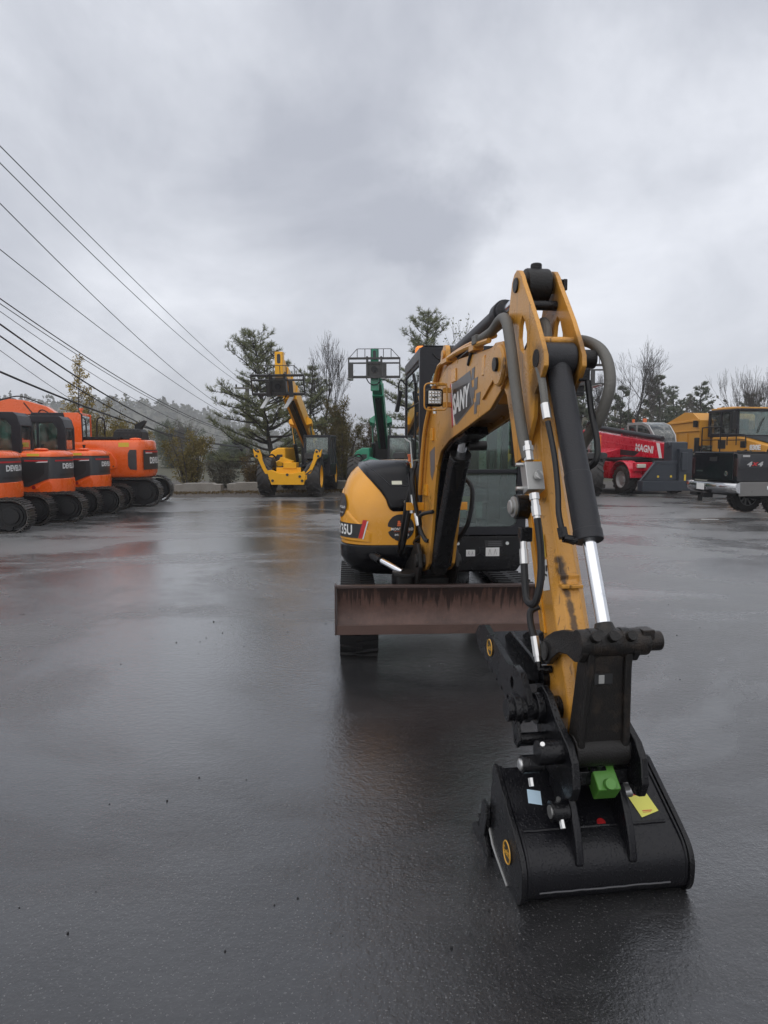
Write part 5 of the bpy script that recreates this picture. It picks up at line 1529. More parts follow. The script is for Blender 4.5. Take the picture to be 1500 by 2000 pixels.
    def top_sticker(uc, vc, du, dv, rot, mat, name):
        g = MB(AM)
        p = []
        for a, c in ((-1, -1), (1, -1), (1, 1), (-1, 1)):
            v = a * dv * math.cos(rot) - c * du * math.sin(rot); u = a * dv * math.sin(rot) + c * du * math.cos(rot)
            p.append(top_pt(uc - u, vc + v))
        g.add(p, [(0, 1, 2, 3)])
        return g.build(name, mat, bk, smooth=0)
    top_sticker(2.86, -0.205, 0.026, 0.026, R(-12), MT['blabel'], 'sticker')
    top_sticker(2.905, 0.214, 0.046, 0.040, R(14), MT['ylabel'], 'sticker')
    g = MB(AM)
    for k, (a0, a1, vv0, vv1) in enumerate(((2.875, 2.880, 0.190, 0.226), (2.935, 2.938, 0.199, 0.239), (2.941, 2.943, 0.199, 0.232))):
        g.add([top_pt(a0, vv0, 0.0032), top_pt(a0, vv1, 0.0032), top_pt(a1, vv1, 0.0032), top_pt(a1, vv0, 0.0032)], [(0, 1, 2, 3)])
    g.build('label_print', MT['red'], bk, smooth=0)
    g = MB(AM)
    n_ = Vector((0.507, 0, 0.862)); c_ = top_pt(2.965, 0.02, 0.003)
    g.lathe([(0.0, 0.0), (0.017, 0.0)], AM.inverted() @ (AM @ c_), n_, 18); g.build('red_dot', MT['red'], bk, smooth=0)
    # round maker's badges, same lettering on bucket and thumb
    def badge(u, w, v, r, par):
        g = MB(AM); g.lathe([(r, 0), (r, 0.003)], (u, v, w), (0, -1, 0), 28); p = g.build('badge', MT['blackp'], par, smooth=0)
        g = MB(AM); ring = [(r * math.cos(R(a)), r * math.sin(R(a))) for a in range(0, 361, 12)]
        g.tube([(u + a * 0.92, v - 0.004, w + c * 0.92) for a, c in ring], r * 0.07, 6, caps=False); g.build('badge_ring', MT['gold'], p)
        text('Geith', r * 0.92, AM @ face_m((u, v - 0.0045, w), (1, 0, 0.12), (0, 0, 1)), MT['gold'], p, bold=r * 0.012, extrude=0.0004)
    MT['gold'] = paint('gold_print', (0.62, 0.33, 0.04), rough=0.4, mottle=0.1)
    badge(2.93, 0.135, -HB - 0.0205, 0.044, bk)
    badge(2.285, 0.735, -0.2155, 0.040, th)
    return root


build_mini()
# ------------------------------------------------------------------ other machines
MT['tele_yellow'] = paint('telehandler_yellow', (0.84, 0.41, 0.008), rough=0.34, spec=0.35, dirt=0.05, mottle=0.1)
MT['tele_green'] = paint('telehandler_green', (0.012, 0.24, 0.13), rough=0.34, coat=0.2, dirt=0.06, mottle=0.1)
MT['dev_orange'] = paint('excavator_orange', (0.84, 0.120, 0.009), rough=0.28, coat=0.3, dirt=0.03, mottle=0.05)
MT['panel_grey'] = paint('panel_charcoal', (0.030, 0.031, 0.034), rough=0.38, mottle=0.15)
MT['magni_red'] = paint('crane_red', (0.56, 0.008, 0.030), rough=0.28, coat=0.3, dirt=0.04, mottle=0.07)
MT['attach_grey'] = paint('attachment_slate', (0.030, 0.036, 0.046), rough=0.42, mottle=0.2, dirt=0.1)
MT['dump_yellow'] = paint('dumper_yellow', (0.56, 0.26, 0.030), rough=0.36, dirt=0.10, mottle=0.1)
MT['tyre'] = paint('tyre_rubber', (0.030, 0.028, 0.027), rough=0.65, mottle=0.3, dirt=0.6, dirt_col=(0.10, 0.088, 0.075), scale=0.6)
MT['rim_grey'] = paint('rim_grey', (0.42, 0.42, 0.42), rough=0.4, dirt=0.2)
MT['truck_black'] = paint('truck_black', (0.007, 0.007, 0.010), rough=0.14, coat=0.15, mottle=0.2)
MT['truck_grey'] = paint('truck_grey', (0.16, 0.155, 0.15), rough=0.3, coat=0.3, mottle=0.08)
MT['steel_dark'] = paint('fork_steel', (0.030, 0.029, 0.028), rough=0.42, mottle=0.3, dirt=0.15, dirt_col=(0.10, 0.05, 0.03))
MT['bare_steel'] = paint('worn_steel', (0.45, 0.45, 0.44), rough=0.4, metallic=0.4, mottle=0.2, dirt=0.15)
MT['redlens'] = paint('red_lens', (0.30, 0.012, 0.012), rough=0.2)


def wheel(M, x, y, r, w, parent, rim_mat, name='wheel', lugs=18, side=1):
    """wheel whose axle runs along local x; side = +1 when the outer face looks to +x"""
    b = MB(M)
    prof = [(r * 0.58, -w / 2), (r * 0.80, -w / 2 * 1.02), (r * 0.905, -w / 2 * 0.94), (r * 0.94, -w / 2 * 0.7), (r * 0.94, w / 2 * 0.7), (r * 0.905, w / 2 * 0.94), (r * 0.80, w / 2 * 1.02), (r * 0.58, w / 2)]
    n = 36
    b.lathe(prof, (x, y, r), (1, 0, 0), n, caps=False)
    for k in range(lugs):         # chevron lugs
        for s in (-1, 1):
            a = 2 * math.pi * (k + (0.5 if s > 0 else 0)) / lugs
            pts = []
            for (xx, da, rr) in ((0.02, 0.0, 1.0), (w / 2 * 0.98, 0.30 * 14 / lugs, 0.97)):
                for dd in (-0.055, 0.055):
                    for q in (0.90, 1.0):
                        aa = a + da + dd * 14 / lugs
                        R_ = r * rr * q if q < 1 else r * rr
                        pts.append((x + s * xx, y + R_ * math.cos(aa), r + R_ * math.sin(aa)))
            b.add(pts, [(0, 1, 3, 2), (4, 6, 7, 5), (0, 4, 5, 1), (1, 5, 7, 3), (3, 7, 6, 2)])
    o = b.build(name, MT['tyre'], parent)
    b = MB(M)
    f = side
    b.lathe([(0.0, -0.02), (r * 0.59, -0.02), (r * 0.59, w * 0.46), (r * 0.52, w * 0.46), (r * 0.46, w * 0.22), (r * 0.22, w * 0.2), (r * 0.2, w * 0.34), (0.0, w * 0.34)], (x, y, r), (f, 0, 0), 28)
    b.build('rim', rim_mat, o)
    return o


def telehandler(name, label, cat, loc, yaw, pm, ang=24.0, reach=6.2, group=None, outriggers=True, tilt=20.0, drop=0.62, cabmat=None, boommat=None, bs=1.0):
    root = thing(name, label, cat, loc, yaw, group)
    M = frame(loc, yaw)
    for x, y in ((-0.83, -1.75), (0.83, -1.75), (-0.83, 1.85), (0.83, 1.85)):
        wheel(M, x, y, 0.68, 0.46, root, pm, side=1 if x > 0 else -1)
    b = MB(M)
    b.bx(-0.42, 0.42, -2.2, 2.5, 0.62, 1.02); b.bx(-0.75, 0.75, -1.85, -1.65, 0.58, 0.78); b.bx(-0.75, 0.75, 1.75, 1.95, 0.58, 0.78)
    b.build('chassis', MT['blackmatt'], root, bevel=0.02)
    b = MB(M)
    b.ext([(-0.55, 0.42), (0.55, 0.42), (0.62, 0.74), (0.58, 0.88), (0.20, 0.80), (-0.25, 0.80), (-0.55, 0.92), (-0.68, 0.90), (-0.66, 0.74)], -2.42, -2.22)
    b.bx(-0.42, 0.42, -2.21, -1.8, 0.55, 1.0)
    b.box((0.05, -2.0, 1.06), (0.44, 0.5, 0.20)); b.box((-0.12, -1.9, 1.2), (0.42, 0.5, 0.16), rot=Matrix.Rotation(R(20), 3, 'Y'))
    b.build('front_frame', pm, root, bevel=0.015)
    b = MB(M)
    for px, pz in ((-0.5, 0.56), (0.5, 0.56), (0.0, 0.76), (0.42, 0.70)):
        b.cyl((px, -2.424, pz), (px, -2.45, pz), 0.045, n=12)
    b.build_each('frame_pin', MT['blackp'], root)
    if outriggers:
        for s in (-1, 1):
            b = MB(M)
            q = [(0.50, 0.50), (0.66, 0.62), (0.84, 0.92), (1.00, 1.28), (1.12, 1.36), (1.17, 1.62), (1.06, 1.48), (1.03, 1.58), (0.95, 1.60), (0.88, 1.42), (0.86, 1.26), (0.74, 0.98), (0.52, 0.70)]
            b.ext([(s * a, c) for a, c in q], -2.38, -2.28)
            o = b.build('outrigger', pm, root, bevel=0.012)
            b = MB(M)
            for a, c in ((0.99, 1.53), (1.04, 1.38)):
                b.cyl((s * a, -2.381, c), (s * a, -2.40, c), 0.04, n=12)
            b.build_each('outrigger_pin', MT['blackp'], o)
            b = MB(M); b.cyl((s * 0.45, -2.30, 0.72), (s * 0.86, -2.25, 1.20), 0.07, n=14); b.build('outrigger_cylinder', MT['blackp'], o)
    # engine hood on the viewer's left, cab on the right
    b = MB(M)
    prof = [(-0.98, 0.88), (-0.98, 1.28), (-0.86, 1.54), (-0.62, 1.66), (-0.36, 1.66), (-0.36, 0.88)]
    b.ext(prof, -1.0, 1.3)
    b.ext([(-0.95, 0.9), (-0.95, 1.0), (-0.40, 1.30), (-0.40, 0.9)], -1.35, -1.001)
    hd = b.build('engine_hood', pm, root, bevel=0.05, seg=3)
    b = MB(M); b.ext([(-0.80, 1.20), (-0.64, 1.42), (-0.46, 1.42), (-0.46, 1.15)], -1.03, -1.0005); b.build('hood_grille', MT['blackp'], hd)
    b = MB(M); b.tube(smooth_path([(-0.60, -1.40, 1.30), (-0.70, -1.6, 1.42), (-0.9, -1.6, 1.30), (-0.9, -1.5, 1.0)], 5), 0.03, 8); b.build('hood_hose', MT['hose'], hd)
    b = MB(M)
    cx0, cx1, cy0, cy1, z0, z1 = 0.34, 1.20, -0.95, 0.45, 0.75, 2.02
    for px in (cx0, cx1):
        for py in (cy0, cy1):
            b.bx(px - 0.045, px + 0.045, py - 0.045, py + 0.045, z0, z1)
    b.bx(cx0 - 0.045, cx1 + 0.045, cy0 - 0.05, cy1 + 0.05, z1, z1 + 0.09)
    b.bx(cx0 - 0.04, cx1 + 0.04, cy0 - 0.04, cy1 + 0.04, z0 - 0.08, z0 + 0.35)
    b.bx(cx0, cx1, cy0 - 0.03, cy0 + 0.03, 1.10, 1.16); b.bx(cx1 - 0.03, cx1 + 0.03, -0.3, -0.22, z0, z1)
    cab = b.build('cab', cabmat or MT['cab'], root, bevel=0.015)
    b = MB(M)
    b.bx(cx0 + 0.04, cx1 - 0.04, cy0 - 0.006, cy0 + 0.0, 1.16, z1 - 0.005); b.build('windscreen', MT['glassbg'], cab, smooth=0)
    b = MB(M); b.bx(cx1 - 0.006, cx1, cy0 + 0.05, -0.3, 1.1, z1 - 0.005); b.bx(cx0, cx0 + 0.006, cy0 + 0.05, cy1 - 0.05, 1.1, z1 - 0.005); b.bx(cx1 - 0.006, cx1, -0.22, cy1 - 0.05, 1.1, z1 - 0.005)
    b.build_each('side_window', MT['glassbg'], cab, smooth=0)
    b = MB(M); b.box((0.77, 0.0, 1.3), (0.45, 0.15, 0.6)); b.build('seat', MT['seat'], cab, bevel=0.03)
    b = MB(M); b.lathe([(0.05, 0), (0.05, 0.06), (0.0, 0.085)], (0.80, -0.6, z1 + 0.09), (0, 0, 1), 14); b.build('roof_lamp', MT['lens'], cab)
    b = MB(M); b.ext([(0.52, 1.28), (1.18, 1.28), (1.20, 1.44), (1.12, 1.50), (0.56, 1.48)], -2.2, -1.1); b.build('fender', MT['blackp'], root, bevel=0.02)
    # boom
    pm = boommat or pm
    a = R(ang)
    e = Vector((0, -math.cos(a), math.sin(a)))      # along the boom
    nrm = Vector((0, math.sin(a), math.cos(a)))
    P = Vector((0.0, 2.25, 1.75))

    def seg(d0, d1, w, h, z):
        q = []; w *= bs
        for d in (d0, d1):
            c = P + e * d + nrm * z
            q.append([c + Vector((sx * w / 2, 0, 0)) + nrm * (sz * h / 2) for sx, sz in ((-1, -1), (1, -1), (1, 1), (-1, 1))])
        return q
    b = MB(M); b.loft(seg(-0.35, reach * 0.72, 0.46, 0.52, 0)); boom = b.build('boom', pm, root, bevel=0.02)
    b = MB(M); b.loft(seg(0.3, reach * 0.70, 0.26, 0.02, -0.272)); b.loft(seg(0.5, reach * 0.69, 0.05, 0.05, -0.292)); b.build('boom_underside', MT['blackmatt'], boom)
    b = MB(M); b.loft(seg(reach * 0.721, reach * 0.83, 0.39, 0.45, 0.02)); b.build('boom_section', pm, boom, bevel=0.015)
    b = MB(M); b.loft(seg(reach * 0.8305, reach * 0.93, 0.33, 0.40, 0.03)); b.build('boom_section', pm, boom, bevel=0.015)
    b = MB(M)
    tip = P + e * (reach * 0.93)
    b.loft(seg(reach * 0.9305, reach * 1.0, 0.27, 0.36, 0.05))
    # head turning down to the carriage
    head = tip + e * 0.45 + Vector((0, -0.05, 0.0))
    b.loft([[head + Vector((sx * 0.13, dy, dz)) for sx, dy in ((-1, 0.12), (1, 0.12), (1, -0.14), (-1, -0.14))] for dz in (-0.95, 0.42)])
    hd2 = b.build('boom_head', pm, boom, bevel=0.02)
    b = MB(M); hp = rrect(-0.055, 0.055, 0.0, 0.30, 0.05, 4)
    b.add([(p[0], head.y - 0.1405, head.z + 0.05 + p[1]) for p in hp], [tuple(range(len(hp)))]); b.build('head_slot', MT['blackp'], hd2, smooth=0)
    b = MB(M)
    for s in (-1, 1):
        b.loft([[P + e * (reach * 0.36 + dd) + Vector((s * xx, 0, 0)) + nrm * zz for xx, zz in ((0.231, -0.26), (0.42, -0.20), (0.42, -0.05), (0.231, 0.10))] for dd in (-0.12, 0.20)])
    b.build_each('cylinder_bracket', pm, boom, bevel=0.01)
    for s in (-1, 1):
        q0 = Vector((s * 0.33, 1.2, 0.95)); q1 = P + e * (reach * 0.36 + 0.05) + Vector((s * 0.33, 0, 0)) - nrm * 0.16
        b = MB(M); b.cyl(q0, q0 + (q1 - q0) * 0.55, 0.08, n=16); lc = b.build('lift_cylinder', MT['blackp'], root)
        b = MB(M); b.cyl(q0 + (q1 - q0) * 0.5, q1, 0.045, n=14); b.build('cylinder_rod', MT['chrome'], lc)
    b = MB(M); b.bx(-0.33, 0.33, 1.9, 2.55, 0.9, 1.95); b.build('boom_tower', MT['blackmatt'], root, bevel=0.02)
    # carriage with two forks
    cc = Vector((0.0, head.y - 0.30, head.z - drop))
    RX = Matrix.Rotation(R(tilt), 4, 'X')
    CM = M @ Matrix.Translation(cc) @ RX
    b = MB(CM)
    W = 0.83
    b.bx(-W, W, -0.04, 0.04, 0.26, 0.33); b.bx(-W, W, -0.03, 0.03, 0.12, 0.17); b.bx(-W, W, -0.04, 0.04, -0.34, -0.26)
    for s in (-1, 1):
        b.bx(s * W - 0.02, s * W + 0.02, -0.03, 0.03, -0.33, 0.32)
    b.bx(-0.22, 0.22, 0.02, 0.20, -0.30, 0.20)
    b.bx(-0.26, -0.20, -0.05, 0.2, -0.30, 0.36); b.bx(0.20, 0.26, -0.05, 0.2, -0.30, 0.36)
    car = b.build('carriage', MT['steel_dark'], root, bevel=0.006)
    b = MB(CM)
    for s in (-0.55, -0.3, -0.1, 0.1, 0.3, 0.55):
        b.cyl((s, 0.0, 0.33), (s, 0.02, 0.60), 0.012, n=6)
    b.cyl((-0.55, 0.02, 0.60), (0.55, 0.02, 0.60), 0.012, n=6)
    b.cyl((-0.55, 0.02, 0.60), (-0.80, 0.0, 0.33), 0.012, n=6); b.cyl((0.55, 0.02, 0.60), (0.80, 0.0, 0.33), 0.012, n=6)
    b.build('load_guard', MT['steel_dark'], car)
    for xx in ((-0.30, 0.42) if outriggers else (-0.74, 0.34)):
        b = MB(CM); b.bx(xx - 0.065, xx + 0.065, -0.11, -0.05, -0.42, 0.14); f0 = b.build('fork', MT['steel_dark'], car, bevel=0.004)
        b = MB(CM)
        b.loft([[(xx - 0.065, -0.111, -0.42), (xx + 0.065, -0.111, -0.42), (xx + 0.065, -0.111, -0.36), (xx - 0.065, -0.111, -0.36)], [(xx - 0.05, -1.15, -0.42), (xx + 0.05, -1.15, -0.42), (xx + 0.05, -1.15, -0.405), (xx - 0.05, -1.15, -0.405)]])
        b.build('fork_tip', MT['bare_steel'], f0, bevel=0.003)
    b = MB(CM); b.cyl((0, 0.10, -0.05), (0, -0.04, -0.05), 0.10, n=18); b.tube(smooth_path([(-0.3, 0.1, -0.25), (-0.15, 0.05, -0.5), (0.1, 0.05, -0.52), (0.3, 0.1, -0.25)], 5), 0.018, 6); b.build('tilt_gear', MT['blackmatt'], car)
    return root


def steel_track(M, y, hl, r, w, root, n):
    """x runs to the rear; loop in x-z plane at offset y"""
    Ls = 2 * (hl - r)
    per = 2 * Ls + 2 * math.pi * r

    def at(d):
        d %= per
        if d < Ls: return (-hl + r + d, 2 * r, 0.0)
        d -= Ls
        if d < math.pi * r:
            a = math.pi / 2 - d / r
            return (hl - r + r * math.cos(a), r + r * math.sin(a), a - math.pi / 2)
        d -= math.pi * r
        if d < Ls: return (hl - r - d, 0.0, math.pi)
        d -= Ls
        a = -math.pi / 2 - d / r
        return (-hl + r + r * math.cos(a), r + r * math.sin(a), a - math.pi / 2)
    b = MB(M)
    b.ext([(p[0], p[1]) for p in arc(hl - r, r, r - 0.075, -90, 90, 10) + arc(-hl + r, r, r - 0.075, 90, 270, 10)], y - w * 0.22, y + w * 0.22)
    b.cyl((hl - r, y - w * 0.32, r), (hl - r, y + w * 0.32, r), r - 0.12, n=24)
    b.cyl((hl - r, y - w * 0.42, r), (hl - r, y + w * 0.42, r), r * 0.45, n=20)
    b.cyl((-hl + r, y - w * 0.30, r), (-hl + r, y + w * 0.30, r), r - 0.1, n=24)
    b.bx(-hl + r, hl - 1.4 * r, y - w * 0.30, y + w * 0.30, r * 0.75, r * 1.35)
    for k in range(5):
        xx = -hl + r * 1.2 + k * (2 * hl - 2.4 * r) / 4
        b.cyl((xx, y - w * 0.3, 0.13), (xx, y + w * 0.3, 0.13), 0.09, n=12)
    tr = b.build('track', MT['blackmatt'], root, bevel=0.008)
    pitch = per / n
    sh = None
    for k in range(n):
        x, z, a = at(pitch * k)
        T = Matrix.Translation((x, y, z)) @ Matrix.Rotation(-a, 4, 'Y')
        if sh is None:
            s = MB()
            s.box((0, 0, -0.020), (pitch * 0.86, w, 0.022))
            for dx in (-0.40, 0.0, 0.40):
                s.box((dx * pitch, 0, 0.006 if dx else 0.0), (0.018, w, 0.04))
            sh = s.build('track_shoe', MT['track_steel'], None, smooth=30)
            me = sh.data
            o = sh
        else:
            o = bpy.data.objects.new('track_shoe', me); COL.objects.link(o)
        o.parent = tr
        o.matrix_local = wm(tr).inverted() @ M @ T
    return tr


MT['track_steel'] = paint('track_steel', (0.040, 0.037, 0.034), rough=0.36, mottle=0.35, dirt=0.3, dirt_col=(0.075, 0.06, 0.048))


def house_rings(hw, tail, x_front, levels, Rb):
    """plan outline of an excavator house: flat sides, gently curved tail; levels = (z, inset)"""
    rings = []
    for z, i in levels:
        w = hw - i; t_ = tail - i
        c0 = t_ - Rb
        th = math.asin(w / Rb)
        xc = c0 + Rb * math.cos(th)
        pts = [(x_front + i, -w), (xc - 0.13, -w), (xc - 0.05, -w + 0.006), (xc - 0.008, -w + 0.03)]
        for k in range(2, 19):
            t = -th + 2 * th * k / 20
            pts.append((c0 + Rb * math.cos(t), Rb * math.sin(t)))
        pts += [(xc - 0.008, w - 0.03), (xc - 0.05, w - 0.006), (xc - 0.13, w), (x_front + i, w)]
        rings.append([(x, y, z) for x, y in pts])
    return rings


def tail_text(M, tail, Rb, z0, txt, size, mat, parent, s0=0.0, **kw):
    me = text_mesh(txt, size, extrude=0.0, **kw)
    for v in me.vertices:
        t = (s0 + v.co.x) / Rb
        v.co = wm(parent).inverted() @ (M @ Vector((tail - Rb + (Rb + 0.004) * math.cos(t), (Rb + 0.004) * math.sin(t), z0 + v.co.y)))
    me.materials.clear()
    return link('lettering', me, parent, (mat,))


def tail_patch(M, tail, Rb, s0, s1, z0, z1, mat, name, parent, off=0.002):
    g = MB(M)
    g.grid(lambda u, v: (tail - Rb + (Rb + off) * math.cos((s0 + (s1 - s0) * u) / Rb), (Rb + off) * math.sin((s0 + (s1 - s0) * u) / Rb), z0 + (z1 - z0) * v), 14, 2)
    return g.build(name, mat, parent, smooth=60)


def orange_small(loc, yaw, label, group):
    root = thing('crawler_excavator', label, 'excavator', loc, yaw, group)
    M = frame(loc, yaw)
    for y in (-0.675, 0.675):
        steel_track(M, y, 1.25, 0.33, 0.40, root, 40)
    b = MB(M); b.bx(-0.6, 0.6, -0.5, 0.5, 0.30, 0.52); b.cyl((0, 0, 0.5), (0, 0, 0.66), 0.45, n=28); b.build('undercarriage', MT['blackmatt'], root, bevel=0.02)
    hw, rad, Rb = 0.71, 0.80, 1.30
    b = MB(M); b.loft(house_rings(hw + 0.01, rad + 0.02, -0.95, [(0.62, 0.05), (0.65, 0.01), (0.80, 0.0), (0.965, 0.01)], Rb)); cw = b.build('counterweight', MT['dev_orange'], root, bevel=0.012)
    b = MB(M); b.loft(house_rings(hw - 0.012, rad - 0.012, -0.94, [(0.966, 0.0), (1.40, 0.0), (1.455, 0.015)], Rb)); pn = b.build('side_panel', MT['panel_grey'], root, bevel=0.006)
    b = MB(M); b.loft(house_rings(hw, rad, -0.95, [(1.456, 0.0), (1.49, 0.0), (1.53, 0.02), (1.57, 0.08), (1.595, 0.20), (1.60, 0.34)], Rb)); hd = b.build('hood', MT['dev_orange'], root, smooth=40)
    # black panel dips on the near side
    b = MB(M @ Matrix.Translation((0.16, 0, 0))); b.ext([(-0.80, 0.966), (-0.75, 0.90), (-0.32, 0.795), (-0.08, 0.795), (0.27, 0.945), (0.35, 0.966), (0.35, 1.40), (-0.80, 1.40)], -hw - 0.022, -hw - 0.009); sp = b.build('side_door', MT['panel_grey'], root, bevel=0.006)
    b = MB(M @ Matrix.Translation((0.16, 0, 0))); b.ext([(-0.70, 1.02), (-0.50, 0.92), (-0.12, 0.87), (0.17, 1.00), (0.26, 1.10), (0.26, 1.34), (-0.70, 1.34)], -hw - 0.0255, -hw - 0.0215); b.build('door_grille', MT['blackp'], sp, bevel=0.002)
    b = MB(M @ Matrix.Translation((0.16, 0, 0))); b.bx(-0.15, 0.34, -hw - 0.0285, -hw - 0.0225, 1.352, 1.385); b.build('accent_stripe', MT['red'], sp, smooth=0)
    b = MB(M @ Matrix.Translation((0.16, 0, 0))); b.ext([(0.08, 1.325), (0.34, 1.335), (0.34, 1.356), (0.14, 1.348)], -hw - 0.030, -hw - 0.0265); b.build('accent_stripe', MT['white'], sp, smooth=0)
    b = MB(M @ Matrix.Translation((0.16, 0, 0))); b.ext([(0.14, 0.66), (0.42, 0.66), (0.42, 0.86), (0.36, 0.93), (0.20, 0.86), (0.06, 0.76)], -hw - 0.030, -hw - 0.010); b.build('side_pad', MT['dev_orange'], cw, bevel=0.012)
    b = MB(M @ Matrix.Translation((0.16, 0, 0))); b.cyl((0.02, -hw - 0.010, 0.78), (0.02, -hw - 0.016, 0.78), 0.04, n=16); b.build('tie_hole', MT['redlens'], cw)
    b = MB(M @ Matrix.Translation((0.16, 0, 0))); b.bx(-0.10, 0.16, -hw - 0.004, -hw + 0.003, 1.470, 1.525); b.build('warning_label', MT['yellowp'], hd, smooth=0)
    tail_patch(M, rad - 0.012, Rb, -0.66, 0.66, 1.352, 1.385, MT['red'], 'accent_stripe', pn)
    tail_patch(M, rad - 0.012, Rb, -0.52, 0.52, 1.03, 1.075, MT['blackp'], 'panel_recess', pn)
    tail_text(M, rad - 0.012, Rb, 1.24, 'DEVELON', 0.16, MT['white'], pn, bold=0.007, sx=1.08, s0=-0.05)
    # cab ahead of the hood, near side
    b = MB(M)
    x0, x1, y0, y1, zt = -1.18, -0.06, -0.68, 0.14, 2.44
    side = [(x0, 1.0), (x1, 1.0), (x1, 2.15), (x1 - 0.06, 2.36), (x1 - 0.14, zt), (x0 + 0.16, zt), (x0 + 0.04, 2.2)]
    win = [(x0 + 0.16, 1.5), (-0.34, 1.5), (-0.25, 1.62), (-0.25, 2.12), (-0.36, 2.28), (x0 + 0.24, 2.28), (x0 + 0.14, 2.1)]
    b.ext(side, y0, y0 + 0.05, holes=[win]); b.ext(side, y1 - 0.05, y1, holes=[win])
    b.bx(x0 + 0.16, x1 - 0.14, y0 + 0.051, y1 - 0.051, zt - 0.07, zt - 0.002); b.bx(x0 + 0.02, x1, y0 + 0.051, y1 - 0.051, 1.0, 1.46)
    b.bx(-0.74, -0.68, y0 + 0.004, y0 + 0.046, 1.5, 2.3)
    b.loft([[(x1 - 0.001, y0 + 0.051, 2.14), (x1 - 0.001, y1 - 0.051, 2.14), (x1 - 0.05, y1 - 0.051, 2.14), (x1 - 0.05, y0 + 0.051, 2.14)], [(x1 - 0.06, y0 + 0.051, 2.36), (x1 - 0.06, y1 - 0.051, 2.36), (x1 - 0.11, y1 - 0.051, 2.36), (x1 - 0.11, y0 + 0.051, 2.36)], [(x1 - 0.145, y0 + 0.051, zt - 0.003), (x1 - 0.145, y1 - 0.051, zt - 0.003), (x1 - 0.18, y1 - 0.051, zt - 0.003), (x1 - 0.18, y0 + 0.051, zt - 0.003)]])
    cab = b.build('cab', MT['cab'], root, bevel=0.02)
    b = MB(M); b.bx(x1 - 0.03, x1 - 0.022, y0 + 0.10, y1 - 0.10, 1.62, 2.13); b.build('rear_window', MT['glassbg'], cab, smooth=0)
    b = MB(M); b.bx(x1 - 0.04, x1 - 0.002, y0 + 0.051, y0 + 0.11, 1.461, 2.139); b.bx(x1 - 0.04, x1 - 0.002, y1 - 0.11, y1 - 0.051, 1.461, 2.139); b.bx(x1 - 0.04, x1 - 0.002, y0 + 0.111, y1 - 0.111, 1.461, 1.62); b.build_each('rear_post', MT['cab'], cab, bevel=0.008)
    b = MB(M); b.ext(win, y0 + 0.02, y0 + 0.028); b.ext(win, y1 - 0.028, y1 - 0.02); b.build_each('side_window', MT['glassbg'], cab, smooth=0)
    b = MB(M); b.box((-0.48, -0.3, 1.45), (0.5, 0.5, 0.16)); b.box((-0.28, -0.3, 1.70), (0.13, 0.46, 0.5)); b.build('seat', MT['seat'], cab, bevel=0.04)
    b = MB(M); b.sphere((0.30, -0.50, 1.615), 0.13, 16, 6, (1.2, 0.8, 0.28)); b.build('hood_cap', MT['dev_orange'], hd)
    b = MB(M); b.cyl((0.30, -0.40, 1.58), (0.30, -0.40, 1.70), 0.028, n=10); b.cyl((0.30, -0.40, 1.70), (0.30, -0.40, 1.73), 0.04, n=12); b.build('camera_post', MT['blackmatt'], hd)
    # arm folded forward
    b = MB(M); b.ext([(-1.1, 0.75), (-0.85, 0.72), (-1.2, 1.4), (-2.3, 1.75), (-3.1, 1.45), (-3.1, 1.62), (-2.3, 2.0), (-1.35, 1.75)], 0.28, 0.50); b.build('boom', MT['dev_orange'], root, bevel=0.02)
    b = MB(M); b.ext([(-3.3, 1.7), (-3.0, 1.7), (-2.9, 0.5), (-3.05, 0.5)], 0.30, 0.48); b.build('stick', MT['dev_orange'], root, bevel=0.02)
    b = MB(M); b.ext([(-3.1, 0.55), (-2.8, 0.55), (-2.45, 0.35), (-2.5, 0.05), (-3.0, 0.02)], 0.12, 0.66); b.build('bucket', MT['blackmatt'], root, bevel=0.02)
    return root


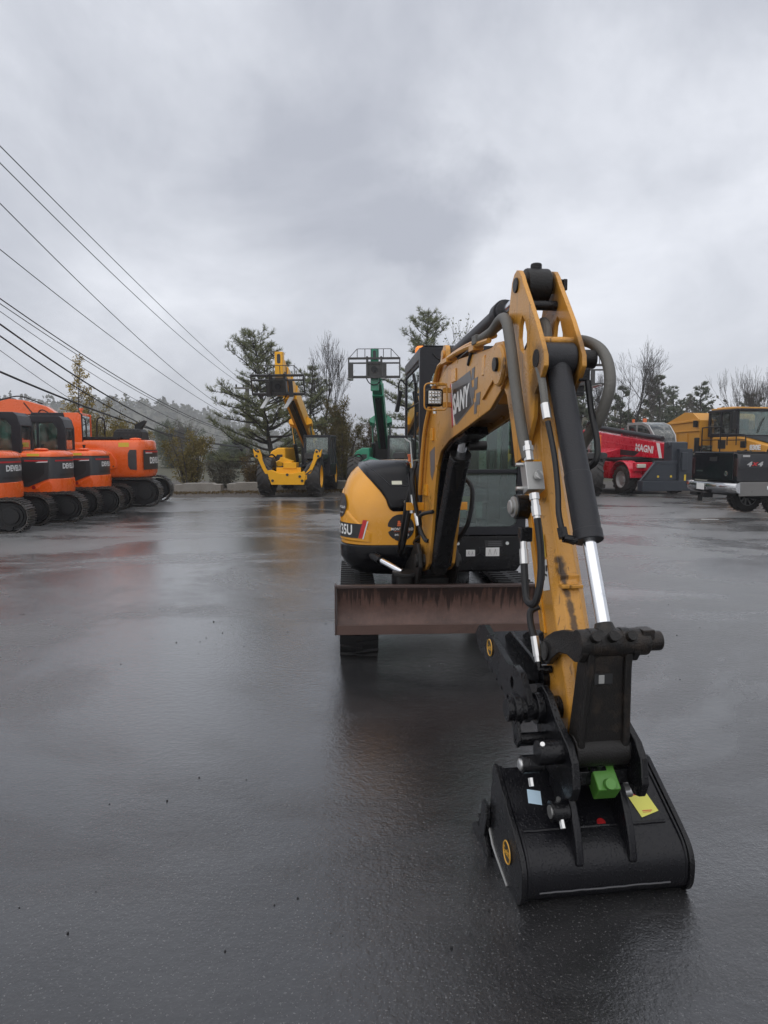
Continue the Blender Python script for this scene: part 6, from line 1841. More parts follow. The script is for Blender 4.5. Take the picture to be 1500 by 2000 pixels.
def orange_large(loc, yaw):
    root = thing('crawler_excavator', 'orange excavator with slatted side vents and black exhaust housing, farthest of the row', 'excavator', loc, yaw, 'orange excavators in a row at the lot edge')
    M = frame(loc, yaw)
    for y in (-0.98, 0.98):
        steel_track(M, y, 1.85, 0.40, 0.52, root, 50)
    b = MB(M); b.bx(-0.8, 0.8, -0.75, 0.75, 0.40, 0.66); b.cyl((0, 0, 0.65), (0, 0, 0.86), 0.6, n=28); b.build('undercarriage', MT['blackmatt'], root, bevel=0.02)
    hw, rad, Rb = 1.02, 1.56, 2.2
    b = MB(M); b.loft(house_rings(hw, rad, -1.35, [(0.78, 0.16), (0.84, 0.05), (0.95, 0.0), (1.66, 0.02), (1.80, 0.03), (1.86, 0.07), (1.88, 0.14)], Rb)); ho = b.build('house', MT['dev_orange'], root, bevel=0.01)
    # vent surround, slats
    b = MB(M)
    vo = [(-0.55, 1.02), (0.60, 1.06), (0.66, 1.10), (0.66, 1.30), (0.52, 1.52), (0.30, 1.62), (-0.55, 1.64)]
    b.ext(vo, -hw - 0.03, -hw + 0.012); vp = b.build('vent_panel', MT['dev_orange'], ho, bevel=0.02)
    for k in range(6):
        z = 1.18 + 0.068 * k
        xr = 0.46 - 0.05 * max(0, k - 2)
        b = MB(M); b.ext([(-0.45, z), (xr, z + 0.004), (xr - 0.03, z + 0.036), (-0.45, z + 0.032)], -hw - 0.034, -hw - 0.031); b.build('vent_slot', MT['blackp'], vp, smooth=0)
        b = MB(M); b.ext([(-0.45, z + 0.038), (xr - 0.02, z + 0.042), (xr - 0.04, z + 0.060), (-0.45, z + 0.056)], -hw - 0.050, -hw - 0.0305); b.build('vent_slat', MT['dev_orange'], vp, bevel=0.003)
    b = MB(M); b.cyl((0.58, -hw - 0.03, 1.14), (0.58, -hw - 0.036, 1.14), 0.02, n=12); b.build('door_lock', MT['blackp'], vp)
    b = MB(M); b.bx(0.72, 1.0, -hw + 0.018, -hw + 0.024, 1.68, 1.80); b.build('warning_label', MT['yellowp'], ho, smooth=0)
    tail_patch(M, rad + 0.0, Rb, -0.94, 0.94, 1.04, 1.60, MT['panel_grey'], 'tail_panel', ho, off=0.012)
    tail_patch(M, rad + 0.0, Rb, -0.85, 0.85, 1.52, 1.57, MT['red'], 'accent_stripe', ho, off=0.016)
    tail_patch(M, rad + 0.0, Rb, -0.85, -0.45, 1.50, 1.52, MT['white'], 'accent_stripe', ho, off=0.016)
    tail_text(M, rad + 0.014, Rb, 1.29, 'DEVELON', 0.24, MT['white'], ho, bold=0.010, sx=1.0, s0=-0.10)
    b = MB(M); b.ext([(1.02, 1.05), (1.20, 1.03), (1.20, 1.60), (1.02, 1.60), (0.97, 1.5), (0.97, 1.15)], -hw - 0.008, -hw + 0.012); b.build('tail_panel', MT['panel_grey'], ho, bevel=0.004)
    # exhaust housing
    b = MB(M); b.loft([[(0.46, -0.55, 1.885), (1.28, -0.55, 1.885), (1.28, 0.55, 1.885), (0.46, 0.55, 1.885)], [(0.50, -0.52, 2.12), (1.26, -0.52, 2.12), (1.26, 0.52, 2.12), (0.50, 0.52, 2.12)], [(0.58, -0.42, 2.20), (1.18, -0.42, 2.20), (1.18, 0.42, 2.20), (0.58, 0.42, 2.20)]])
    ex = b.build('exhaust_housing', MT['blackmatt'], root, bevel=0.02)
    b = MB(M)
    for k in range(6):
        b.box((0.60 + 0.11 * k, -0.475, 2.165), (0.06, 0.02, 0.035), rot=Matrix.Rotation(R(50), 3, 'X')); b.box((0.60 + 0.11 * k, -0.542, 2.02), (0.05, 0.01, 0.03))
    b.build_each('housing_vent', MT['blackp'], ex)
    b = MB(M); b.ext([(0.98, 2.19), (1.18, 2.19), (1.32, 2.44), (1.26, 2.46), (1.0, 2.34)], -0.1, 0.12); b.build('exhaust_stack', MT['blackmatt'], ex, bevel=0.02)
    b = MB(M); b.sphere((1.12, -0.68, 1.90), 0.14, 16, 6, (1.2, 0.8, 0.3)); b.build('hood_cap', MT['dev_orange'], ho)
    b = MB(M); b.bx(-0.35, 0.75, -hw + 0.08, -0.5, 1.883, 1.96); b.build('walkway', MT['blackmatt'], ho, bevel=0.01)
    # cab
    x0, x1, y0, y1, z0, zt = -1.75, -0.22, -0.98, 0.0, 1.0, 2.62
    side = [(x0, z0), (x1, z0), (x1, zt - 0.05), (x1 - 0.05, zt), (x0 + 0.2, zt), (x0 + 0.02, 2.2)]
    b = MB(M)
    b.ext([(-0.52, z0), (x1, z0), (x1 - 0.03, zt - 0.05), (x1 - 0.1, zt + 0.003), (-0.72, zt + 0.003), (-0.64, 2.3)], y0 - 0.004, y0 + 0.05)
    b.bx(x1 - 0.05, x1 - 0.001, y0 + 0.051, y1, z0, 1.9); b.bx(-0.7, x1 - 0.05, y0 + 0.051, y1, zt - 0.08, zt + 0.002)
    cab = b.build('cab', MT['dev_orange'], root, bevel=0.015)
    b = MB(M); b.ext(side, y0, y0 + 0.045, holes=[[(x0 + 0.16, 1.45), (-0.62, 1.45), (-0.58, 1.6), (-0.74, 2.5), (x0 + 0.28, 2.5), (x0 + 0.14, 2.2)]]); b.ext(side, y1 - 0.05, y1 - 0.003, holes=[[(x0 + 0.16, 1.45), (-0.62, 1.45), (-0.58, 1.6), (-0.74, 2.5), (x0 + 0.28, 2.5), (x0 + 0.14, 2.2)]])
    b.bx(x0 + 0.2, -0.72, y0 + 0.046, y1 - 0.051, zt - 0.06, zt - 0.002); b.bx(-1.2, -1.12, y0 - 0.003, y0 + 0.04, 1.0, 2.55)
    b.build('cab_frame', MT['cab'], cab, bevel=0.015)
    b = MB(M); b.bx(x1 - 0.035, x1 - 0.025, y0 + 0.1, y1 - 0.06, 1.901, 2.54); b.build('rear_window', MT['glassbg'], cab, smooth=0)
    b = MB(M); b.bx(x0 + 0.2, -0.66, y0 + 0.018, y0 + 0.026, 1.45, 2.5); b.build('side_window', MT['glassbg'], cab, smooth=0)
    b = MB(M); b.bx(x1 - 0.05, x1 - 0.002, y1 - 0.06, y1, 1.901, 2.6); b.build('rear_post', MT['dev_orange'], cab, bevel=0.01)
    b = MB(M); b.box((-0.9, -0.45, 1.45), (0.5, 0.5, 0.2)); b.box((-0.68, -0.45, 1.8), (0.14, 0.5, 0.6)); b.build('seat', MT['seat'], cab, bevel=0.04)
    b = MB(M); b.cyl((-0.30, -0.75, zt), (-0.30, -0.75, zt + 0.08), 0.03, n=10); b.cyl((-0.30, -0.75, zt + 0.08), (-0.30, -0.75, zt + 0.14), 0.06, n=14); b.build('beacon', MT['orangep'], cab)
    b = MB(M); b.tube(smooth_path([(-0.1, 0.05, 1.9), (-0.08, 0.05, 2.45), (0.05, 0.05, 2.52), (0.12, 0.05, 2.4), (0.12, 0.05, 1.95)], 5), 0.022, 8); b.build('handrail', MT['blackmatt'], root)
    # boom, arm cylinder
    b = MB(M); b.ext([(-0.9, 1.2), (-0.5, 1.1), (-0.62, 1.6), (-1.2, 2.35), (-1.9, 2.62), (-2.8, 2.55), (-5.0, 1.9), (-5.0, 2.15), (-2.9, 2.95), (-2.5, 3.06), (-2.1, 3.02), (-1.5, 2.85), (-0.95, 2.45)], 0.12, 0.50); bm_ = b.build('boom', MT['dev_orange'], root, bevel=0.02)
    b = MB(M); b.cyl((-2.5, 0.31, 2.98), (-4.6, 0.31, 2.78), 0.10, n=18); b.ext([(-2.65, 2.85), (-2.35, 2.85), (-2.4, 3.08), (-2.6, 3.08)], 0.2, 0.42); b.build('arm_cylinder', MT['cylgrey'], root, bevel=0.01)
    b = MB(M); b.tube(smooth_path([(-3.5, 0.16, 2.95), (-3.1, 0.14, 3.05), (-2.7, 0.14, 3.04), (-2.2, 0.14, 3.13), (-1.6, 0.16, 2.92)], 6), 0.02, 6); b.tube(smooth_path([(-2.1, 0.11, 2.95), (-1.8, 0.10, 2.6), (-1.6, 0.10, 2.75), (-1.2, 0.10, 2.5)], 6), 0.015, 6); b.build_each('boom_hose', MT['hose'], bm_)
    b = MB(M); b.ext([(-5.3, 2.2), (-4.8, 2.2), (-4.4, 0.8), (-4.6, 0.8)], 0.16, 0.46); b.build('stick', MT['dev_orange'], root, bevel=0.02)
    b = MB(M); b.ext([(-4.7, 0.9), (-4.3, 0.9), (-3.8, 0.6), (-3.85, 0.1), (-4.5, 0.05)], -0.2, 0.82); b.build('bucket', MT['blackmatt'], root, bevel=0.02)
    return root


def pickup():
    yaw = R(9)
    loc = (8.27, 16.62, 0)          # near rear corner of the body
    root = thing('pickup_truck', 'black pickup truck with chrome rear bumper parked at the right edge', 'pickup truck', loc, yaw)
    M = frame(loc, yaw)             # x forward, y across (away), near side y=0
    Wd = 1.86
    z0, z1 = 0.86, 1.53
    b = MB(M)
    sec = lambda x, t: [(x, t, z0), (x, t - 0.005, 1.15), (x, t, 1.40), (x, t + 0.03, z1), (x, t + 0.10, z1), (x, Wd - t - 0.10, z1), (x, Wd - t - 0.03, z1), (x, Wd - t, 1.40), (x, Wd - t + 0.005, 1.15), (x, Wd - t, z0)]
    b.loft([sec(0.0, 0.05), sec(0.03, 0.015), sec(0.12, 0.0), sec(2.0, 0.0)])
    body = b.build('bed', MT['truck_black'], root, bevel=0.012)
    b = MB(M); b.bx(0.0, 2.0, 0.002, 0.10, 1.531, 1.56); b.bx(0.0, 2.0, Wd - 0.10, Wd - 0.002, 1.531, 1.56); b.build_each('bed_rail', MT['blackmatt'], body, bevel=0.01)
    b = MB(M); b.add([(-0.028, 0.17, 0.90), (-0.028, Wd - 0.17, 0.90), (-0.028, Wd - 0.17, 1.50), (-0.028, 0.17, 1.50), (0.0, 0.17, 0.90), (0.0, Wd - 0.17, 0.90), (0.0, Wd - 0.17, 1.50), (0.0, 0.17, 1.50)], [(0, 1, 2, 3), (0, 4, 5, 1), (1, 5, 6, 2), (2, 6, 7, 3), (3, 7, 4, 0)])
    b.bx(-0.045, -0.02, 0.15, Wd - 0.15, 1.47, 1.545)
    tg = b.build('tailgate', MT['truck_black'], body, bevel=0.014)
    b = MB(M); b.bx(-0.034, -0.028, 0.78, 1.08, 1.33, 1.43); b.build('handle', MT['blackp'], tg, bevel=0.01)
    b = MB(M); b.lathe([(0.06, 0), (0.06, 0.006), (0.045, 0.008)], (-0.028, 0.42, 1.04), (-1, 0, 0), 20); b.bx(-0.032, -0.028, 1.35, 1.62, 1.06, 1.10); b.build_each('tailgate_badge', MT['chrome'], tg)
    for y in (0.03, Wd - 0.15):
        b = MB(M); b.bx(-0.022, 0.02, y, y + 0.12, 0.98, 1.40); b.build('tail_lamp', MT['truck_lens'], body, bevel=0.015)
    b = MB(M)
    pts = []
    for k in range(15):
        t = k / 14
        y = -0.06 + (Wd + 0.12) * t
        xx = -0.30 + 0.22 * abs(2 * t - 1) ** 4
        pts.append([(xx + 0.10, y, 0.84), (xx, y, 0.82), (xx - 0.03, y, 0.74), (xx + 0.02, y, 0.62), (xx + 0.10, y, 0.58)])
    b.loft(pts, closed=True)
    bp = b.build('bumper', MT['chrome_dark'], root, smooth=50)
    b = MB(M); b.bx(-0.348, -0.33, 0.80, 1.10, 0.64, 0.79); b.build('licence_plate', MT['white'], bp, bevel=0.006)
    b = MB(M); b.bx(-0.30, -0.05, 0.86, 1.0, 0.44, 0.56); b.bx(-0.40, -0.30, 0.90, 0.96, 0.36, 0.50); b.box((-0.2, 1.3, 0.52), (0.2, 0.3, 0.08)); b.build('hitch', MT['blackmatt'], root, bevel=0.01)
    b = MB(M); b.bx(0.03, 2.0, -0.012, 0.012, 0.52, 0.855); b.build('lower_panel', MT['truck_grey'], root, bevel=0.012)
    b = MB(M); b.bx(0.74, 1.1, -0.03, -0.0125, 0.66, 0.76); b.build('trim', MT['chrome'], root, bevel=0.01)
    for dx, dy in ((0.0, 0.0), (0.0, 1.32)):
        for fx in (0.0, 3.6):
            WMx = M @ Matrix.Translation((1.30 + fx, 0.24 + dy, 0)) @ Matrix.Rotation(R(-90), 4, 'Z')
            w = wheel(WMx, 0, 0, 0.43, 0.32, root, MT['blackp'], lugs=26, side=1 if dy == 0 else -1)
            if fx == 0.0:
                b = MB(WMx)
                for k in range(10):
                    a = 2 * math.pi * k / 10
                    b.bar((0.10, 0.07 * math.cos(a), 0.43 + 0.07 * math.sin(a)), (0.12, 0.235 * math.cos(a + 0.12), 0.43 + 0.235 * math.sin(a + 0.12)), 0.035, 0.02, up=(1, 0, 0))
                b.lathe([(0.25, 0.13), (0.25, 0.165), (0.235, 0.165)], (0, 0, 0.43), (1, 0, 0), 30, caps=False)
                b.build('wheel_spokes', MT['rim_grey'], w)
    b = MB(M); b.bx(0.2, 5.2, 0.35, 1.5, 0.50, 0.84); b.cyl((1.30, 0.3, 0.43), (1.30, 1.5, 0.43), 0.07, n=12); b.build('frame', MT['blackmatt'], root)
    # cab and bonnet (outside the picture to the right)
    b = MB(M)
    b.loft([[(2.01, 0, 0.55), (5.9, 0.02, 0.55), (5.9, Wd - 0.02, 0.55), (2.01, Wd, 0.55)], [(2.01, -0.005, 1.3), (5.9, 0.04, 1.25), (5.9, Wd - 0.04, 1.25), (2.01, Wd + 0.005, 1.3)], [(2.01, 0.03, 1.53), (5.7, 0.08, 1.42), (5.7, Wd - 0.08, 1.42), (2.01, Wd - 0.03, 1.53)]])
    b.loft([[(2.03, 0.06, 1.531), (4.3, 0.06, 1.48), (4.3, Wd - 0.06, 1.48), (2.03, Wd - 0.06, 1.531)], [(2.2, 0.2, 2.08), (3.5, 0.2, 2.08), (3.5, Wd - 0.2, 2.08), (2.2, Wd - 0.2, 2.08)]])
    b.build('cab', MT['truck_black'], root, bevel=0.03)
    # decals
    g = M @ face_m((0.40, -0.0085, 1.27), (1, 0, 0), (0, 0, 1))
    text('4   4', 0.14, g, MT['rim_grey'], body, bold=0.008, extrude=0.0005, sx=1.5, shear=0.25)
    text('X', 0.11, g, MT['red'], body, bold=0.006, extrude=0.0005, sx=1.5, shear=0.25)
    b = MB(M); b.bx(0.10, 0.28, -0.001, 0.006, 1.44, 1.485); b.build('bed_badge', MT['rim_grey'], body)
    return root


MT['truck_lens'] = paint('smoked_lens', (0.03, 0.008, 0.010), rough=0.12, coat=0.4)
MT['chrome_dark'] = paint('bumper_chrome', (0.55, 0.55, 0.56), rough=0.14, metallic=1.0, mottle=0.1, dirt=0.05)


def red_crane():
    yaw = R(15)
    loc = (9.28, 26.9, 0)
    root = thing('rotating_telehandler', 'red telehandler with lowered boom and glass cab, carrying a slate grey attachment', 'telehandler', loc, yaw)
    M = frame(loc, yaw)             # -y towards the camera
    for x, y in ((-1.02, -1.25), (1.02, -1.25), (-1.02, 1.75), (1.02, 1.75)):
        wheel(M, x, y, 0.53, 0.40, root, MT['rim_grey'], lugs=16, side=1 if x > 0 else -1)
    b = MB(M)
    b.bx(-0.7, 0.7, -1.9, 2.6, 0.5, 1.05)
    # fenders
    for s in (-1, 1):
        for yc in (-1.25, 1.75):
            ring0 = arc(yc, 0.55, 0.66, 5, 175, 12); ring1 = arc(yc, 0.55, 0.62, 175, 5, 12)
            xs = sorted((s * 0.78, s * 1.26))
            b.ext([(a, c) for a, c in ring0 + ring1], xs[0], xs[1], 'yz')
        xs = sorted((s * 0.72, s * 1.24))
        b.bx(xs[0], xs[1], -0.58, 1.08, 0.55, 1.16)
    b.bx(-1.15, 1.15, -2.0, -1.85, 0.85, 1.15)
    ch = b.build('chassis', MT['magni_red'], root, bevel=0.02)
    b = MB(M)
    for s in (-1, 1):
        b.box((s * 0.92, -2.03, 1.03), (0.34, 0.08, 0.14))
    b.build_each('headlamp', MT['lens'], ch, bevel=0.02)
    b = MB(M); b.cyl((0, 0.2, 1.05), (0, 0.2, 1.25), 0.75, n=28); b.bx(-1.15, 1.15, -1.2, 2.2, 1.18, 1.28); tt = b.build('turret', MT['blackmatt'], root, bevel=0.02)
    b = MB(M); b.ext([(-1.19, 1.29), (-0.2, 1.29), (-0.2, 1.65), (-1.19, 1.45)], 0.2, 2.3); b.build('turret_cover', MT['magni_red'], tt, bevel=0.03)
    # boom: high at the back, low at the front, on the left of the cab
    bx0, bx1 = -0.30, 0.12
    b = MB(M)
    pr = [(3.3, 2.12), (2.9, 2.40), (2.5, 2.36), (-2.35, 1.80), (-2.55, 1.62), (-2.5, 1.28), (-1.2, 1.32), (1.0, 1.34), (2.2, 1.30), (3.0, 1.50)]
    b.ext(pr, bx0, bx1, 'yz'); bo = b.build('boom', MT['magni_red'], root, bevel=0.02)
    b = MB(M); b.ext([(0.4, 1.40), (-0.7, 1.36), (-1.0, 1.52), (0.2, 1.60)], bx0 - 0.004, bx0 + 0.002, 'yz'); b.build('boom_opening', MT['blackp'], bo, smooth=0)
    b = MB(M); b.bx(bx0 - 0.012, bx0 + 0.001, 2.55, 2.85, 1.98, 2.18); b.build('vent', MT['blackp'], bo, bevel=0.02)
    b = MB(M); b.ext([(-1.95, 1.84), (-2.14, 1.815), (-2.30, 1.30), (-2.14, 1.30)], bx0 - 0.005, bx0 + 0.001, 'yz'); b.build('stripe', MT['white'], bo, smooth=0)
    b = MB(M); b.ext([(2.3, 2.1), (1.9, 1.95), (-1.0, 1.66), (-1.0, 1.69), (1.9, 2.0), (2.3, 2.15)], bx0 - 0.01, bx0 + 0.001, 'yz'); b.build('boom_rib', MT['magni_red'], bo, bevel=0.004)
    g = M @ face_m((bx0 - 0.006, -1.28, 1.62), (0, -1, -0.10), (0, 0, 1))
    text('MAGNI', 0.34, g, MT['white'], bo, bold=0.012, extrude=0.0005, sx=0.98)
    b = MB(M); b.cyl((-0.09, 2.3, 2.50), (-0.09, -2.0, 1.97), 0.09, n=18); b.cyl((-0.09, 2.6, 2.5), (-0.09, 2.2, 2.51), 0.12, n=18); b.build('telescope_cylinder', MT['cylgrey'], root)
    b = MB(M)
    for k in range(3):
        xx = -0.16 + 0.08 * k
        b.tube(smooth_path([(xx, 2.9, 2.35), (xx, 2.8, 2.66), (xx, 2.35, 2.80 - 0.05 * k), (xx, 1.95, 2.66), (xx, 1.9, 2.45)], 6), 0.035, 8)
    b.build_each('hose_loop', MT['hose'], root)
    # cab
    b = MB(M)
    cx0, cx1 = 0.46, 1.42
    side = [(0.95, 1.3), (-0.75, 1.3), (-0.82, 1.7), (-0.72, 2.15), (-0.40, 2.50), (0.0, 2.62), (0.95, 2.62)]
    inn = [(0.86, 1.72), (-0.62, 1.72), (-0.60, 2.1), (-0.33, 2.40), (0.02, 2.51), (0.86, 2.51)]
    b.ext(side, cx0, cx0 + 0.05, 'yz', holes=[inn]); b.ext(side, cx1 - 0.05, cx1, 'yz', holes=[inn])
    b.bx(cx0 + 0.051, cx1 - 0.051, 0.02, 0.949, 2.56, 2.618); b.bx(cx0 + 0.051, cx1 - 0.051, 0.88, 0.948, 1.31, 2.55); b.bx(cx0 + 0.051, cx1 - 0.051, -0.74, 0.87, 1.31, 1.40)
    b.bx(cx0 + 0.003, cx0 + 0.045, 0.30, 0.36, 1.72, 2.51)
    cab = b.build('cab', MT['alu'], root, bevel=0.012)
    b = MB(M)
    fr = [(-0.78, 1.42), (-0.80, 1.7), (-0.70, 2.14), (-0.39, 2.48), (0.0, 2.60)]
    b.loft([[(cx0 + 0.052, y, z) for y, z in fr], [(cx1 - 0.052, y, z) for y, z in fr]], closed=False, cap0=False, cap1=False)
    b.build('front_glass', MT['glass_frost'], cab, smooth=60)
    b = MB(M); b.ext(inn, cx0 + 0.02, cx0 + 0.028, 'yz'); b.ext(inn, cx1 - 0.028, cx1 - 0.02, 'yz'); b.build_each('side_window', MT['glassbg'], cab, smooth=0)
    b = MB(M); b.box((0.8, 0.3, 1.65), (0.5, 0.5, 0.2)); b.box((0.8, 0.55, 2.0), (0.5, 0.14, 0.6)); b.build('seat', MT['seat'], cab, bevel=0.04)
    b = MB(M); b.cyl((0.5, 0.6, 2.62), (0.5, 0.6, 2.75), 0.05, n=12); b.cyl((1.0, 0.6, 2.62), (1.0, 0.6, 2.78), 0.075, n=14); b.build_each('beacon', MT['orangep'], cab)
    b = MB(M); b.bx(0.22, 0.30, 0.9, 1.0, 1.3, 2.4); b.build('cab_guard', MT['magni_red'], cab, bevel=0.01)
    b = MB(M); b.box((0.16, 0.6, 2.02), (0.12, 0.25, 0.42)); b.build('side_mirror', MT['blackmatt'], cab, bevel=0.03)
    # boom head
    b = MB(M); b.bx(-0.40, 0.22, -2.95, -2.5, 1.18, 1.85); b.cyl((-0.44, -2.75, 1.75), (0.26, -2.75, 1.75), 0.11, n=16); b.build('boom_head', MT['attach_grey'], bo, bevel=0.03)
    # slate attachment hung on the head
    b = MB(M)
    b.bx(-0.20, 0.30, -3.10, -2.72, 0.22, 1.62); b.bx(-0.16, 0.05, -3.18, -3.10, 0.9, 1.5)
    b.bx(-1.62, 0.40, -3.15, -2.85, 0.22, 0.56)
    b.ext([(-1.62, 0.56), (-1.12, 1.10), (-0.20, 1.16), (-0.20, 0.56)], -3.0, -2.92)
    b.bar((-1.57, -2.95, 0.54), (-1.02, -2.95, 1.16), 0.10, 0.10, up=(0, 1, 0)); b.bx(-1.07, -0.2, -3.02, -2.84, 1.12, 1.22)
    at_ = b.build('attachment', MT['attach_grey'], root, bevel=0.012)
    b = MB(M)
    for x, z in ((-0.95, 0.70), (-0.45, 0.70), (0.02, 0.66)):
        b.box((x, -3.11 if x > 0.0 else -3.008, z), (0.07, 0.012, 0.07 if x < 0.0 else 0.20))
    b.build_each('marker_plate', MT['yellowp'], at_)
    b = MB(M); b.bx(0.08, 0.26, -3.106, -3.101, 0.62, 0.80); b.build('attachment_slot', MT['blackp'], at_)
    return root


MT['glass_frost'] = glass('wet_glass', (0.55, 0.58, 0.58), 1.2, film=0.45)


def dumper():
    yaw = R(10)
    loc = (13.67, 27.1, 0)
    root = thing('dump_truck', 'ochre yellow articulated dump truck with railed cab behind the black pickup', 'dump truck', loc, yaw)
    M = frame(loc, yaw)             # -y forward
    for x, y in ((-1.1, -1.6), (1.1, -1.6), (-1.1, 2.4), (1.1, 2.4)):
        wheel(M, x, y, 0.80, 0.60, root, MT['dump_yellow'], lugs=16, side=1 if x > 0 else -1)
    b = MB(M); b.bx(-0.55, 0.55, -2.6, 3.4, 0.75, 1.35); b.bx(-1.35, 1.35, -1.9, 0.8, 1.30, 1.48); b.build('chassis', MT['blackmatt'], root, bevel=0.02)
    # body: bonnet
    b = MB(M)
    b.loft([[(-1.12, 0.35, 1.49), (1.12, 0.35, 1.49), (1.12, 0.35, 2.05), (-1.12, 0.35, 2.05)], [(-1.12, -1.0, 1.49), (1.12, -1.0, 1.49), (1.10, -1.0, 2.06), (-1.10, -1.0, 2.06)], [(-1.05, -2.6, 1.30), (1.05, -2.6, 1.30), (0.98, -2.6, 1.70), (-0.98, -2.6, 1.70)], [(-0.95, -2.9, 1.25), (0.95, -2.9, 1.25), (0.9, -2.9, 1.5), (-0.9, -2.9, 1.5)]])
    bn = b.build('bonnet', MT['dump_yellow'], root, bevel=0.03)
    b = MB(M); b.bx(-1.135, -1.10, -0.45, 0.0, 1.62, 1.95); b.bx(-1.125, -1.08, -1.55, -1.25, 1.66, 1.90); b.build_each('side_vent', MT['blackp'], bn, bevel=0.02)
    g = M @ face_m((-1.085, -2.0, 1.66), (0.04, -1, -0.0), (0, 0, 1))
    text('830E', 0.24, g, MT['white'], bn, bold=0.012, extrude=0.004, sx=1.1)
    b = MB(M); b.ext([(-0.85, 0), (0.85, 0), (0.75, 0.01), (-0.75, 0.01)], 0, 0.01) if False else b.add([(-0.80, -1.05, 2.075), (0.80, -1.05, 2.075), (0.70, -2.3, 1.82), (-0.70, -2.3, 1.82)], [(0, 1, 2, 3)]); b.build('bonnet_panel', MT['panel_grey'], bn, smooth=0)
    # cab
    b = MB(M)
    x0, x1, yf, yb, z0, zt = -1.0, 1.0, -0.95, 0.75, 2.07, 2.98
    for x in (x0, x1):
        b.bx(x - 0.05, x + 0.05, yf, yf + 0.10, z0, zt); b.bx(x - 0.05, x + 0.05, yb - 0.1, yb, z0, zt); b.bx(x - 0.05, x + 0.05, -0.02, 0.04, z0, zt)
        b.bx(x - 0.04, x + 0.04, yf + 0.1, yb - 0.1, z0 - 0.02, z0 + 0.12)
    b.bx(x0, x1, yf + 0.01, yf + 0.06, z0 - 0.02, z0 + 0.06); b.bx(x0, x1, yb - 0.08, yb - 0.02, z0, z0 + 0.3)
    b.bx(x0 - 0.06, x1 + 0.06, yf - 0.22, yb + 0.04, zt, zt + 0.09)
    cab = b.build('cab', MT['cab'], root, bevel=0.02)
    b = MB(M); b.bx(x0 + 0.02, x1 - 0.02, yf + 0.05, yb - 0.05, zt + 0.092, zt + 0.16); b.box((-0.55, 0.1, zt + 0.15), (0.6, 0.9, 0.10)); b.build('cab_roof', MT['dump_yellow'], cab, bevel=0.03)
    b = MB(M); b.bx(x0 + 0.06, x1 - 0.06, yf + 0.02, yf + 0.028, z0 + 0.06, zt); b.build('windscreen', MT['glassbg'], cab, smooth=0)
    b = MB(M); b.bx(x0 - 0.005, x0 + 0.005, yf + 0.1, yb - 0.1, z0 + 0.12, zt); b.bx(x1 - 0.005, x1 + 0.005, yf + 0.1, yb - 0.1, z0 + 0.12, zt); b.build_each('side_window', MT['glassbg'], cab, smooth=0)
    b = MB(M); b.box((0.0, 0.2, 2.4), (0.5, 0.14, 0.7)); b.box((0, 0.0, 2.15), (0.5, 0.5, 0.14)); b.build('seat', MT['seat'], cab, bevel=0.03)
    b = MB(M); b.tube(smooth_path([(-0.2, yf - 0.01, 2.2), (-0.1, yf - 0.02, 2.5), (0.05, yf - 0.01, 2.75)], 4), 0.015, 6); b.build('wiper', MT['blackmatt'], cab)
    b = MB(M); b.box((-1.28, -1.05, 2.72), (0.16, 0.14, 0.44)); b.box((-1.27, -1.05, 2.42), (0.18, 0.16, 0.18)); b.tube([(-1.05, -0.9, 3.02), (-1.28, -1.05, 2.98), (-1.28, -1.05, 2.5)], 0.018, 6); b.build('mirror', MT['blackmatt'], cab, bevel=0.03)
    # handrails
    b = MB(M)
    for ya, yb2, zb_, zt_ in ((-0.35, 0.75, 1.48, 2.42), (-1.75, -0.75, 1.75, 2.12)):
        b.tube(smooth_path([(-1.28, ya, zb_), (-1.28, ya, zt_ - 0.1), (-1.28, ya + 0.1, zt_), (-1.28, yb2 - 0.1, zt_), (-1.28, yb2, zt_ - 0.1), (-1.28, yb2, zb_)], 5), 0.022, 8)
        b.tube([(-1.28, ya, (zb_ + zt_) / 2), (-1.28, yb2, (zb_ + zt_) / 2)], 0.018, 8)
        b.tube([(-1.28, (ya + yb2) / 2, zb_), (-1.28, (ya + yb2) / 2, zt_)], 0.018, 8)
    b.build_each('handrail', MT['blackmatt'], root)
    # tipper body
    b = MB(M)
    outer = [(1.0, 1.55), (0.85, 1.75), (0.9, 2.72), (1.35, 3.02), (1.9, 3.06), (3.3, 2.62), (3.6, 2.3), (3.1, 1.45)]
    b.ext(outer, -1.32, -1.24, 'yz'); b.ext(outer, 1.24, 1.32, 'yz')
    b.add([(-1.24, 0.86, 1.75), (1.24, 0.86, 1.75), (1.24, 0.91, 2.72), (-1.24, 0.91, 2.72), (1.24, 1.35, 3.02), (-1.24, 1.35, 3.02)], [(0, 1, 2, 3), (3, 2, 4, 5)])
    b.add([(-1.24, 1.0, 1.56), (1.24, 1.0, 1.56), (1.24, 3.1, 1.46), (-1.24, 3.1, 1.46)], [(0, 1, 2, 3)])
    bd = b.build('tipper_body', MT['dump_yellow'], root, bevel=0.01)
    b = MB(M)
    b.ext([(0.86, 2.68), (0.86, 2.76), (3.4, 2.66), (3.4, 2.58)], -1.38, -1.321, 'yz'); b.ext([(0.85, 2.30), (0.85, 2.36), (3.5, 2.30), (3.5, 2.24)], -1.37, -1.321, 'yz')
    for y in (1.6, 2.3, 3.0):
        b.bx(-1.36, -1.321, y, y + 0.08, 1.55, 2.24)
    b.build_each('body_rib', MT['dump_yellow'], bd, bevel=0.01)
    b = MB(M); b.box((-1.42, 1.0, 2.58), (0.14, 0.14, 0.26)); b.build('body_mirror', MT['blackmatt'], bd, bevel=0.02)
    b = MB(M); b.cyl((-1.32, 0.98, 1.48), (-1.32, 0.98, 2.05), 0.12, n=14); b.build('air_tank', MT['blackmatt'], root, bevel=0.03)
    return root


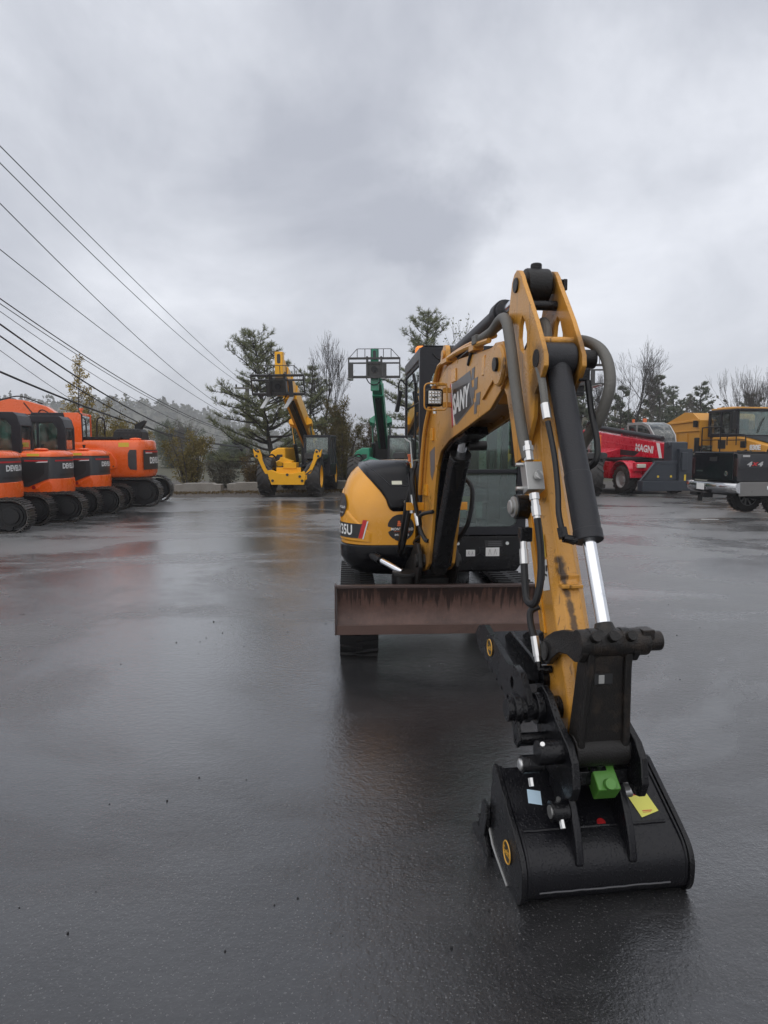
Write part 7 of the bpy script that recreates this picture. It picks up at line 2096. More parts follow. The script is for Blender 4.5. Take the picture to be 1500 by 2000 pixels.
OG = 'orange excavators in a row at the lot edge'
m1 = orange_small((-8.24, 14.40, 0), R(8), 'orange excavator cut by the left picture edge, nearest of the row', OG)
m2 = dup(m1, (-8.03, 16.42, 0), R(8), 'orange excavator parked second in the row, its black side door fully in view', OG)
m3 = dup(m1, (-7.95, 18.45, 0), R(8), 'orange excavator parked third in the row, between its twin and the vented one', OG)
orange_large((-8.27, 20.85, 0), R(8))
TG = 'telehandlers with raised forks'
telehandler('telehandler', 'yellow telehandler with raised boom and two outrigger arms folded up', 'telehandler', (-3.06, 26.2, 0), R(-4), MT['tele_yellow'], ang=24, reach=6.1, group=TG)
telehandler('telehandler', 'green telehandler with raised forks behind the mini excavator', 'telehandler', (-0.12, 27.2, 0), R(-3), MT['tele_green'], ang=25.5, reach=6.3, group=TG, outriggers=False, tilt=2, drop=0.22, bs=0.84)
telehandler('telehandler', 'orange telehandler with raised black fork carriage behind the yellow arm', 'telehandler', (6.50, 26.3, 0), R(-4.5), MT['dev_orange'], ang=24.5, reach=6.0, group=TG, outriggers=False, tilt=0, drop=0.30, cabmat=MT['dev_orange'], boommat=MT['blackmatt'])
red_crane()
dumper()
pickup()


def fork_stand():
    root = thing('fork_tine', 'dark steel fork tine leaning beside the red telehandler', 'fork', (7.45, 24.3, 0), R(10))
    M = frame((7.45, 24.3, 0), R(10))
    b = MB(M); b.bar((-0.28, 0, 0.12), (0.10, 0.1, 1.42), 0.15, 0.06, up=(0, 1, 0)); b.build('fork_shank', MT['steel_dark'], root, bevel=0.01)
    b = MB(M); b.bar((-0.30, 0.03, 0.05), (-0.30, 1.2, 0.05), 0.14, 0.06); b.bx(-0.55, 0.1, -0.05, 0.05, 0.28, 0.42); b.bx(-0.5, -0.1, -0.02, 0.25, 0.0, 0.28); b.build('fork_foot', MT['steel_dark'], root, bevel=0.01)


fork_stand()
# ------------------------------------------------------------------ plants
MT['bark'] = paint('bark', (0.050, 0.042, 0.036), rough=0.85, mottle=0.4, bump=3)
MT['bark_dark'] = paint('bark_wet', (0.028, 0.024, 0.021), rough=0.8, mottle=0.4, bump=3)
MT['bark_pale'] = paint('bark_grey', (0.11, 0.10, 0.092), rough=0.85, mottle=0.3, bump=2)
MT['needles'] = leaf_mat('pine_needles', (0.10, 0.12, 0.060), (0.25, 0.265, 0.14))
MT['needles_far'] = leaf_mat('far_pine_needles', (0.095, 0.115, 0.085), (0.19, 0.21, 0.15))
MT['juniper'] = leaf_mat('juniper_foliage', (0.085, 0.080, 0.034), (0.22, 0.175, 0.078))
MT['rust_leaf'] = leaf_mat('rusty_leaves', (0.085, 0.058, 0.030), (0.16, 0.12, 0.06))
MT['olive'] = leaf_mat('olive_shrub', (0.13, 0.115, 0.040), (0.28, 0.22, 0.085))
MT['greyleaf'] = leaf_mat('grey_shrub', (0.10, 0.10, 0.075), (0.18, 0.17, 0.135))
MT['yellowleaf'] = leaf_mat('yellow_leaves', (0.24, 0.18, 0.04), (0.46, 0.33, 0.08))
MT['twig'] = paint('twig', (0.060, 0.050, 0.044), rough=0.85, mottle=0.3)
MT['hillwood'] = leaf_mat('hill_wood', (0.070, 0.082, 0.058), (0.13, 0.125, 0.088), 0.1)  # tones lightened so the foliage colour itself carries part of the distance haze


def rvec(n, r=rng):
    v = r.normal(size=(n, 3)); v /= np.linalg.norm(v, axis=1)[:, None] + 1e-9
    return v


def needles(centers, dirs, k, length, width, r=rng, spread=0.9):
    """k thin blades per centre, fanned about its direction -> verts, faces"""
    C = np.repeat(np.asarray(centers), k, 0); D = np.repeat(np.asarray(dirs), k, 0)
    n = len(C)
    d = D + rvec(n, r) * spread; d /= np.linalg.norm(d, axis=1)[:, None] + 1e-9
    s = np.cross(d, rvec(n, r)); s /= np.linalg.norm(s, axis=1)[:, None] + 1e-9
    L = (length * r.uniform(0.6, 1.25, n))[:, None]; W = (width * r.uniform(0.7, 1.3, n))[:, None]
    V = np.stack([C - s * W * .5, C + s * W * .5, C + d * L * 0.6 + s * W * .5, C + d * L], 1).reshape(-1, 3)
    i = np.arange(n)[:, None] * 4
    return V, np.concatenate([i, i + 1, i + 2, i + 3], 1)


def leaves(centers, size, r=rng, k=1, jit=0.0):
    C = np.repeat(np.asarray(centers), k, 0)
    n = len(C)
    C = C + rvec(n, r) * jit * r.uniform(0, 1, n)[:, None]
    d = rvec(n, r); s = np.cross(d, rvec(n, r)); s /= np.linalg.norm(s, axis=1)[:, None] + 1e-9
    L = (size * r.uniform(0.6, 1.3, n))[:, None]
    V = np.stack([C - d * L * .5, C + s * L * .32, C + d * L * .5, C - s * L * .32], 1).reshape(-1, 3)
    i = np.arange(n)[:, None] * 4
    return V, np.concatenate([i, i + 1, i + 2, i + 3], 1)


def merge(parts):
    vs_, fs_, o = [], [], 0
    for v, f in parts:
        vs_.append(v); fs_.append(f + o); o += len(v)
    return np.concatenate(vs_), np.concatenate(fs_)


def tubes_np(paths, n=5):
    """paths: list of (pts Kx3, radii K) -> verts, quads"""
    vs_, fs_, o = [], [], 0
    ang = np.arange(n) * 2 * math.pi / n
    ca, sa = np.cos(ang), np.sin(ang)
    for P, rr in paths:
        P = np.asarray(P, float); K = len(P)
        t = np.gradient(P, axis=0); t /= np.linalg.norm(t, axis=1)[:, None] + 1e-9
        ref = np.array([0.31, 0.87, 0.38]) if abs(t[0, 2]) > 0.8 else np.array([0, 0, 1.0])
        x = np.cross(t, ref); x /= np.linalg.norm(x, axis=1)[:, None] + 1e-9
        y = np.cross(t, x)
        V = P[:, None] + (x[:, None] * ca[None, :, None] + y[:, None] * sa[None, :, None]) * np.asarray(rr)[:, None, None]
        vs_.append(V.reshape(-1, 3))
        i = (np.arange(K - 1) * n)[:, None]; k = np.arange(n)[None]
        f = np.stack([i + k, i + (k + 1) % n, i + n + (k + 1) % n, i + n + k], -1).reshape(-1, 4)
        fs_.append(f + o); o += K * n
    return np.concatenate(vs_), np.concatenate(fs_)


def bent(p, d, L, k, wob, r, lift=0.0):
    """wandering path"""
    P = [np.array(p, float)]; d = np.array(d, float); d /= np.linalg.norm(d)
    for i in range(k):
        d = d + r.normal(size=3) * wob + np.array([0, 0, lift]); d /= np.linalg.norm(d)
        P.append(P[-1] + d * L / k)
    return np.array(P), d


def branchy(p, d, L, rad, depth, r, out, tips, spread=0.6, kids=(3, 5), shrink=(0.55, 0.75), lift=0.05, wob=0.09, minr=0.004):
    k = 5
    P, dd = bent(p, d, L, k, wob, r, lift * 0.4)
    rr = np.linspace(rad, max(minr, rad * 0.5), k + 1)
    out.append((P, rr))
    if depth == 0:
        tips.append((P[-1], dd)); tips.append((P[3], dd))
        return
    for c in range(r.integers(kids[0], kids[1] + 1)):
        t = r.uniform(0.35, 1.0)
        i = min(k - 1, int(t * k)); q = P[i] + (P[i + 1] - P[i]) * (t * k - i)
        nd = dd + rvec(1, r)[0] * spread + np.array([0, 0, lift])
        branchy(q, nd, L * r.uniform(*shrink), max(minr, rad * (1 - t * 0.45) * 0.6), depth - 1, r, out, tips, spread, kids, shrink, lift, wob, minr)
    branchy(P[-1], dd + rvec(1, r)[0] * 0.15, L * r.uniform(*shrink), max(minr, rad * 0.5), depth - 1, r, out, tips, spread, kids, shrink, lift, wob, minr)


def plant(name, label, cat, loc, trunk, crown, bark, leaf, group=None, crown_name='crown', trunk_name='trunk'):
    root = thing(name, label, cat, loc, 0, group)
    if trunk is not None:
        np_mesh(trunk_name, trunk[0], trunk[1], bark, root, smooth=True)
    if crown is not None:
        np_mesh(crown_name, crown[0], crown[1], leaf, root)
    return root


def local_parts(name, label, cat, loc, trunk, crown, bark, leaf, group=None, crown_name='crown', trunk_name='trunk'):
    """geometry already given relative to loc"""
    root = thing(name, label, cat, loc, 0, group)
    for geo, nm, mt, sm in ((trunk, trunk_name, bark, True), (crown, crown_name, leaf, False)):
        if geo is not None:
            np_mesh(nm, geo[0], geo[1], mt, root, smooth=sm)
    return root


def white_pine(loc, h, seed, label, group, spread=2.6, lean=(0, 0), base=0.16, needle=0.17, dens=1.0, leaf='needles', fork=None, tuft=9, bark='bark_dark', up=0.20, width=0.020, step=1.0, cards=0.0, z0=0.16, envp=(1.6, 0.8)):
    r = np.random.default_rng(seed)
    out = []; tips = []
    K = 14
    T = [np.array([0, 0, 0.0])]
    for i in range(1, K + 1):
        t = i / K
        T.append(np.array([lean[0] * t ** 1.3 + 0.10 * math.sin(t * 5 + seed), lean[1] * t + 0.08 * math.sin(t * 4 + 2 * seed), h * t]))
    T = np.array(T)
    out.append((T, np.linspace(base, 0.015, K + 1)))
    z = h * z0
    while z < h * 0.985:
        t = z / h
        i = min(K - 1, int(t * K)); q = T[i] + (T[i + 1] - T[i]) * (t * K - i)
        env = (1.0 - t ** envp[0]) ** envp[1] * 0.95 + 0.10
        if t < 0.3: env *= 0.75 + t
        for b in range(r.integers(3, 6)):
            a = r.uniform(0, 2 * math.pi)
            L = spread * env * r.uniform(0.45, 1.15)
            if L < 0.15: continue
            d = np.array([math.cos(a), math.sin(a), up * r.uniform(-0.5, 1.2) + 0.45 * t])
            P, dd = bent(q, d, L, 7, 0.10, r, 0.035)
            out.append((P, np.linspace(max(0.012, base * 0.42 * env), 0.006, 8)))
            ns = int(max(3, L * 7 * dens))
            for s_ in range(ns):
                u = r.uniform(0.22, 1.0); j = min(6, int(u * 7)); p = P[j] + (P[j + 1] - P[j]) * (u * 7 - j)
                dirb = P[j + 1] - P[j]; dirb /= np.linalg.norm(dirb)
                sd = np.cross(dirb, [0, 0, 1.0]); sd /= np.linalg.norm(sd) + 1e-9
                d2 = dirb * 0.6 + sd * r.choice([-1, 1]) * r.uniform(0.4, 1.1) + np.array([0, 0, r.uniform(-0.05, 0.45)])
                l2 = r.uniform(0.18, 0.5) * min(1.0, 0.5 + 0.35 * L) * (1.15 - 0.5 * u)
                P2, d3 = bent(p, d2, l2, 3, 0.12, r, 0.05)
                out.append((P2, np.linspace(0.009, 0.004, 4)))
                for m in (1.0, 0.72, 0.42):
                    if r.random() < 0.90 * dens: tips.append((p + (P2[-1] - p) * m + r.normal(size=3) * 0.03, d3))
            tips.append((P[-1], dd))
        z += h * r.uniform(0.045, 0.075) * step
    c = np.array([t_[0] for t_ in tips]); d = np.array([t_[1] for t_ in tips]) + np.array([0, 0, 0.25])
    return local_parts('pine_tree' if not cards else 'yellowing_tree', label, 'tree', loc, tubes_np(out, 5), leaves(c, cards, r, tuft, 0.22) if cards else needles(c, d, tuft, needle, width, r, 0.95), MT[bark], MT[leaf], group)


def bare_tree(loc, h, seed, label, group, spread=0.55, bark='twig', depth=4, leaves_=0, leaf='rust_leaf', rad=0.09, name='bare_tree', trunk_frac=0.4, kids=(3, 4), lift=0.12, lsize=0.06, multi=1):
    r = np.random.default_rng(seed)
    out = []; tips = []
    for m in range(multi):
        d = np.array([0, 0, 1.0]) + (rvec(1, r)[0] * np.array([.35, .35, 0]) if multi > 1 else 0)
        branchy(np.array([r.normal() * .1 * (multi > 1), r.normal() * .1 * (multi > 1), 0.0]), d, h * trunk_frac, rad, depth, r, out, tips, spread, kids, (0.55, 0.74), lift, 0.07, 0.0038)
    P = np.concatenate([o[0] for o in out])
    top = P[:, 2].max()
    k = h / top
    out = [(o[0] * k, o[1]) for o in out]
    crown = None
    if leaves_:
        c = np.array([t_[0] for t_ in tips]) * k
        c = c[r.random(len(c)) < leaves_]
        crown = leaves(c, lsize, r, 2, 0.12)
    return local_parts(name, label, 'tree', loc, tubes_np(out, 4), crown, MT[bark], MT[leaf], group)


def bush(loc, rx, ry, h, seed, label, leaf, group=None, n=2600, size=0.07, name='shrub', cat='shrub', conical=0.0, stems=True, upright=0.4, needle=False):
    r = np.random.default_rng(seed)
    out = []; cs = []; ds = []
    ns = 16
    for i in range(ns):
        a = r.uniform(0, 6.283); q = r.uniform(0.1, 0.95)
        top = np.array([math.cos(a) * rx * q, math.sin(a) * ry * q, h * r.uniform(0.55, 1.0) * (1 - conical * q)])
        p0 = np.array([math.cos(a) * rx * q * 0.25, math.sin(a) * ry * q * 0.25, 0.0])
        P = np.array([p0 + (top - p0) * t + np.array([0, 0, h * 0.10 * math.sin(math.pi * t)]) + r.normal(size=3) * 0.04 for t in np.linspace(0, 1, 6)])
        out.append((P, np.linspace(0.03 * h / 2, 0.006, 6)))
        # clumps along the stem
        m = n // ns
        t = r.uniform(0.12, 1.05, m)
        k = np.clip((t * 5).astype(int), 0, 4)
        base = P[k] + (P[k + 1] - P[k]) * (t * 5 - k)[:, None]
        rad = 0.34 * min(rx, h) * (1.1 - 0.6 * t)
        off = rvec(m, r) * (r.uniform(0, 1, m) ** 0.6 * rad)[:, None]
        c = base + off
        c[:, 2] = np.abs(c[:, 2])
        cs.append(c); dd = (P[k + 1] - P[k]); dd /= np.linalg.norm(dd, axis=1)[:, None] + 1e-9
        ds.append(off / (rad[:, None] + 1e-9) * 0.7 + dd * upright)
    c = np.concatenate(cs); d = np.concatenate(ds)
    # lumpy: drop leaves where a noise field is low, so gaps show
    keep = np.array([noise.noise(Vector(p * 2.1 + seed)) > -0.22 for p in c])
    c = c[keep]; d = d[keep]
    if needle: crown = needles(c, d, 3, size * 2.0, size * 0.30, r, 0.6)
    else: crown = leaves(c, size, r, 2, size * 1.2)
    return local_parts(name, label, cat, loc, tubes_np(out, 4) if stems else None, crown, MT['twig'], MT[leaf], group, 'foliage', 'stem')


TB = 'trees behind the lot'
white_pine((-4.75, 31.0, 0), 6.55, 21, 'open white pine with long drooping boughs behind the yellow telehandler', TB, spread=3.3, lean=(-0.9, 0.0), base=0.15, dens=2.0, tuft=7, needle=0.15, width=0.012, step=0.62, up=0.12)
bare_tree((-2.75, 34.0, 0), 7.35, 5, 'tall bare tree with upswept twigs between the yellow and green telehandlers', TB, spread=0.62, bark='bark_dark', depth=5, rad=0.10, trunk_frac=0.42, kids=(3, 3), lift=0.2, leaves_=0.05)
bush((-1.9, 32.0, 0), 1.35, 1.2, 4.6, 31, 'dense brown-green juniper right of the yellow telehandler', 'juniper', TB, n=15000, size=0.055, name='juniper', cat='tree', conical=0.35, needle=True)
bush((-3.2, 33.5, 0), 1.1, 1.0, 3.1, 34, 'lower brown-green juniper behind the cab of the yellow telehandler', 'juniper', TB, n=8000, size=0.055, name='juniper', cat='tree', conical=0.3, needle=True)
bush((-0.5, 33.0, 0), 0.9, 0.9, 3.3, 35, 'rusty-leaved shrub under the green telehandler boom', 'rust_leaf', TB, n=4500, size=0.055, name='shrub', cat='shrub', conical=0.3, needle=True)
white_pine((1.7, 31.5, 0), 7.7, 9, 'white pine standing behind the cab of the mini excavator', TB, spread=2.5, lean=(0.15, 0), base=0.13, dens=2.0, tuft=7, needle=0.15, width=0.012, step=0.62)
white_pine((-3.6, 36.0, 0), 5.6, 27, 'paler white pine half hidden by the yellow telehandler boom', TB, spread=2.0, base=0.12, dens=1.8, tuft=9, needle=0.16, width=0.013)
white_pine((3.4, 37.0, 0), 6.2, 29, 'white pine hidden low behind the mini excavator cab glass', TB, spread=2.2, base=0.12, dens=1.6, tuft=9, needle=0.16, width=0.014)
bare_tree((4.0, 35.0, 0), 8.2, 12, 'budding tree with small leaves above the excavator boom', TB, spread=0.5, bark='bark_dark', depth=4, rad=0.09, trunk_frac=0.45, leaves_=0.55, leaf='needles', lsize=0.10, lift=0.15)
bare_tree((12.6, 36.5, 0), 7.4, 44, 'bare tree with a straight trunk behind the red telehandler', TB, spread=0.7, bark='bark_dark', depth=5, rad=0.10, trunk_frac=0.5, kids=(3, 3), lift=0.10)
bare_tree((15.3, 40.0, 0), 7.3, 46, 'thin pale bare tree right of the straight-trunked one', TB, spread=0.45, bark='bark_pale', depth=4, rad=0.06, trunk_frac=0.4, kids=(3, 4), lift=0.25)
bare_tree((22.0, 42.0, 0), 6.6, 48, 'bare many-stemmed tree at the right picture edge', TB, spread=0.5, bark='twig', depth=4, rad=0.05, trunk_frac=0.4, kids=(3, 4), lift=0.2, multi=4)
bare_tree((19.0, 45.0, 0), 5.2, 50, 'short bare tree between the two pairs of pines', TB, spread=0.4, bark='bark_pale', depth=4, rad=0.05, trunk_frac=0.4, lift=0.25)
bare_tree((9.9, 34.0, 0), 5.4, 52, 'thin bare sapling left of the red telehandler hose loop', TB, spread=0.4, bark='bark_dark', depth=4, rad=0.05, trunk_frac=0.45, lift=0.2)
PF = 'far pines'
for (x, y, h, sd, sp, lb) in ((17.9, 47.0, 6.2, 61, 1.9, 'dark pine with layered boughs behind the red telehandler cab'), (21.0, 52.0, 6.0, 62, 1.7, 'left one of the twin pines above the tipper body'),
                              (23.2, 52.5, 6.4, 63, 1.8, 'right one of the twin pines above the tipper body'), (27.6, 54.0, 5.8, 64, 1.8, 'pine rising behind the dump truck cab'),
                              (14.6, 44.0, 5.2, 65, 1.6, 'pine half hidden by the straight-trunked bare tree'), (11.0, 40.0, 5.0, 66, 1.6, 'pine behind the raised black fork carriage'),
                              (31.5, 55.0, 5.6, 67, 1.8, 'pine cut by the right picture edge')):
    white_pine((x, y, 0), h, sd, lb, PF, spread=sp, base=0.13, needle=0.20, dens=1.3, leaf='needles_far', tuft=9, up=0.05, width=0.035)
SH = 'shrubs beyond the lot'
for (x, y, rx, h, sd, lf, n, lb) in ((-9.6, 27.0, 1.3, 2.7, 71, 'olive', 7000, 'olive-brown shrub right behind the large orange excavator'), (-8.3, 30.5, 1.2, 2.4, 72, 'olive', 6000, 'olive shrub above the first concrete block'),
                                     (-11.6, 28.5, 1.3, 3.6, 78, 'olive', 6500, 'tall yellow-olive shrub behind the cab of the large excavator'), (-6.9, 30.0, 1.1, 1.15, 73, 'greyleaf', 4200, 'low grey-green shrub behind the second concrete block'),
                                     (-5.4, 29.6, 0.9, 1.3, 79, 'rust_leaf', 2600, 'low russet shrub by the foot of the utility pole')):
    bush((x, y, 0), rx, rx * 0.9, h, sd, lb, lf, SH, n=n, size=0.075)
FS = 'misty evergreens in the distance'
for (x, y, rx, h, sd, lb) in ((-17.6, 60.0, 2.6, 5.2, 74, 'misty dark evergreen left of the grey thicket'), (-12.6, 58.0, 2.5, 3.6, 75, 'misty evergreen just left of the utility pole')):
    bush((x, y, -0.5), rx, rx, h, sd, lb, 'needles_far', FS, n=7000, size=0.12, name='evergreen', cat='tree', conical=0.4, needle=True)
bare_tree((-14.9, 52.0, -0.5), 4.6, 80, 'grey bare thicket between the two misty evergreens', FS, spread=0.5, bark='bark_pale', depth=4, rad=0.05, trunk_frac=0.35, kids=(3, 4), multi=5, lift=0.15)
# yellowing tree on the left, bare twigs beside it
white_pine((-18.2, 43.0, -0.3), 7.4, 90, 'slender tree with sparse yellow leaves behind the orange excavators', TB, spread=1.75, base=0.08, leaf='yellowleaf', bark='twig', tuft=2, cards=0.115, dens=1.25, step=0.75, up=0.9, z0=0.12, envp=(1.0, 0.75))
bush((-19.0, 42.5, -0.3), 1.6, 1.2, 3.9, 91, 'yellow-olive shrub at the foot of the slender yellow tree', 'olive', SH, n=5000, size=0.10)
bush((-16.9, 41.0, -0.3), 1.4, 1.2, 3.3, 92, 'yellow-green shrub behind the boom of the large excavator', 'olive', SH, n=4500, size=0.10)
for i, (x, y) in enumerate(((-22.8, 44.0), (-20.9, 46.0), (-25.0, 45.0), (-27.2, 47.0))):
    bare_tree((x, y, -0.3), 4.6 - 0.2 * i, 93 + i, ['bare saplings above the dark boom cylinder', 'thin bare sapling left of the yellow tree', 'thin bare sapling above the nearest excavator cab', 'bare sapling at the left picture edge'][i], TB, spread=0.35, bark='bark_pale', depth=3, rad=0.04, trunk_frac=0.4, kids=(3, 4), multi=2, lift=0.3)


# far woods on the right and the misty hill on the left
def far_woods():
    r = np.random.default_rng(101)
    parts = []
    for i in range(320):
        x = r.uniform(6, 62); y = r.uniform(56, 84)
        h = r.uniform(3.2, 6.2); n = 90
        a = r.uniform(0, 6.283, n); q = r.uniform(0, 1, n) ** 0.5; z = r.uniform(0.0, 1, n)
        w = (0.5 + 0.9 * (1 - z)) * r.uniform(0.8, 1.3)
        c = np.stack([x + np.cos(a) * q * w, y + np.sin(a) * q * w, z * h], 1)
        parts.append(leaves(c, 0.42, r, 1, 0.2))
    v, f = merge(parts)
    tag(np_mesh('distant_woods', v, f, MT['greyleaf']), kind='stuff')
    parts = []; tr = []
    for i in range(150):
        x = r.uniform(6, 58); y = r.uniform(46, 60)
        P, _ = bent((x, y, 0), (r.normal() * .1, 0, 1), r.uniform(2.5, 4.4), 5, 0.08, r)
        tr.append((P, np.linspace(0.035, 0.008, 6)))
        for k in range(9):
            t = r.uniform(0.3, 1); j = min(4, int(t * 5)); p = P[j] + (P[j + 1] - P[j]) * (t * 5 - j)
            Q, _ = bent(p, rvec(1, r)[0] * 0.7 + np.array([0, 0, 0.7]), r.uniform(0.4, 1.1), 3, 0.1, r)
            tr.append((Q, np.linspace(0.014, 0.006, 4)))
    v, f = tubes_np(tr, 3)
    tag(np_mesh('brushwood', v, f, MT['bark_pale']), kind='stuff')


far_woods()


def ridge(x):
    """height of the wooded ridge"""
    t = (x + 330) / 290.0
    return 17.5 * (1 - 1 / (1 + math.exp(-(x + 72) / 15.0))) + 2.6 * noise.noise(Vector((x * 0.018, 3.1, 0))) + 1.2


def hill():
    HS = 1.75
    xs = np.linspace(-460, 120, 117); ys = np.linspace(190, 480, 30)
    V = []
    for y in ys:
        for x in xs:
            k = min(1, max(0, (y - 190) / 90.0)); k = k * k * (3 - 2 * k)
            k2 = 1 - 0.35 * min(1, max(0, (y - 330) / 150.0))
            V.append((x, y, -0.4 + max(0.0, ridge(x * 300 / max(y, 240) if y < 300 else x)) * k * k2))
    nx = len(xs)
    F = [(j * nx + i, j * nx + i + 1, (j + 1) * nx + i + 1, (j + 1) * nx + i) for j in range(len(ys) - 1) for i in range(nx - 1)]
    tag(np_mesh('hill', np.array(V) * np.array([HS, HS, HS * 0.97]), np.array(F), MT['field'], smooth=True), kind='structure')
    r = np.random.default_rng(111)
    parts = []
    for i in range(1900):
        x = r.uniform(-430, 60); y = r.uniform(200, 345)
        k = min(1, max(0, (y - 190) / 90.0)); k = k * k * (3 - 2 * k)
        z = -0.4 + max(0.0, ridge(x * 300 / max(y, 240) if y < 300 else x)) * k
        h = r.uniform(2.2, 5.2) * (1.25 if r.random() < 0.12 else 1.0); w = r.uniform(1.3, 2.6); n = 26
        a = r.uniform(0, 6.283, n); zz = r.uniform(0, 1, n); con = r.random() < 0.5
        q = np.sqrt(r.uniform(0, 1, n)) * (w * (1.05 - zz) if con else w * np.sqrt(np.clip(1 - (2 * zz - 1) ** 2, 0.05, 1)))
        c = np.stack([x + np.cos(a) * q, y + np.sin(a) * q, z + zz * h], 1)
        parts.append(leaves(c, 1.5, r, 1, 0.2))
    v, f = merge(parts)
    tag(np_mesh('hillside_woods', v * np.array([HS, HS, HS * 0.97]), f, MT['hillwood']), kind='stuff')


hill()

# ------------------------------------------------------------------ lot edge: blocks, pole, wires, far shed
MT['concrete'] = ground_mat('old_concrete', (0.16, 0.15, 0.135), (0.24, 0.225, 0.20), (0.30, 0.285, 0.26), 3.0, 0.01)
MT['timber'] = paint('weathered_pole', (0.15, 0.145, 0.135), rough=0.85, mottle=0.25, streak=0.5, bump=2)
MT['wire'] = paint('wire_black', (0.012, 0.012, 0.013), rough=0.5)


def blocks():
    lab = ['nearest concrete block at the lot edge, right of the large excavator', 'concrete block left of the yellow telehandler, leaves piled against it', 'concrete block behind the yellow telehandler', 'concrete block right of the yellow telehandler']
    for i, (x, y, ya) in enumerate(((-7.0, 26.9, 3), (-5.15, 27.5, 4), (-3.3, 28.2, 3), (-1.5, 28.8, 2))):
        M = frame((x, y, -0.02), R(ya))
        b = MB(M)
        b.ext([(-0.87, 0), (0.87, 0), (0.87, 0.30), (0.62, 0.31), (0.55, 0.35), (-0.5, 0.35), (-0.58, 0.31), (-0.87, 0.30)], -0.3, 0.3)
        o = b.build('concrete_block', MT['concrete'], None, bevel=0.015)
        tag(o, lab[i], 'concrete block', 'concrete blocks along the lot edge')
    # litter of fallen leaves in front of the blocks
    r = np.random.default_rng(5)
    n = 2600
    x = r.uniform(-8.2, 0.2, n); y = 25.2 + 0.28 * (x + 8) * 0.9 + r.normal(0, 0.55, n) + 0.6
    c = np.stack([x, y, np.full(n, 0.01) + r.uniform(0, 0.03, n)], 1)
    v, f = leaves(c, 0.07, r)
    tag(np_mesh('leaf_litter', v, f, MT['rust_leaf']), kind='stuff')


blocks()


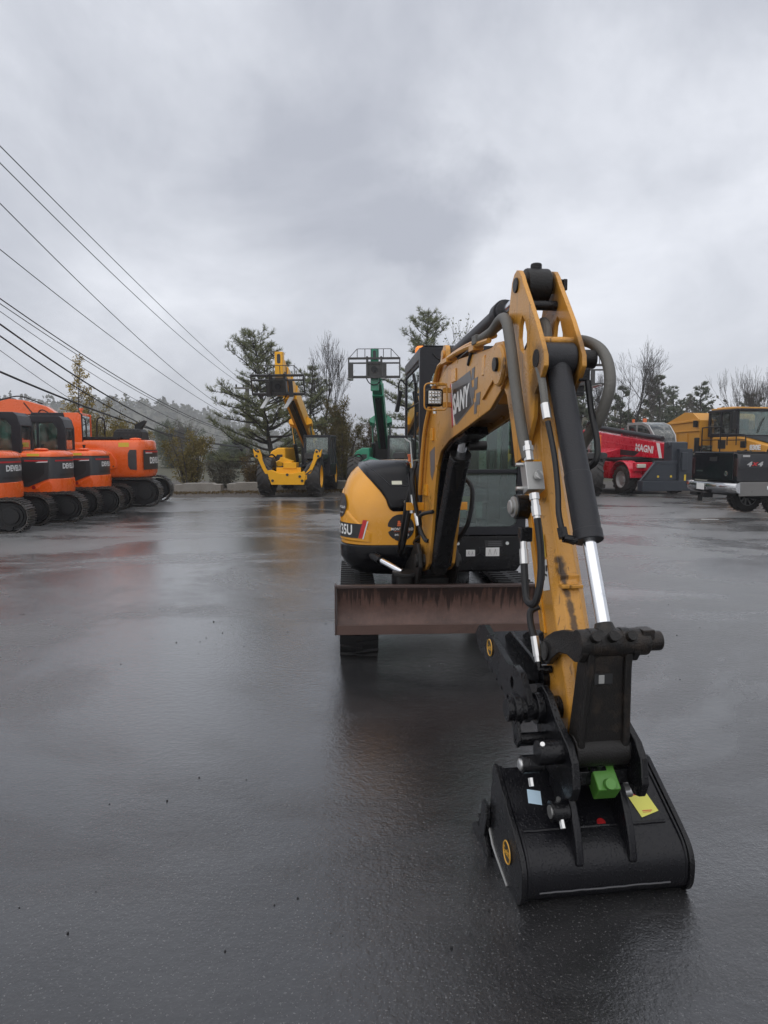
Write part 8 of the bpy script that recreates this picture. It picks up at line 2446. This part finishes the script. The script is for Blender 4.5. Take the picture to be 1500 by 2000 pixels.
def pole_and_wires():
    root = thing('utility_pole', 'weathered wooden utility pole left of the yellow telehandler, seen through the pine', 'utility pole', (-8.55, 45.0, 0))
    b = MB(); b.cyl((-8.55, 45, -0.3), (-8.55, 45, 5.9), 0.16, 0.125, n=14); b.build('pole_shaft', MT['timber'], root)
    b = MB(); b.bx(-9.3, -7.8, 44.78, 44.86, 5.30, 5.42); b.build('crossarm', MT['timber'], root, bevel=0.01)
    b = MB()
    for x in (-9.2, -8.75, -8.3, -7.9):
        b.lathe([(0.03, 0), (0.06, 0.03), (0.05, 0.10), (0.07, 0.13), (0.03, 0.18)], (x, 44.82, 5.42), (0, 0, 1), 10)
    b.build_each('insulator', MT['cylgrey'], root)
    C = Vector((0, 0, 1.65)); f = 1390.0; p = R(5.14)

    def ray_at(px, py, Y):
        a = (px - 750) / f; q = -(py - 1000) / f
        d = Vector((a, math.cos(p) + q * math.sin(p), -math.sin(p) + q * math.cos(p)))
        return C + d * (Y / d.y)
    # each wire: start at the picture's left edge (row, metres ahead), one point on the way, end height on the pole, radius
    W = [(285, 14, 255, 527, 5.55, 0.010, 'topmost power line, steepest across the sky'),
         (318, 14.5, 260, 562, 5.40, 0.010, 'power line second from the top of the sky'),
         (397, 15, 250, 633, 3.3, 0.010, 'lone power line midway between the top pair and the lower bundle'),
         (487, 16, 230, 660, 3.1, 0.010, 'lone thin power line just above the lower bundle'),
         (583, 17, 240, 738, 2.45, 0.014, 'upper line of the close pair in the lower bundle'),
         (593, 17, 240, 744, 2.35, 0.010, 'lower line of the close pair in the lower bundle'),
         (608, 17.5, 230, 757, 2.15, 0.008, 'thin line just under the close pair'),
         (633, 18, 220, 776, 1.85, 0.022, 'thick upper cable of the lower bundle'),
         (656, 18.5, 220, 796, 1.70, 0.020, 'thick lower cable of the lower bundle'),
         (684, 19, 70, 728, 1.9, 0.008, 'thin low line ending behind the yellow tree'),
         (726, 21.5, 275, 831, 1.70, 0.032, 'thickest and lowest cable, sagging past the exhaust stack')]
    for (y0, Y0, mx, my, zp, rad, lab) in W:
        A = ray_at(0, y0, Y0)
        E = Vector((-8.55, 44.85, zp))
        # depth at which the line A-E passes the middle column
        t = 0.5
        for _ in range(30):
            q = A.lerp(E, t); px = 750 + f * q.x / q.y
            t += (mx - px) / 900.0
            t = min(0.98, max(0.02, t))
        Y = A.lerp(E, t).y
        m = ray_at(mx, my, Y)
        # parabola through A, m, E ; extend behind the camera side
        B = A + (A - E) * 0.55
        pts = []
        sag = (m.z - A.lerp(E, t).z) / (t * (1 - t))
        for k in range(40):
            u = -0.55 + 1.55 * k / 39
            q = A + (E - A) * u
            q.z += sag * u * (1 - u) if u > 0 else sag * u * 0.9
            pts.append(q)
        b = MB(); b.tube(pts, rad, 6)
        o = b.build('power_line', MT['wire'], None)
        tag(o, lab, 'power line', 'overhead lines sagging to the pole')
    # splice case hanging at the pole
    b = MB(); b.tube([(-9.45, 44.6, 2.05), (-9.1, 44.65, 1.85), (-8.85, 44.7, 1.45)], [0.09, 0.12, 0.07], 10)
    tag(b.build('splice_case', MT['blackmatt'], None), 'dark cable splice case hanging by the utility pole', 'cable case')
    # faint green roof far behind the pole
    rt = thing('shed', 'faint green-roofed shed far behind the utility pole', 'shed', (-20.0, 105.0, 0))
    b = MB(); b.bx(-22.3, -19.9, 103, 108, -0.5, 1.0); b.build('wall', MT['concrete'], rt)
    b = MB(); b.ext([(102.6, 1.01), (108.4, 1.01), (105.5, 2.4)], -22.6, -19.6, 'yz'); b.build('roof', paint('green_roof', (0.10, 0.24, 0.22), rough=0.4), rt)


pole_and_wires()

# ------------------------------------------------------------------ haze
def haze_box():
    b = MB(); b.bx(-900, 900, -900, 900, -2.0, 26.0)
    o = b.build('haze', (), None, smooth=0) if False else None
    me = bpy.data.meshes.new('haze')
    me.from_pydata([tuple(v) for v in b.v], [], b.f)
    m, nt, N, L, out = new_mat('haze_air')
    v = N('ShaderNodeVolumePrincipled')
    v.inputs['Color'].default_value = (0.98, 0.985, 1.0, 1)
    v.inputs['Density'].default_value = 0.0012
    v.inputs['Anisotropy'].default_value = 0.6
    L(v.outputs[0], out.inputs['Volume'])
    me.materials.append(m)
    o = bpy.data.objects.new('haze', me); COL.objects.link(o)
    tag(o, kind='stuff')


haze_box()
